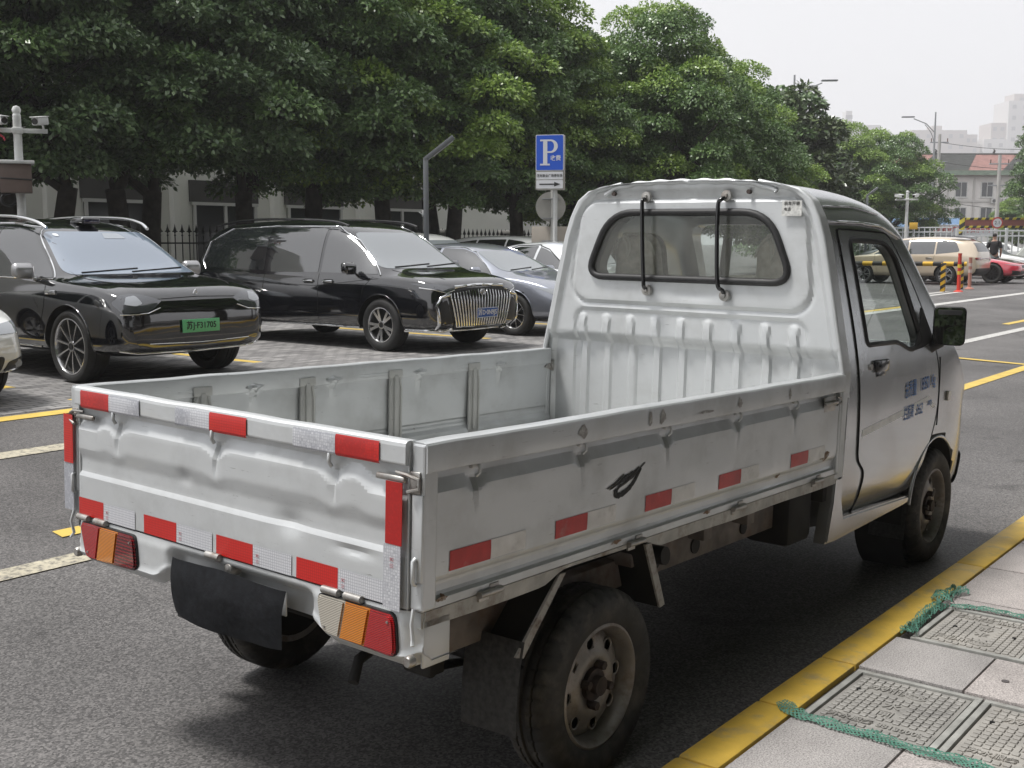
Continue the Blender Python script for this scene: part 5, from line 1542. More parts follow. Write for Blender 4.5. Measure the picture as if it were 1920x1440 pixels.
for s in (-1, 1):
    strip('window_trim', bv, [(1.56, 1.02), (.95, 1.485), (.5, 1.68), (-.7, 1.70), (-1.75, 1.665), (-2.24, 1.47), (-2.33, 1.18), (-2.2, 1.06)], .022, 'y', s, CHR, t, .004)
    patch('headlight', bv, rpoly([(s * .50, .855), (s * .68, .815), (s * .88, .875), (s * .915, .925), (s * .80, .92), (s * .60, .885)], (.01, .03, .02, .01, .03, .03)), 'x', 1, LAMPD, t, .006, .04)
    strip('lamp_chrome', bv, [(s * .52, .835), (s * .68, .80), (s * .90, .87)], .016, 'x', 1, CHR, t, .008)
    strip('grille_bracket', bv, [(s * .62, .785), (s * .77, .745), (s * .825, .64), (s * .80, .44), (s * .77, .34)], .046, 'x', 1, CHR, t, .010)
    strip('bumper_chrome', bv, [(s * .93, .31), (s * .75, .315), (s * .60, .30), (s * .55, .335)], .05, 'x', 1, CHR, t, .012)
    patch('side_intake', bv, rpoly([(s * .56, .40), (s * .76, .38), (s * .79, .66), (s * .68, .72)], .03), 'x', 1, CTRIM, t, .003, .05)
    seams(t, b, bv, [[(1.45, 1.0), (1.28, .85), (1.22, .5), (1.15, .36)], [(.39, 1.03), (.39, .40)], [(-.76, 1.04), (-.80, .8), (-.95, .62)], [(1.55, .98), (.3, .86), (-2.3, .93)]], sides=(s,))
    strip('sill_chrome', bv, [(1.15, .315), (-.9, .315)], .03, 'y', s, CHR, t, .008)
    for x in (.20, .60):
        q, nn = cast(bv, x, .92, 'y', s); bm = BM(); box(bm, (x, q.y + s * .014, .925), (.20, .03, .035), .012); obj('door_handle', bm, CHR, t, 40)
        patch('handle_cup', bv, rpoly([(x - .1, .89), (x + .1, .89), (x + .1, .955), (x - .1, .955)], .03), 'y', s, CTRIM, t, .002, .05)
    bm = BM(); tube(bm, catmull([(.75, s * .69, 1.69), (.45, s * .70, 1.755), (-.3, s * .72, 1.795), (-1.4, s * .72, 1.795), (-2.2, s * .68, 1.72)], 6), .018, 8); obj('roof_rail', bm, BLKG, t, 50)
patch('grille_back', bv, rpoly([(-.54, .34), (.54, .34), (.66, .74), (.50, .86), (-.50, .86), (-.66, .74)], .05), 'x', 1, CTRIM, t, .004, .05)
for k in range(-10, 11):
    u = k / 10.; 
    pts = [(u * .60, .84 - .05 * abs(u)), (u * .61, .74), (u * .56, .55), (u * .50, .36)]
    strip('grille_slat', bv, pts, .024, 'x', 1, CHR, t, .016)
strip('grille_chin', bv, [(-.50, .355), (0, .345), (.50, .355)], .014, 'x', 1, CHR, t, .012)
strip('hood_chrome', bv, [(-.50, .875), (0, .895), (.50, .875)], .045, 'x', 1, CHR, t, .006)
strip('lip_chrome', bv, [(-.62, .30), (0, .285), (.62, .30)], .018, 'x', 1, CHR, t, .006)
bm = BM(); q, nn = cast(bv, 0, .80, 'x', 1)
for ry, rz_ in ((.055, .036), (.022, .034), (.036, .014)):
    tube(bm, [q + Vector((.045, ry * math.cos(a), rz_ * math.sin(a) + (.014 if rz_ < .02 else 0))) for a in [2 * PI * k / 20 for k in range(20)]], .005, 6, closed=True)
obj('badge', bm, CHR, t, 50)
WHP = mat('plate_white_ink', (.75, .76, .78), .4)
plate(t, bv, .10, .52, .42, .135, mat('plate_blue', (.02, .10, .42), .4), WHP, '苏D·0N9J5', rim=WHP)
for s in (-1, 1): strip('hood_seam', bv, [(1.62, s * .74), (2.1, s * .66), (2.38, s * .52)], .007, 'z', 1, SEAM, b, .001)
mirrors(t, BLACKP, 1.12, 1.06, 1.12)
# --- sedans and hatchbacks
def ST_SEDAN(L=4.85, H=1.46, w=.915):
    h = L / 2; k = H / 1.46
    return [(-h, .50, .86, .95, w * .72, w * .76, w * .58), (-h + .06, .38, .90, 1.02, w * .90, w * .93, w * .68), (-h + .35, .28, .94 * k, 1.07 * k, w * .97, w * .985, w * .72), (-h + .70, .24, .95 * k, 1.15 * k, w * .99, w, w * .70),
            (-h + 1.15, .23, .95 * k, 1.33 * k, w, w, w * .66), (-h + 1.6, .23, .95 * k, 1.42 * k, w, w, w * .65), (-h + 2.2, .23, .94 * k, 1.46 * k, w, w, w * .655), (-h + 2.7, .23, .93 * k, 1.435 * k, w, w, w * .65), (-h + 3.05, .23, .92 * k, 1.33 * k, w, w * .995, w * .65),
            (h - 1.35, .23, .91 * k, 1.06 * k, w, w * .99, w * .68), (h - 1.15, .23, .90 * k, .985 * k, w, w * .985, w * .70), (h - .7, .24, .86 * k, .925 * k, w * .985, w * .96, w * .68), (h - .32, .25, .77 * k, .83 * k, w * .94, w * .91, w * .62), (h - .08, .29, .66, .72, w * .82, w * .80, w * .52), (h, .36, .55, .61, w * .68, w * .66, w * .42)]
def sedan(name, label, loc, rz, pm, L=4.85, H=1.46, w=.915, wheelm=None, style='mesh', spokes=5, group=None, detail=True, gl=None, cat='car', Rw=.335):
    h = L / 2; k = H / 1.46; fa = h - .92; ra = -h + 1.05
    st = ST_SEDAN(L, H, w)
    wins = [rpoly([(h - 1.42, .955 * k), (h - 1.95, 1.28 * k), (h - 2.2, 1.345 * k), (-h + 2.32, 1.36 * k), (-h + 2.30, .965 * k)], (.02, .1, .06, .02, .02)),
            rpoly([(-h + 2.24, .965 * k), (-h + 2.26, 1.36 * k), (-h + 1.75, 1.34 * k), (-h + 1.22, 1.17 * k), (-h + 1.12, .99 * k)], (.02, .02, .1, .08, .04))]
    t, b, bv = car(name, label, loc, rz, st, (fa, ra), Rw, Rw * .66, pm, wheelm=wheelm, spokes=spokes, style=style, halfw=w, wins=wins,
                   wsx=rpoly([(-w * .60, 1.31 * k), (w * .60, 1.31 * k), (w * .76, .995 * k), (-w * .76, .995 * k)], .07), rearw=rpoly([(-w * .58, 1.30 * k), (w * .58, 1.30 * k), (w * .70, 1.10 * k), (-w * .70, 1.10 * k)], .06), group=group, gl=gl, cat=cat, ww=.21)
    for s in (-1, 1):
        strip('window_trim', bv, [(h - 1.40, .945 * k), (h - 1.96, 1.30 * k), (h - 2.2, 1.365 * k), (-h + 2.3, 1.38 * k), (-h + 1.74, 1.36 * k), (-h + 1.2, 1.18 * k), (-h + 1.08, .98 * k)], .018, 'y', s, CHR if detail else CTRIM, t, .004)
        patch('headlight', bv, rpoly([(s * w * .48, .645), (s * w * .86, .66), (s * w * .94, .76 * k), (s * w * .60, .72 * k)], .02), 'x', 1, LAMP, t, .006, .04)
        patch('tail_lamp', bv, rpoly([(s * w * .45, .80), (s * w * .88, .78), (s * w * .92, .92), (s * w * .5, .93)], .02), 'x', -1, mat('car_red_lamp', (.35, .01, .012), .12, coat=.8), t, .006, .05)
        seams(t, b, bv, [[(h - 1.45, .93 * k), (h - 1.5, .7), (h - 1.6, .35)], [(-h + 2.27, .95 * k), (-h + 2.27, .35)], [(-h + 1.15, .95 * k), (-h + 1.3, .75)]], sides=(s,))
    patch('lower_grille', bv, rpoly([(-w * .58, .30), (w * .58, .30), (w * .62, .46), (-w * .62, .46)], .04), 'x', 1, CTRIM, t, .004, .05)
    patch('upper_grille', bv, rpoly([(-w * .42, .56), (w * .42, .56), (w * .44, .66), (-w * .44, .66)], .02), 'x', 1, CTRIM, t, .004, .05)
    if detail: mirrors(t, pm, h - 1.62, w + .07, 1.0 * k, .9)
    return t, b, bv
t, b, bv = sedan('parked_sedan', 'silver blue sedan parked right of the black minivan', (12.02, 9.95, .18), FACE, SILVP, 4.93, 1.47, .925, style='mesh', spokes=5)
WPT = car_paint('white_car_paint', (.74, .745, .73), .0, .2)
t, b, bv = sedan('parked_sedan', 'white sedan cut off by the left edge, front corner showing', (1.64, 9.38, .18), FACE, WPT, 4.7, 1.48, .91, style='double', spokes=5)
for s in (-1, 1):
    patch('fog_lamp_recess', bv, rpoly([(s * .56, .33), (s * .82, .36), (s * .82, .47), (s * .60, .41)], .02), 'x', 1, CTRIM, t, .008, .04)
    q, nn = cast(bv, s * .70, .39, 'x', 1); bm = BM(); cyl(bm, q, q + Vector((.02, 0, 0)), .035, n=16); obj('fog_lamp', bm, LAMP, t, 40)
    strip('fog_trim', bv, [(s * .58, .325), (s * .83, .355)], .012, 'x', 1, CHR, t, .012)
sedan('parked_sedan', 'black sedan set back between the black suv and the minivan', (6.72, 13.2, .18), FACE, BLACKP, 4.8, 1.46, .91, spokes=5)
sedan('parked_hatchback', 'pale hatchback mostly hidden right of the silver sedan', (14.75, 10.2, .18), FACE, car_paint('pale_car_paint', (.62, .64, .66), .1, .2), 4.5, 1.50, .9, spokes=5, detail=False)
def suv(name, label, loc, rz, pm, sc=.9, wheelm=None, group=None, gl=None, spokes=5, style='double', trim=None):
    st = [tuple(v * (sc if i in (0,) else (.94 if i in (4, 5, 6) else sc * 1.02)) for i, v in enumerate(s)) for s in ST_SUV]
    k = sc; z = sc * 1.02
    wins = [rpoly([(1.28 * k, 1.09 * z), (.50 * k, 1.58 * z), (-.02 * k, 1.64 * z), (-.02 * k, 1.10 * z)], (.03, .12, .02, .02)), rpoly([(-.08 * k, 1.10 * z), (-.08 * k, 1.64 * z), (-1.02 * k, 1.63 * z), (-1.02 * k, 1.11 * z)], .03), rpoly([(-1.08 * k, 1.11 * z), (-1.08 * k, 1.63 * z), (-1.75 * k, 1.56 * z), (-1.95 * k, 1.2 * z)], (.02, .02, .1, .1))]
    t, b, bv = car(name, label, loc, rz, st, (1.65 * k, -1.46 * k), .35, .24, pm, wheelm=wheelm, spokes=spokes, style=style, halfw=.975 * .94, wins=wins,
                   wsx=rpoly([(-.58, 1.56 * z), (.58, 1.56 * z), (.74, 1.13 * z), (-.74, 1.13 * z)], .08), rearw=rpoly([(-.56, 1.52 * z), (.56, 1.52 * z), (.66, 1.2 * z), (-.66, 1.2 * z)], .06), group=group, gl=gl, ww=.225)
    for s in (-1, 1):
        patch('headlight', bv, rpoly([(s * .46, .78 * z), (s * .82, .73 * z), (s * .84, .86 * z), (s * .6, .87 * z)], .03), 'x', 1, LAMP, t, .006, .05)
        patch('tail_lamp', bv, rpoly([(s * .45, .86), (s * .82, .86), (s * .84, .95), (s * .5, .96)], .02), 'x', -1, mat('car_red_lamp', (.35, .01, .012), .12, coat=.8), t, .006, .05)
        seams(t, b, bv, [[(1.24 * k, 1.05 * z), (1.1 * k, .45)], [(-.06 * k, 1.08 * z), (-.06 * k, .45)], [(-1.05 * k, 1.08 * z), (-.95 * k, .6)]], sides=(s,))
        if trim: strip('window_trim', bv, [(1.32 * k, 1.08 * z), (.52 * k, 1.62 * z), (0, 1.67 * z), (-1.0 * k, 1.66 * z), (-1.78 * k, 1.58 * z), (-2.0 * k, 1.2 * z)], .022, 'y', s, trim, t, .004)
    return t, b, bv
suv('parked_suv', 'dark suv in the second row behind the black sedan', (7.6, 17.4, .18), FACE, BLACKP, .98, trim=CHR)
suv('parked_suv', 'white suv roof showing behind the lamp post', (15.3, 14.4, .18), FACE, WPT, .95)
suv('parked_suv', 'white suv under the trees behind the sign board', (19.4, 14.6, .18), FACE, WPT, .92)
# --- cars across the square
TANP = car_paint('beige_car_paint', (.60, .50, .38), .1, .22)
t, b, bv = suv('parked_suv', 'beige suv parked nose in, rear towards the road', (38.35, 11.50, .18), PI / 2, TANP, .94, spokes=5)
patch('rear_spoiler', bv, rpoly([(-.62, 1.55), (.62, 1.55), (.60, 1.60), (-.60, 1.60)], .02), 'x', -1, BLKG, t, .10, .05)
patch('rear_bumper', bv, rpoly([(-.80, .36), (.80, .36), (.82, .58), (-.82, .58)], .04), 'x', -1, CTRIM, t, .010, .05)
for s in (-1, 1):
    q, nn = cast(bv, -.80, .93, 'y', s); bm = BM(); box(bm, (-.80, q.y + s * .012, .93), (.22, .025, .03), .01); obj('door_handle', bm, CHR, t, 40)
strip('rear_light_bar', bv, [(-.84, .90), (0, .92), (.84, .90)], .03, 'x', -1, mat('car_dark_lamp', (.05, .012, .012), .1, coat=1.), t, .004)
REDP = car_paint('red_car_paint', (.55, .03, .06), .1, .15)
t, b, bv = sedan('sports_car', 'red sports car with black wheels and black bonnet beside the beige suv', (40.75, 10.6, .18), FACE, REDP, 4.55, 1.34, .93, wheelm=CTRIM, style='star', spokes=10, Rw=.36)
patch('bonnet', bv, rpoly([(1.0, -.62), (2.0, -.50), (2.0, .50), (1.0, .62)], .08), 'z', 1, BLACKP, t, .004, .06)
patch('roof_panel', bv, rpoly([(.35, -.50), (-1.1, -.48), (-1.1, .48), (.35, .50)], .08), 'z', 1, WPT, t, .004, .06)
for s in (-1, 1): patch('bumper_intake', bv, rpoly([(s * .55, .32), (s * .82, .33), (s * .84, .48), (s * .62, .44)], .02), 'x', 1, CTRIM, t, .008, .05)
sedan('parked_sedan', 'white sedan behind the red sports car', (46.4, 11.6, .18), FACE, WPT, 4.7, 1.45, .9, spokes=5, detail=False)
sedan('parked_sedan', 'silver car roof showing above the beige suv', (48.6, 15.0, .18), FACE + .2, car_paint('grey_silver_paint', (.45, .46, .47), .5, .3), 4.7, 1.5, .9, spokes=5, detail=False)
FARG = 'cars parked far across the square'
for (x, y, lab, pm, H) in ((66, 19.0, 'white car far away behind the railing, left of the gate post', WPT, 1.6), (67.5, 17.2, 'white car far away, right of the striped gate post', WPT, 1.55), (66, 21.6, 'grey car far away left of the white cars', SILVP, 1.5)):
    sedan('distant_car', lab, (x, y, .18), PI / 2 + .3, pm, 4.6, H, .9, spokes=5, detail=False, group=FARG)
# --- white van
vt = thing('parked_van', 'tall white van at the right edge of the square', 'van', (55.6, 9.75, .18), PI / 2)
prof = rpoly([(-2.9, .45), (2.55, .35), (2.62, .85), (2.35, 1.15), (1.75, 1.95), (1.45, 2.3), (1.0, 2.42), (-2.8, 2.42), (-2.95, 2.2)], (.1, .1, .1, .1, .1, .1, .1, .12, .1), 4)
bm = BM(); prism(bm, prof, -.98, .98, 'y')
for v in bm.verts: v.co.y *= 1 - .10 * ss(1.1, 2.4, v.co.z)
bmesh.ops.bevel(bm, geom=[e for e in bm.edges if len(e.link_faces) == 2 and e.calc_face_angle(0) > 1.2], offset=.08, segments=3, affect='EDGES')
bq = BVHTree.FromBMesh(bm)
obj('body', bm, car_paint('van_white', (.62, .64, .60), 0, .3), vt, 40)
for s in (-1, 1):
    for poly in ([(.75, 1.25), (.75, 1.98), (1.55, 1.98), (1.95, 1.30)], [(-.65, 1.25), (-.65, 2.0), (.5, 2.0), (.5, 1.25)], [(-2.3, 1.25), (-2.3, 2.0), (-.9, 2.0), (-.9, 1.25)]): patch('side_window', bq, rpoly(poly, .06), 'y', s, GLD, vt, .006, .2)
    seams(vt, vt, bq, [[(.62, 2.1), (.62, .5)], [(-.78, 2.1), (-.78, .5)]], sides=(s,), w=.015)
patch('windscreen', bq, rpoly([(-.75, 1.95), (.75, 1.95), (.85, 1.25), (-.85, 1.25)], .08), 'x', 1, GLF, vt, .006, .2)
put_wheels(vt, car_wheel_meshes(ALLOY, .35, .22, .22, 5, 'star'), (1.75, -1.65), .985, .35, .22)
# ------------------------------------------------------------ street furniture
def pole_bm(bm, x, y, z0, z1, r0, r1=None, n=12): cyl(bm, (x, y, z0), (x, y, z1), r0, r1 or r0, n)
WPOLE = mat('white_pole_paint', (.66, .67, .66), .4, nz=(6, .1), dirt=(7, .4, (.4, .38, .33), .56))
GPOLE = mat('grey_metal_pole', (.30, .31, .32), .45, .5)
DPOLE = mat('slate_grey_lamp_metal', (.19, .20, .21), .4, .3)
LED = mat('led_diffuser', (.72, .73, .75), .3)
# parking sign
sg_ = thing('parking_sign', 'blue parking sign with white P and arrow panel on a white post', 'sign', (16.83, 11.95, .18), math.atan2(11.95 + 2.62, 16.83 + 2.75) + PI - .16)
# local +x faces the camera, y to its right-hand... board in the yz plane
bm = BM(); pole_bm(bm, -.14, .10, 0, 2.62, .048, n=16); obj('post', bm, WPOLE, sg_, 40)
bm = BM(); box(bm, (-.10, 0, 3.16), (.20, .615, 1.16), .02); obj('sign_box', bm, mat('sign_case', (.42, .41, .38), .4, .4), sg_, 40)
BLUE = mat('sign_blue', (.012, .10, .62), .35)
WSG = mat('sign_white', (.72, .73, .76), .4)
def panel(name, y0, y1, z0, z1, x, m, r=.03):
    bm = BM(); prism(bm, rpoly([(y0, z0), (y1, z0), (y1, z1), (y0, z1)], r), x, x - .008, 'x'); return obj(name, bm, m, sg_, 0)
panel('sign_border', -.30, .30, 2.985, 3.735, .012, WSG)
panel('sign_face', -.288, .288, 2.997, 3.723, .016, BLUE)
# slab-serif P (seen from +x: left is +y... mirrored handled by sign)
f = 1
def Y(v): return -v * f * -1
bm = BM()
for poly in ([(-.205, 3.13), (-.205, 3.095), (.005, 3.095), (.005, 3.13)], [(-.14, 3.13), (-.14, 3.60), (-.05, 3.60), (-.05, 3.13)], [(-.205, 3.60), (-.205, 3.635), (.02, 3.635), (.02, 3.60)]):
    prism(bm, [(Y(a), b) for a, b in poly], .016, .020, 'x')
outer_ = [(.02 + .155 * math.cos(R(a)), 3.495 + .14 * math.sin(R(a))) for a in range(90, -91, -12)]
inner_ = [(.02 + .075 * math.cos(R(a)), 3.495 + .105 * math.sin(R(a))) for a in range(-90, 91, 12)]
pl = [(-.05, 3.635)] + outer_ + [(-.05, 3.355), (-.05, 3.39)] + inner_ + [(-.05, 3.60)]
prism(bm, [(Y(a), b) for a, b in pl], .016, .0201, 'x')
obj('letter_p', bm, WSG, sg_, 0)
bm = BM(); text_bm(bm, '收费', .12, basis((.017, Y(.13), 3.24), (0, f, 0), (0, 0, 1)), .002, .95, .002); obj('sign_lettering', bm, WSG, sg_, 0)
panel('name_panel', -.288, .288, 2.80, 2.96, .014, WSG, .012)
panel('arrow_panel', -.288, .288, 2.61, 2.785, .014, WSG, .02)
bm = BM(); text_bm(bm, '芝时商业广场停车场', .068, basis((.015, 0, 2.875), (0, f, 0), (0, 0, 1)), .002, .90, .001); obj('sign_lettering', bm, BLK, sg_, 0)
bm = BM(); prism(bm, [(Y(a), b) for a, b in [(-.22, 2.685), (.10, 2.685), (.10, 2.65), (.235, 2.698), (.10, 2.746), (.10, 2.711), (-.22, 2.711)]], .0145, .018, 'x'); obj('arrow', bm, BLK, sg_, 0)
# second sign seen from behind
s2 = thing('road_sign', 'back of a round road sign above a square board on a grey post', 'sign', (18.35, 13.05, .18), math.atan2(15.67, 21.1) + PI - .05)
bm = BM(); pole_bm(bm, .03, .05, 0, 2.75, .05, n=14); obj('post', bm, mat('pale_grey_post', (.48, .48, .46), .45, .3), s2, 40)
bm = BM(); cyl(bm, (-.03, 0, 2.28), (-.015, 0, 2.28), .345, n=36); obj('round_plate', bm, mat('bare_aluminium', (.40, .39, .36), .4, .6, nz=(5, .1)), s2, 40)
bm = BM(); bx(bm, -.03, -.012, -.44, .44, .75, 1.83, .01); obj('square_board', bm, mat('board_back', (.42, .38, .33), .55, .1, nz=(3, .08)), s2, 30)
for z in (1.50, 2.02, 2.46):
    bm = BM(); bx(bm, -.012, .09, -.20, .20, z - .012, z + .012, .002); obj('bracket', bm, GPOLE, s2, 0)
# bent lamp posts
def bent_lamp(label, loc, rz, h=2.93, grp='bent led lamp posts'):
    t = thing('lamp_post', label, 'lamp post', loc, rz, grp)
    bm = BM()
    bx(bm, -.065, .065, -.065, .065, 0, .12, .01)
    bx(bm, -.045, .045, -.06, .06, .1, h, .006); obj('post', bm, DPOLE, t, 30)
    bm = BM(); M = Matrix.Translation((0, 0, h)) @ Matrix.Rotation(R(52), 4, 'Y'); box(bm, (0, 0, .30), (.08, .12, .66), .006, M); obj('arm', bm, DPOLE, t, 30)
    bm = BM(); box(bm, (.045, 0, .36), (.012, .085, .44), .002, M); obj('led_strip', bm, LED, t, 0)
    bm = BM(); box(bm, (-.06, -.02, h - .95), (.03, .04, .12), .004); tube(bm, [(-.05, -.05, h - .98), (-.12, -.09, h - .93)], .012, 6); obj('camera_stub', bm, WPOLE, t, 30)
    return t
bent_lamp('grey bent lamp post between the minivan and the silver sedan', (12.2, 11.25, .18), R(-49))
bent_lamp('distant grey bent lamp post above the truck roof', (51.6, 18.5, .18), R(-50), 3.75)
# cctv masts
def cctv(label, loc, rz, h, box_z=True):
    t = thing('camera_mast', label, 'camera mast', loc, rz, 'white camera masts')
    bm = BM(); pole_bm(bm, 0, 0, 0, h - .1, .075, .065, 16); lathe(bm, [(.068, h - .1), (.055, h - .06), (.065, h - .04), (.072, h + .0), (.05, h + .05), (0, h + .066)], 16, None, 'Z'); obj('pole', bm, WPOLE, t, 40)
    bm = BM(); bx(bm, -.035, .035, -.52, .46, h - .37, h - .30, .008); box(bm, (0, 0, h - .335), (.17, .17, .10), .02); obj('cross_arm', bm, WPOLE, t, 40)
    for y, a in ((.38, -.5), (-.30, .5), (-.42, .9)):
        M = Matrix.Translation((.05, y, h - .17)) @ Matrix.Rotation(a, 4, 'Z') @ Matrix.Rotation(R(8), 4, 'Y')
        c_ = link(bpy.data.objects.new('camera_unit', None)); c_.parent = t; c_.matrix_local = M
        bm = BM(); box(bm, (.06, 0, 0), (.36, .12, .13), .02); bx(bm, -.12, .27, -.07, .07, .063, .075, .004); obj('camera_body', bm, WPOLE, c_, 40)
        bm = BM(); cyl(bm, (.235, 0, 0), (.25, 0, 0), .05, n=18); obj('camera_lens', bm, BLKG, c_, 40)
        bm = BM(); tube(bm, [(0, 0, -.05), (-.02, 0, -.12), (.0, .0, -.15)], .018, 8); obj('camera_mount', bm, WPOLE, c_, 40)
    if box_z:
        bm = BM(); box(bm, (.12, -.06, 2.66), (.34, .48, .46), .01); obj('control_cabinet', bm, mat('cabinet_brown', (.155, .115, .10), .5, nz=(5, .1)), t, 30)
        bm = BM(); box(bm, (.12, -.06, 2.92), (.44, .58, .055), .012); obj('cabinet_lid', bm, WPOLE, t, 30)
        bm = BM(); tube(bm, [(.295, .18, 2.64), (.295, -.30, 2.66)], .012, 6); tube(bm, catmull([(.05, -.15, 2.43), (.06, -.28, 2.38), (.06, -.28, 2.27), (.04, -.18, 2.22), (0, -.08, 2.27)], 5), .022, 8); obj('cable', bm, BLK, t, 50)
        bm = BM(); tube(bm, catmull([(.07, -.28, h - .27), (.10, -.34, h - .36), (.06, -.22, h - .45), (.1, -.2, h - .5)], 5), .016, 6); obj('red_cable', bm, mat('red_wire', (.40, .03, .05), .5), t, 50)
        bm = BM(); tube(bm, catmull([(.10, -.40, h - .26), (.14, -.36, h - .33), (.12, -.46, h - .38)], 5), .018, 6); obj('orange_cable', bm, mat('orange_wire', (.6, .3, .06), .5), t, 50)
    return t
cctv('white camera mast with brown cabinet behind the black suv', (5.96, 13.65, .18), math.atan2(16.3, 8.7) + PI, 3.78).scale = (.90, .90, .90)
cctv('distant white camera mast at the far kerb', (47.8, 15.2, .18), math.atan2(17.8, 50.5) + PI, 3.7, False)
# tall street lights and utility poles
def street_light(label, loc, rz, h=11.8):
    t = thing('street_light', label, 'street light', loc, rz, 'tall street lights')
    bm = BM(); pole_bm(bm, 0, 0, 0, h, .13, .06, 12); obj('pole', bm, GPOLE, t, 40)
    bm = BM(); tube(bm, [(0, 0, h - 1.6), (.7, 0, h - .9), (1.7, 0, h - .5)], .04, 8); tube(bm, catmull([(0, 0, h - 2.6), (.25, 0, h - 1.7), (.8, 0, h - .95)], 5), .03, 8); obj('arm', bm, GPOLE, t, 40)
    bm = BM(); box(bm, (2.15, 0, h - .36), (1.0, .3, .10), .04, seg=2); obj('lamp_head', bm, DPOLE, t, 40)
    return t
street_light('tall street light with arm above the middle trees', (64.4, 28.4, 0), R(-55), 12.0)
street_light('tall street light with arm to the left, by the white building', (90.3, 28.2, 0), R(125), 12.0)
up_ = []
for lab, loc, h in (('concrete utility pole right of the tall street light', (100.7, 31.2, 0), 11.2), ('concrete utility pole in front of the right edge tree', (93.1, 23.9, 0), 8.6)):
    t = thing('utility_pole', lab, 'utility pole', loc, R(35), 'utility poles')
    bm = BM(); pole_bm(bm, 0, 0, 0, h, .19, .13, 12); obj('pole', bm, mat('pale_concrete', (.40, .39, .37), .8, nz=(2, .1)), t, 40)
    bm = BM(); bx(bm, -.06, .06, -.8, .8, h - .75, h - .65, .01); bx(bm, -.06, .06, -.8, .8, h - 2.45, h - 2.35, .01); obj('cross_arm', bm, GPOLE, t, 30)
    bm = BM()
    for y in (-.7, .0, .7): cyl(bm, (0, y, h - .65), (0, y, h - .35), .05, n=8)
    obj('insulator', bm, mat('insulator_brown', (.16, .10, .08), .3), t, 40, kind='stuff')
    up_.append((loc, h))
for k, (z0, z1, lab) in enumerate(((10.5, 9.9, 'upper overhead wire running right from the utility pole'), (8.8, 8.2, 'lower overhead wire running right from the utility pole'), (5.4, 4.6, 'lowest overhead wire crossing the white building'))):
    bm = BM(); a = Vector((100.7, 31.2, z0)); b_ = Vector((106, 22, z1)) 
    tube(bm, [a.lerp(b_, i / 12) - Vector((0, 0, .35 * math.sin(PI * i / 12))) for i in range(13)], .022, 5)
    tag(obj('overhead_wire', bm, BLK, None, 50), lab, 'wire', 'overhead wires')
# striped posts, barrier arm
def striped(name, c1, c2, sc, rot=(0, 0, 0), ramp=.5):
    m = mat(name, c1, .5)
    n = m.node_tree.nodes; l = m.node_tree.links; b = n['Principled BSDF']
    tc = n.new('ShaderNodeTexCoord'); mp = n.new('ShaderNodeMapping'); mp.inputs['Rotation'].default_value = rot
    l.new(tc.outputs['Object'], mp.inputs[0])
    sp = n.new('ShaderNodeSeparateXYZ'); l.new(mp.outputs[0], sp.inputs[0])
    mu = n.new('ShaderNodeMath'); mu.operation = 'MULTIPLY'; mu.inputs[1].default_value = sc; l.new(sp.outputs[2], mu.inputs[0])
    fr_ = n.new('ShaderNodeMath'); fr_.operation = 'FRACT'; l.new(mu.outputs[0], fr_.inputs[0])
    gt = n.new('ShaderNodeMath'); gt.operation = 'GREATER_THAN'; gt.inputs[1].default_value = ramp; l.new(fr_.outputs[0], gt.inputs[0])
    mx = n.new('ShaderNodeMix'); mx.data_type = 'RGBA'; mx.inputs[6].default_value = (*c1, 1); mx.inputs[7].default_value = (*c2, 1); l.new(gt.outputs[0], mx.inputs[0]); l.new(mx.outputs[2], b.inputs['Base Color'])
    return m
YB = striped('yellow_black_stripes', (.62, .36, .02), (.015, .014, .012), 5.5, (R(35), 0, 0))
YBH = striped('yellow_black_bands', (.70, .42, .03), (.02, .018, .016), 1.7, (R(90), 0, 0))
YBG = striped('gate_stripes', (.55, .45, .04), (.02, .018, .014), 1.3, (R(90), 0, 0))
bt = thing('parking_barrier', 'yellow and black striped barrier arm on two posts by the beige suv', 'barrier', (32.8, 8.65, .18))
for x, y in ((-1.1, -.3), (1.55, -.02)):
    bm = BM(); box(bm, (x, y, .43), (.10, .13, .86), .01); obj('barrier_post', bm, YB, bt, 30)
bm = BM(); tube(bm, [(-.4, 4.6, .80), (.25, 2.2, .80), (.95, -.35, .80)], .075, 10); obj('arm', bm, YBH, bt, 40)
def delin(label, loc, c1, c2, h=.95):
    t = thing('delineator_post', label, 'traffic post', loc, 0, 'flexible traffic posts')
    bm = BM(); lathe(bm, [(.0, 0), (.14, 0), (.13, .03), (.06, .06), (.055, .1), (.052, h - .05), (.06, h), (0, h)], 16, None, 'Z'); obj('post', bm, mat(c1[0], c1[1], .5), t, 40)
    for z in (.52, .72):
        bm = BM(); cyl(bm, (0, 0, z), (0, 0, z + .10), .057, n=16); obj('reflective_band', bm, mat(c2[0], c2[1], .4), t, 40)
delin('bright red post with yellow bands in front of the barrier', (31.9, 7.95, .18), ('post_red', (.62, .05, .03)), ('band_yellow', (.7, .5, .05)), 1.15)
delin('faded pink post right of the barrier', (34.3, 8.35, .18), ('post_pink', (.50, .22, .17)), ('band_pale', (.62, .5, .46)), 1.0)
# height limit gate
gt_ = thing('height_gate', 'yellow and black striped height limit gate with round sign', 'gate', (71.0, 18.3, .1), math.atan2(-2.46, 1.96))
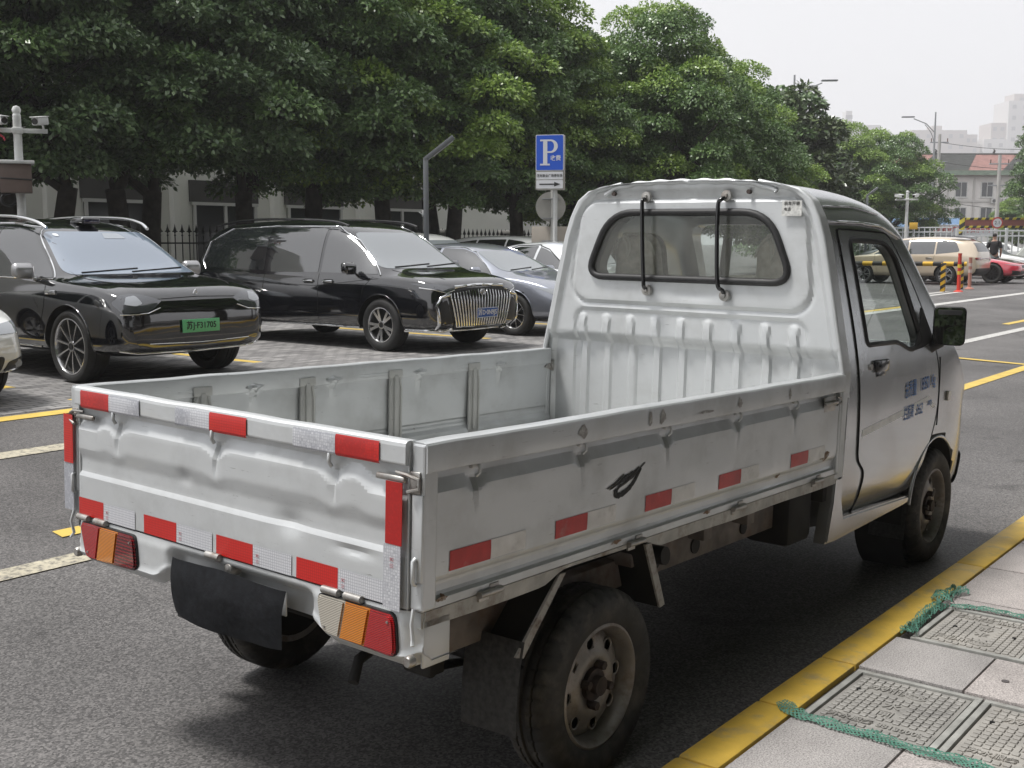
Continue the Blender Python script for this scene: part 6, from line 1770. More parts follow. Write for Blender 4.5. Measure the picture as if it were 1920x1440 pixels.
# local x runs to the right of the picture
bm = BM(); box(bm, (-1.6, 0, 1.55), (.28, .2, 3.1), .02); obj('gate_post', bm, striped('gate_post_stripes', (.55, .45, .04), (.02, .018, .014), 2.2, (0, R(35), 0)), gt_, 30)
bm = BM(); box(bm, (3.4, 0, 1.55), (.28, .2, 3.1), .02); obj('gate_post', bm, MATS['gate_post_stripes'], gt_, 30)
YBX = striped('gate_beam_stripes', (.55, .45, .04), (.02, .018, .014), 2.4, (0, R(60), 0))
for z in (2.52, 3.02):
    bm = BM(); box(bm, (.9, -.01, z), (5.2, .12, .14), .01); obj('gate_beam', bm, YBX, gt_, 30)
bm = BM(); box(bm, (.9, .02, 2.77), (5.0, .05, .36), .0); obj('gate_panel', bm, mat('gate_panel_red', (.30, .10, .08), .6), gt_, 0)
bm = BM(); cyl(bm, (.55, -.08, 2.77), (.55, -.10, 2.77), .36, n=28); obj('limit_sign', bm, mat('limit_red', (.55, .07, .06), .5), gt_, 40)
bm = BM(); cyl(bm, (.55, -.10, 2.77), (.55, -.11, 2.77), .27, n=28); obj('limit_sign_face', bm, WSG, gt_, 40)
bm = BM(); text_bm(bm, '2.1', .30, basis((.55, -.113, 2.77), (1, 0, 0), (0, 0, 1)), .002); obj('limit_lettering', bm, BLK, gt_, 0)
# white railing
def railing(label, a, b, h, z0):
    a = Vector(a); b = Vector(b); d = b - a; L = d.length
    t = thing('railing', label, 'railing', (a.x, a.y, z0), math.atan2(d.y, d.x), 'white railings')
    WR = mat('railing_white', (.62, .64, .64), .5)
    for z in (h, h - .28, .15):
        bm = BM(); bx(bm, 0, L, -.03, .03, z - .04, z + .04, .004); obj('rail', bm, WR, t, 0)
    bm = BM(); bx(bm, -.03, .03, -.02, .02, .15, h - .02); me_ = bpy.data.meshes.new('baluster'); bm.to_mesh(me_); bm.free(); finish(me_, WR, 0)
    bm = BM(); bx(bm, -.07, .07, -.06, .06, 0, h + .15, .01); me2 = bpy.data.meshes.new('railing_post'); bm.to_mesh(me2); bm.free(); finish(me2, WR, 0)
    n = int(L / .32)
    for i in range(n + 1):
        inst('railing_post' if i % 8 == 0 else 'baluster', me2 if i % 8 == 0 else me_, t, Matrix.Translation((L * i / n, 0, 0)))
railing('white railing left of the height limit gate', (68.5, 27.5), (70.2, 20.2), 2.1, .5)
railing('white railing right of the height limit gate', (61.5, 17.2), (64.2, 13.4), 1.9, .4)
bm = BM(); bx(bm, -2.2, 2.2, -.03, .03, 0, .75, .01)
bn = thing('banner_board', 'white banner board with a line of red lettering', 'banner', (78.6, 22.2, 2.15), math.atan2(-4, 3.2))
obj('board', bm, WSG, bn, 0)
bm = BM(); text_bm(bm, '芝时商业广场', .46, basis((-1.0, -.035, .38), (1, 0, 0), (0, 0, 1)), .004, .75, .008); text_bm(bm, '收费停车场', .46, basis((1.15, -.035, .38), (1, 0, 0), (0, 0, 1)), .004, .75, .008); obj('banner_lettering', bm, mat('banner_red', (.55, .05, .05), .6), bn, 0)
ys_ = thing('warning_sign', 'small yellow sign board on a thin post by the far trees', 'sign', (58.0, 18.4, .18), R(200))
bm = BM(); pole_bm(bm, 0, 0, 0, 2.3, .04); obj('post', bm, GPOLE, ys_, 40)
bm = BM(); box(bm, (.05, 0, 2.35), (.04, .42, .36), .01); obj('board', bm, mat('sign_yellow', (.70, .42, .05), .5), ys_, 30)

# ------------------------------------------------------------ buildings
def wall_windows(t, x0, x1, nx, zs, w, h, y, frame_m, glass_m, wallm, ac=True, out=-1):
    for r_, z in enumerate(zs):
        for i in range(nx):
            x = x0 + (x1 - x0) * (i + .5) / nx
            wdw = link(bpy.data.objects.new('window', None)); wdw.parent = t
            bm = BM()
            for a in (-1, 1): bx(bm, x + a * w / 2 - .05, x + a * w / 2 + .05, y + out * .06, y, z - h / 2 - .05, z + h / 2 + .05)
            for a in (-1, 1): bx(bm, x - w / 2 + .051, x + w / 2 - .051, y + out * .058, y, z + a * h / 2 - .05, z + a * h / 2 + .05)
            bx(bm, x - .03, x + .03, y + out * .055, y, z - h / 2 + .051, z + h / 2 - .051)
            bx(bm, x - w / 2 - .1, x + w / 2 + .1, y + out * .14, y, z - h / 2 - .12, z - h / 2 - .051)
            obj('frame', bm, frame_m, wdw, 0)
            for a in (-1, 1):
                bm = BM(); bx(bm, x + (a * w / 4) - w / 4 + .05, x + (a * w / 4) + w / 4 - .05, y + out * .02, y + .005, z - h / 2 + .051, z + h / 2 - .051); obj('pane', bm, glass_m, wdw, 0)
            if ac and (i * 7 + r_ * 3) % 4 != 1:
                bm = BM(); q = x + (w * .5 + .15) * (1 if (i + r_) % 2 else -1)
                bx(bm, q - .42, q + .42, y + out * .42, y + out * .08, z - h / 2 - .75, z - h / 2 - .18, .03)
                a_ = obj('air_conditioner', bm, mat('ac_white', (.55, .55, .53), .5), t, 30)
                bm = BM(); cyl(bm, (q - .1, y + out * .43, z - h / 2 - .46), (q - .1, y + out * .42, z - h / 2 - .46), .21, n=18); obj('fan_grille', bm, mat('fan_dark', (.10, .10, .10), .6), a_, 40)
WBLD = mat('weathered_white_render', (.70, .68, .65), .85, nz=(.5, .12, 8), dirt=(.9, .5, (.40, .37, .33), .52))
WING = mat('window_dark_glass', (.05, .055, .06), .1, spec=.8)
WFR = mat('window_frame_white', (.58, .58, .56), .5)
bl = thing('office_building', 'white three storey building with red and green tiled roof and air conditioners', 'building', (130.0, 42.5, 0), math.atan2(-9.15, 7.3))
bm = BM(); bx(bm, -6, 30, 0, 12, 0, 9.3); obj('wall', bm, WBLD, bl, 0)
bm = BM()
for z in (3.3, 6.4, 9.25): bx(bm, -6.05, 30.05, -.12, -.002, z - .1, z + .1)
for i in range(13): bx(bm, -6 + i * 3. - .1, -6 + i * 3. + .1, -.10, -.001, .0, 9.1)
obj('band', bm, mat('render_band', (.50, .485, .46), .8), bl, 0, kind='stuff')
wall_windows(bl, -6, 30, 12, (4.85, 7.75), 1.35, 1.7, 0, WFR, WING, WBLD)
bm = BM()
bm_r = [(-6.6, -.9, 9.3), (30.6, -.9, 9.3), (30.6, 6, 12.2), (-6.6, 6, 12.2)]
v_ = [bm.verts.new(p) for p in bm_r]; bm.faces.new(v_)
w_ = [bm.verts.new(p) for p in ((-6.6, 12.9, 9.3), (30.6, 12.9, 9.3))]; bm.faces.new((v_[3], v_[2], w_[1], w_[0])); bm.faces.new((v_[0], v_[3], w_[0])); bm.faces.new((v_[1], w_[1], v_[2]))
roof = obj('roof', bm, mat('red_roof_tiles', (.23, .12, .105), .8, nz=(1.5, .2), bump=(6, .4, .1)), bl, 0)
def roofpatch(x0, x1, tri, m, nm='roof_panel'):
    bm = BM()
    pts = tri
    v_ = [bm.verts.new((x, -.9 + 6.9 * t_, 9.3 + 2.9 * t_ + .05)) for x, t_ in pts]; bm.faces.new(v_); bmesh.ops.solidify(bm, geom=bm.faces[:], thickness=.04)
    obj(nm, bm, m, roof, 0)
GRT = mat('green_roof_tiles', (.13, .17, .13), .8, nz=(1.5, .2), bump=(6, .4, .1)); DGT = mat('dark_roof_tiles', (.10, .105, .10), .8, nz=(1.5, .2), bump=(6, .4, .1))
roofpatch(0, 0, [(-6.6, .0), (30.6, .0), (30.6, .22), (-6.6, .22)], GRT)
roofpatch(0, 0, [(-.5, .23), (5.5, .23), (8.5, 1), (3.5, 1)], DGT); roofpatch(0, 0, [(9.5, .23), (15.5, .23), (18.5, 1), (13.5, 1)], DGT)
bm = BM(); tube(bm, [(-6.6, 6, 12.25), (30.6, 6, 12.25)], .12, 8); obj('ridge', bm, DGT, roof, 40)
for x in (3.5, 10.5):
    bm = BM(); tube(bm, [(x, 6, 12.25), (x + .1, 5.8, 12.6), (x - .1, 5.6, 12.8)], [.14, .12, .05], 8); obj('ridge_ornament', bm, DGT, roof, 40)
# blue awning at its foot
aw = thing('awning', 'blue sheet awning over the shops below the white building', 'awning', (110.3, 34.5, 3.0), math.atan2(-9.15, 7.3))
bm = BM(); v_ = [bm.verts.new(p) for p in ((-5, -1.6, 0), (3.8, -1.6, 0), (3.8, 1, 1.1), (-5, 1, 1.1))]; bm.faces.new(v_); bmesh.ops.solidify(bm, geom=bm.faces[:], thickness=.06); obj('awning_sheet', bm, mat('blue_awning', (.22, .36, .55), .5, nz=(.8, .15)), aw, 0)
bm = BM(); 
bx(bm, -5, 3.8, 1, 3, -3, .9); obj('shop_wall', bm, mat('shop_wall', (.45, .44, .42), .8), aw, 0)
for x in (-4.8, -.6, 3.6):
    bm = BM(); cyl(bm, (x, -1.5, -3), (x, -1.5, .02), .06, n=8); obj('awning_post', bm, GPOLE, aw, 40)
# hazy towers
HZB = mat('tower_render', (.46, .42, .40), .9)
HZW = mat('tower_pale_render', (.56, .55, .54), .9)
def tower(label, loc, rz, blocks, m, wins=True):
    t = thing('tower_block', label, 'tower', loc, rz, 'hazy tower blocks')
    blocks = [tuple(v * 2.11 for v in q) for q in blocks]
    for i, (x0, x1, y0, y1, z) in enumerate(blocks):
        bm = BM(); bx(bm, x0, x1, y0, y1, 0, z, .0); obj('block', bm, m[i % len(m)], t, 0)
    if wins:
        bm = BM(); bx(bm, -1.6, 1.6, -.3, 0, -1.6, 1.6); me_ = bpy.data.meshes.new('window'); bm.to_mesh(me_); bm.free(); finish(me_, mat('tower_window', (.30, .30, .31), .4), 0)
        for (x0, x1, y0, y1, z) in blocks:
            n = max(2, int((x1 - x0) / 9)); f = int((z - 4) / 9.)
            for i in range(n):
                for j in range(f): inst('window', me_, t, Matrix.Translation((x0 + (x1 - x0) * (i + .5) / n, y0 - .01, z - 5 - j * 9.)))
    return t
trz = math.atan2(-21.67, 17.26)
tower('hazy pinkish slab block left of the taller towers', (965.6, 337, 0), trz, [(0, 22, 0, 14, 45.5), (9, 13, 3, 9, 47.5), (22.0, 27, 2, 14, 44), (14, 28, 1, 13.5, 40)], [HZB], True)
tower('hazy tall pale tower with stepped top at the right edge', (1004.5, 289.5, 0), trz, [(0, 9, 0, 14, 42), (3, 9, 1, 13, 48.5), (9.01, 40, -.5, 14, 57), (12, 24, 2, 11, 60)], [HZW, HZB])
tower('faint hazy tower with open crown above the middle trees', (930, 381, 0), trz, [(0, 5, 0, 8, 49), (5.01, 13, 0, 8, 46.5), (4.5, 14, -.5, 8.5, 47.4), (0, 2.5, 0, 5, 53)], [HZW], True)

# unseen block added beyond the pavement trees to darken the truck's right flank
nb_ = thing('added_shade_block', 'unseen dark grey block added behind the pavement trees to shade the truck', 'building', (-36, -12.8, .12))
bm = BM(); bx(bm, 0, 50, -12, 0, 0, 27); obj('wall', bm, mat('dark_grey_render', (.15, .15, .15), .8, nz=(.6, .15)), nb_, 0)
for fl in range(7):
    for i in range(9):
        bm = BM(); bx(bm, 1.5 + i * 5, 4.5 + i * 5, 0, .06, 1.2 + fl * 3.5, 3.2 + fl * 3.5); obj('window', bm, WING, nb_, 0)
# plaza building behind the left trees
pb = thing('plaza_building', 'pale grey low building behind the tree trunks', 'building', (-6, 26.6, .18))
PW = mat('pale_plaster', (.78, .78, .73), .85, nz=(.6, .1))
bm = BM(); bx(bm, 0, 46, 0, 10, 0, 8.5); obj('wall', bm, PW, pb, 0)
DK = mat('dark_plaza_glass', (.025, .028, .03), .12, spec=.7)
for i, (x, w, z0, z1) in enumerate(((13.3, 2.6, .4, 2.6), (17.7, 2.2, .4, 2.9), (21.9, 2.4, .4, 2.6), (25.5, 2.4, .4, 2.6), (29.2, 2.4, .4, 2.6), (33.4, 2.4, .4, 2.6), (9.2, 2.4, .4, 2.6), (13.3, 2.6, 4.6, 6.8), (17.7, 2.2, 4.6, 6.8), (21.9, 2.4, 4.6, 6.8))):
    wd = link(bpy.data.objects.new('window', None)); wd.parent = pb
    bm = BM(); bx(bm, x - w / 2, x + w / 2, -.03, 0, z0, z1); obj('pane', bm, DK, wd, 0)
    bm = BM()
    for a in (x - w / 2, x - .05, x + w / 2 - .08): bx(bm, a, a + .09, -.10, -.031, z0, z1)
    bx(bm, x - w / 2 - .05, x + w / 2 + .05, -.11, -.032, z1, z1 + .09); obj('frame', bm, WFR, wd, 0)
    bm = BM(); bx(bm, x - w / 2 - .1, x + w / 2 + .1, -.06, 0, z1 + .1, z1 + .75); obj('dark_lintel', bm, mat('dark_fascia', (.05, .048, .045), .6), wd, 0)
for x in (19.6, 23.6, 27.4, 31.2):
    bm = BM(); bx(bm, x - .12, x + .12, -.25, -.002, 0, 4.2, .02); obj('pilaster', bm, PW, pb, 0)
# fence with spear heads and stone piers
FM = mat('wrought_iron_black', (.018, .019, .02), .5)
for fx0, fx1, lab in ((6.0, 20.0, 'black spear topped iron fence behind the black suv'), (20.6, 34.0, 'black spear topped iron fence behind the silver sedan')):
    ft = thing('iron_fence', lab, 'fence', (fx0, 21.6, .18), 0, 'iron fences')
    bm = BM(); lathe(bm, [(.0, 0), (.016, 0), (.016, 1.62), (.03, 1.64), (.012, 1.68), (.045, 1.76), (.02, 1.84), (0, 1.93)], 6, None, 'Z'); box(bm, (0, 0, 1.74), (.15, .02, .03), .006)
    me_ = bpy.data.meshes.new('picket'); bm.to_mesh(me_); bm.free(); finish(me_, FM, 40)
    n = int((fx1 - fx0) / .21)
    for i in range(n): inst('picket', me_, ft, Matrix.Translation(((i + .5) * (fx1 - fx0) / n, 0, 0)))
    for z in (.25, 1.45):
        bm = BM(); bx(bm, 0, fx1 - fx0, -.02, .02, z - .02, z + .02); obj('rail', bm, FM, ft, 0)
for k, x in enumerate((20.3, 24.2, 27.6, 30.6, 34.2)):
    bm = BM(); bx(bm, -.28, .28, -.28, .28, 0, 1.75, .02); bx(bm, -.34, .34, -.34, .34, 1.75, 1.87, .02)
    o = obj('fence_pier', bm, mat('grey_stone_pier', (.30, .29, .275), .8, nz=(3, .15)), None, 30); o.location = (x, 21.6, .18)
    tag(o, ('grey stone fence pier, %s from the left' % ('first', 'second', 'third', 'fourth', 'fifth')[k]), 'pier', 'stone fence piers')

# ------------------------------------------------------------ trees
LEAF = {}
def leaf_mat(name, c0, c1, tr=.25, rough=.36):
    if name in MATS: return MATS[name]
    m = bpy.data.materials.new(name); m.use_nodes = True; MATS[name] = m
    n = m.node_tree.nodes; l = m.node_tree.links; b = n['Principled BSDF']; out = n['Material Output']
    g = n.new('ShaderNodeNewGeometry')
    cr = n.new('ShaderNodeMix'); cr.data_type = 'RGBA'; cr.inputs[6].default_value = (*c0, 1); cr.inputs[7].default_value = (*c1, 1)
    l.new(g.outputs['Random Per Island'], cr.inputs[0])
    l.new(cr.outputs[2], b.inputs['Base Color'])
    b.inputs['Roughness'].default_value = rough; b.inputs['Specular IOR Level'].default_value = .8
    t = n.new('ShaderNodeBsdfTranslucent'); l.new(cr.outputs[2], t.inputs[0])
    mx = n.new('ShaderNodeMixShader'); mx.inputs[0].default_value = tr
    l.new(b.outputs[0], mx.inputs[1]); l.new(t.outputs[0], mx.inputs[2]); l.new(mx.outputs[0], out.inputs[0])
    return m
LD = leaf_mat('camphor_leaf_dark', (.065, .122, .050), (.18, .27, .11), .15)
LM = leaf_mat('camphor_leaf', (.068, .135, .042), (.19, .30, .095), .2)
LY = leaf_mat('camphor_leaf_fresh', (.16, .27, .05), (.30, .42, .09), .25)
LG = leaf_mat('magnolia_leaf', (.045, .075, .028), (.13, .17, .07), .1, .3)
BARK = mat('dark_bark', (.045, .038, .032), .9, nz=(6, .4), bump=(9, .8, .04))
def leaves(centres, radii, per, size, rng, droop=.35, flat=.75, mats_=None):
    """clumps of small leaf blades: returns V,F,matindex"""
    Vs = []; mi = []
    for i, (c_, r_) in enumerate(zip(centres, radii)):
        n = int(per * (r_ / .8) ** 2)
        d = rng.normal(size=(n, 3)); d /= np.linalg.norm(d, axis=1)[:, None]
        d[:, 2] = np.where(d[:, 2] < -.15, -d[:, 2] * .8, d[:, 2])
        rad = r_ * (0.70 + .30 * rng.random(n) ** .5)
        lump = 1 + .22 * np.sin(d[:, 0] * 5 + i) * np.sin(d[:, 1] * 5 + 2 * i) * np.sin(d[:, 2] * 4 + i)
        p = c_ + d * (rad * lump)[:, None] * np.array([1, 1, flat])
        # blade frame: points outward and down
        t = d + rng.normal(size=(n, 3)) * .55; t[:, 2] -= droop + .5 * rng.random(n)
        t /= np.linalg.norm(t, axis=1)[:, None]
        nr = d * 1.0 + rng.normal(size=(n, 3)) * .38; nr[:, 2] += .55
        s = np.cross(t, nr); s /= (np.linalg.norm(s, axis=1)[:, None] + 1e-9)
        L = size * (.7 + .6 * rng.random(n))[:, None]; Wd = L * (.24 + .10 * rng.random(n))[:, None]
        up_n = np.cross(s, t)
        q = np.stack([p, p + t * L * .5 + s * Wd + up_n * L * .10, p + t * L, p + t * L * .5 - s * Wd + up_n * L * .10], 1)
        Vs.append(q.reshape(-1, 3)); mi.append(np.full(n, 0 if mats_ is None else mats_[i]))
    V = np.concatenate(Vs); F = np.arange(len(V)).reshape(-1, 4)
    return V, F, np.concatenate(mi)
def tree_mesh(seed, H, rx, zc0, nclump, per, size, mats_l, fresh=0., fork=2.6, twin=False, trunk_r=.22, flat=.75):
    rng = np.random.default_rng(seed)
    rr = random.Random(seed)
    # crown: clumps on and inside an uneven ellipsoid from zc0 to H
    cen = []; rad = []; mi = []
    zc = (zc0 + H) / 2; hz = (H - zc0) / 2
    tries = 0
    dmin = .80 * rx / 3.2
    while len(cen) < nclump and tries < 6000:
        tries += 1
        tt = rng.random() ** 1.15; a = rng.uniform(-PI, PI); k = rng.uniform(.74, 1.0)
        lob = 1 + .14 * math.sin(3 * a + seed) + .12 * math.sin(5 * a + 2.1 * seed) + .08 * math.sin(9 * tt + seed)
        Rt = rx * max(1 - .94 * tt ** 2.1, 0) ** .62 * (.66 + .34 * ss(0, .22, tt)) * k * lob
        p = np.array([Rt * math.cos(a), Rt * math.sin(a), zc0 + tt * (H - zc0)])
        if p[2] < zc0 - .2: continue
        if cen and min(np.linalg.norm(p - q) for q in cen) < dmin * rng.uniform(.75, 1.1): continue
        cen.append(p); rad.append(rng.uniform(.42, .80) * rx / 2.95)
        mi.append(1 if rng.random() < fresh * (1.5 if p[2] > zc else .7) else 0)
    for _ in range(26):
        d = rng.normal(size=3); d /= np.linalg.norm(d); k = rng.uniform(.1, .62)
        cen.append(np.array([d[0] * rx * k, d[1] * rx * k, zc + .1 * hz + d[2] * hz * k])); rad.append(rng.uniform(.8, 1.1) * rx / 3.0); mi.append(0)
    V, F, m_ = leaves(cen, rad, per, size, rng, flat=flat, mats_=mi)
    me = npmesh('crown', V, F)
    for q in mats_l: me.materials.append(q)
    me.polygons.foreach_set('material_index', m_.astype(np.int32))
    # skeleton
    bm = BM()
    stems = [(-.28, -.1), (.30, .08)] if twin else [(0, 0)]
    tips = sorted(range(len(cen)), key=lambda i: rr.random())
    for sx, sy in stems:
        top = Vector((sx * 1.5 + rr.uniform(-.25, .25), sy + rr.uniform(-.2, .2), fork))
        base = Vector((sx * .55, sy * .5, -.1))
        tube(bm, [base, base.lerp(top, .12) , base.lerp(top, .5) + Vector((rr.uniform(-.06, .06), rr.uniform(-.06, .06), 0)), top], [trunk_r * 1.45, trunk_r * 1.08, trunk_r, trunk_r * .9], 12)
        nb = 5 if twin else 7
        for k in range(nb):
            tgt = Vector(cen[tips.pop()]) if tips else Vector((0, 0, H))
            if tgt.z < fork + .3: tgt.z = fork + .3 + rr.random()
            mid = top.lerp(tgt, .45) + Vector((rr.uniform(-.4, .4), rr.uniform(-.4, .4), rr.uniform(-.1, .5)))
            r0 = trunk_r * rr.uniform(.38, .6)
            P = catmull([top - Vector((0, 0, .15)), top.lerp(mid, .5) + Vector((rr.uniform(-.15, .15), rr.uniform(-.15, .15), .05)), mid, tgt], 4)
            tube(bm, P, [r0 * (1 - .8 * i / (len(P) - 1)) for i in range(len(P))], 7)
            for j in range(3):
                if not tips: break
                t2 = Vector(cen[tips.pop()]); s_ = P[len(P) // 2 + j]
                if (t2 - s_).length > rx * 1.3: continue
                P2 = catmull([s_, s_.lerp(t2, .5) + Vector((rr.uniform(-.3, .3), rr.uniform(-.3, .3), rr.uniform(0, .3))), t2], 4)
                tube(bm, P2, [r0 * .45 * (1 - .8 * i / (len(P2) - 1)) for i in range(len(P2))], 6)
    mt = bpy.data.meshes.new('trunk'); bm.to_mesh(mt); bm.free(); finish(mt, BARK, 60)
    return me, mt
def plant_tree(me, label, loc, rz, sc=(1, 1, 1), group='camphor trees', name='camphor_tree'):
    t = thing(name, label, 'tree', loc, rz, group); t.scale = sc
    inst('crown', me[0], t); inst('trunk', me[1], t)
    return t
T1 = tree_mesh(1, 10.5, 3.15, 2.9, 130, 900, .125, (LD, LM), .42)
T2 = tree_mesh(2, 10.0, 3.05, 2.8, 128, 900, .125, (LD, LM), .35, twin=True)
T3 = tree_mesh(3, 9.6, 3.0, 2.4, 124, 900, .12, (LM, LY), .38)
T4 = tree_mesh(4, 9.2, 3.6, 2.1, 120, 900, .12, (LM, LY), .30, fork=2.2)
T5 = tree_mesh(5, 7.8, 2.7, 1.3, 70, 330, .26, (LG, LD), .25, fork=1.6)
G = .18
for k, (me, x, y, rz, s, lab) in enumerate((
    (T1, 5.6, 20.2, .3, 1.0, 'dark leafy tree at the left edge behind the camera mast'),
    (T2, 9.5, 19.6, 2.4, .97, 'dark tree whose trunk rises just right of the camera mast'),
    (T2, 11.8, 19.6, .2, 1.04, 'dark tree with forked double trunk above the black suv'),
    (T1, 14.6, 19.3, 1.7, 1.0, 'dense tree with low side branch left of the minivan roof'),
    (T3, 16.6, 19.4, .9, 1.06, 'dark green tree rising behind the minivan'),
    (T3, 18.9, 18.8, 3.3, 1.04, 'bushy green tree above the minivan windscreen'),
    (T2, 21.6, 19.4, 4.4, 1.02, 'green tree behind the bent lamp post'),
    (T3, 24.2, 18.6, 2.2, .98, 'tree with fresh yellow green leaves left of the parking sign'),
    (T3, 26.5, 18.4, 5.0, .84, 'bright yellow green tree just behind the parking sign'),
    (T4, 30.3, 17.4, .5, .94, 'broad light green tree with dark limbs above the truck cab'),
    (T1, 32.5, 20.5, 2.0, .78, 'tall tree behind the broad light green one'),
    (T4, 35.3, 17.6, 2.9, .86, 'round light green tree right of the broad one'),
)):
    plant_tree(me, lab, (x, y, G), rz, (s, s, s * (1 + .04 * math.sin(k * 2.2))))
plant_tree(T5, 'glossy dark magnolia tree sloping down above the cab roof', (46.5, 20.3, G), .4, (1.15, 1.15, 1.05), 'magnolia tree', 'magnolia_tree')
plant_tree(T5, 'lower glossy magnolia tree right of the taller magnolia', (52, 21.4, G), 2.4, (.95, .95, .80), 'magnolia tree', 'magnolia_tree')
plant_tree(T4, 'distant light green round tree with open trunk by the white building', (72.5, 25.3, G), 1.2, (1.02, 1.02, .93))
plant_tree(T4, 'distant light green tree left of the round one', (69.5, 27.8, G), 3.4, (1.0, 1.0, .97))
plant_tree(T3, 'far tree half hidden behind the magnolia', (62, 27.0, G), 5.0, (.95, .95, .92))
plant_tree(T3, 'darker tree in front of the white building at the right edge', (101, 24.5, G), 5.6, (.85, .85, .55))
plant_tree(T1, 'tree hanging in from the right edge above the van', (72.5, 14.0, G), 1.1, (1.05, 1.05, 1.0))
# street trees on the near pavement, behind and beside the camera (seen in the mirror)
for k, (x, y, rz, s, me, lab) in enumerate(((-9.5, -5.8, .4, 1.05, T1, 'pavement tree behind the truck, seen in its mirror'), (-3.5, -6.2, 1.3, 1.05, T2, 'pavement tree beside the camera position'), (2.2, -5.2, 3.1, 1.2, T1, 'pavement tree right of the truck bed'), (8.0, -5.0, 4.0, 1.22, T2, 'pavement tree right of the truck cab'), (14, -4.7, 5.2, 1.3, T1, 'pavement tree ahead of the truck'), (-14, -4.6, 2.2, 1.0, T2, 'second pavement tree behind the truck'), (-19, -8, .2, 1.1, T1, 'third pavement tree behind the truck'), (-24, -5, 1.2, 1.1, T2, 'farthest pavement tree behind the truck'), (20, -4.6, 2.2, 1.3, T2, 'second pavement tree ahead of the truck'), (26.5, -4.8, 3.2, 1.3, T1, 'third pavement tree ahead of the truck'), (33, -6.8, 4.4, 1.05, T2, 'fourth pavement tree ahead of the truck'), (40, -6.6, 5.9, 1.05, T1, 'fifth pavement tree ahead of the truck'))):
    plant_tree(me, lab, (x, y, .12), rz, (s, s, s), 'pavement trees')
# low hedge and ground cover under the left trees
rng = np.random.default_rng(11)
cen = [np.array([rng.uniform(4, 34), rng.uniform(19.6, 21.2), rng.uniform(.35, .75)]) for _ in range(90)]
V, F, mi_ = leaves(cen, [rng.uniform(.4, .6) for _ in cen], 260, .10, rng)
me = npmesh('ground_cover', V, F); me.materials.append(LD)
tag(link(bpy.data.objects.new('ground_cover', me)), 'low dark shrubs filling the bed under the trees', 'shrubs', kind='stuff')
cen = [np.array([rng.uniform(58, 76), rng.uniform(23, 30), rng.uniform(.5, 1.4)]) for _ in range(40)]
V, F, mi_ = leaves(cen, [rng.uniform(.6, 1.0) for _ in cen], 200, .16, rng)
me = npmesh('far_hedge', V, F); me.materials.append(LD)
tag(link(bpy.data.objects.new('far_hedge', me)), 'loose green hedge at the far kerb', 'hedge', kind='stuff')

# ------------------------------------------------------------ person beyond the red car
pt = thing('person', 'person in a black t-shirt with short dark hair, standing by the white sedan', 'person', (44.0, 10.35, .18), R(15))
def skin(name, verts, edges, radii, m, parent, root=0, lv=2):
    me = bpy.data.meshes.new(name); me.from_pydata(verts, edges, []); o = link(bpy.data.objects.new(name, me))
    md = o.modifiers.new('s', 'SKIN'); o.modifiers.new('u', 'SUBSURF').levels = lv
    o.modifiers['u'].render_levels = lv
    for i, r_ in enumerate(radii): me.skin_vertices[0].data[i].radius = r_ if isinstance(r_, tuple) else (r_, r_); me.skin_vertices[0].data[i].use_root = (i == root)
    me2 = eval_mesh(o); bpy.data.objects.remove(o); finish(me2, m, 80)
    return inst(name, me2, parent)
SKIN = mat('skin_tone', (.42, .26, .19), .5); SHIRT = mat('black_tshirt', (.015, .015, .017), .8); JEAN = mat('dark_trousers', (.03, .035, .05), .8); HAIR = mat('dark_hair', (.012, .011, .011), .6)
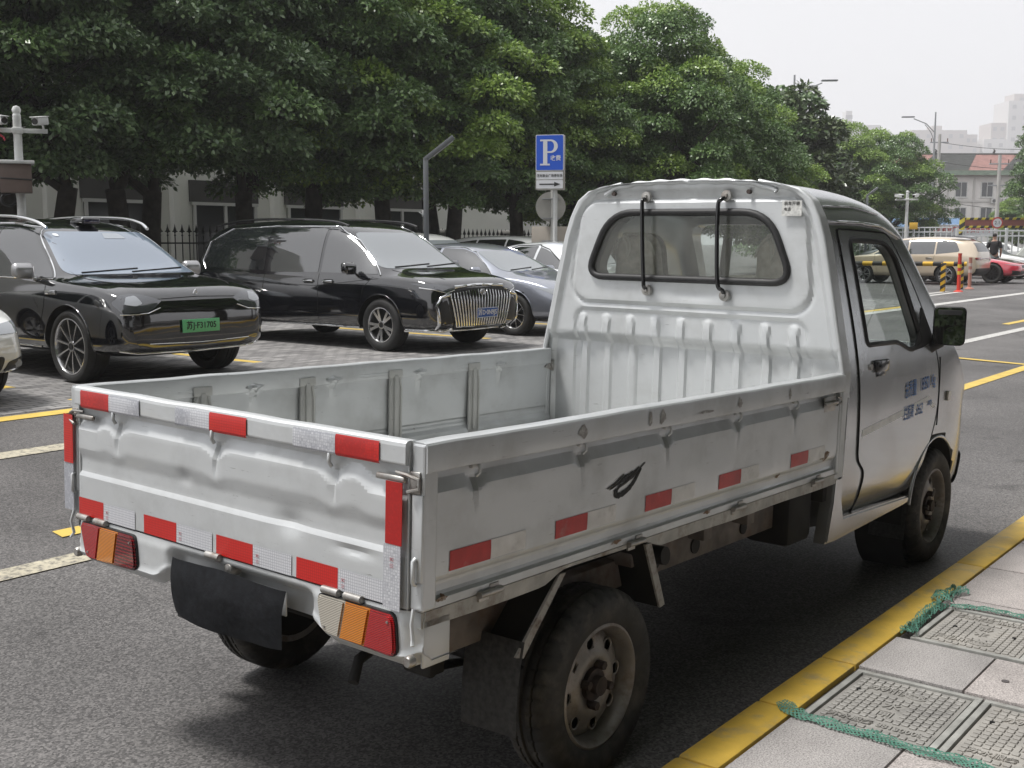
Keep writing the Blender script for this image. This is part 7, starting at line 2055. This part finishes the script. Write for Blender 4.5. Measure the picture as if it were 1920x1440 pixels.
V = [(0, 0, .98), (0, 0, 1.15), (.02, 0, 1.38), (0, 0, 1.50), (.01, 0, 1.58), (.02, 0, 1.68), (.02, 0, 1.77),
     (0, .19, 1.44), (-.01, .25, 1.20), (.08, .24, .97), (.10, .23, .88), (0, -.19, 1.44), (-.01, -.25, 1.20), (.08, -.24, .97), (.10, -.23, .88),
     (0, .10, .92), (.02, .11, .50), (-.02, .11, .08), (.12, .12, .03), (0, -.10, .92), (.02, -.11, .50), (-.02, -.11, .08), (.12, -.12, .03)]
E_ = [(0, 1), (1, 2), (2, 3), (3, 4), (4, 5), (5, 6), (3, 7), (7, 8), (8, 9), (9, 10), (3, 11), (11, 12), (12, 13), (13, 14), (0, 15), (15, 16), (16, 17), (17, 18), (0, 19), (19, 20), (20, 21), (21, 22)]
rd = [(.13, .16), (.12, .15), (.13, .18), .07, .055, (.095, .08), (.06, .055), .065, .048, .038, .03, .065, .048, .038, .03, .09, .06, .045, .04, .09, .06, .045, .04]
skin('body', V, E_, rd, SKIN, pt)
skin('t_shirt', [(0, 0, .92), (0, 0, 1.15), (.02, 0, 1.38), (0, 0, 1.50), (0, .20, 1.44), (-.01, .26, 1.22), (0, -.20, 1.44), (-.01, -.26, 1.22)], [(0, 1), (1, 2), (2, 3), (3, 4), (4, 5), (3, 6), (6, 7)], [(.15, .18), (.14, .17), (.15, .20), (.085, .085), .085, .07, .085, .07], SHIRT, pt)
skin('trousers', [(0, 0, 1.0), (0, .10, .90), (.02, .11, .50), (-.02, .11, .10), (0, -.10, .90), (.02, -.11, .50), (-.02, -.11, .10)], [(0, 1), (1, 2), (2, 3), (0, 4), (4, 5), (5, 6)], [(.14, .17), .105, .075, .06, .105, .075, .06], JEAN, pt)
skin('hair', [(-.02, 0, 1.68), (0, 0, 1.78), (.03, 0, 1.815)], [(0, 1), (1, 2)], [(.10, .085), (.09, .085), (.06, .06)], HAIR, pt)

# ------------------------------------------------------------ haze
hz_ = BM(); bx(hz_, -80, 1190, -80, 455, -1.2, 132)
hm = bpy.data.materials.new('haze_air'); hm.use_nodes = True
n = hm.node_tree.nodes; n.clear()
ho = n.new('ShaderNodeOutputMaterial'); pv = n.new('ShaderNodeVolumePrincipled')
pv.inputs['Color'].default_value = (.93, .93, .95, 1); pv.inputs['Density'].default_value = .00075; pv.inputs['Anisotropy'].default_value = .3
hm.node_tree.links.new(pv.outputs[0], ho.inputs['Volume'])
tag(obj('haze', hz_, hm, None, 0), kind='stuff')
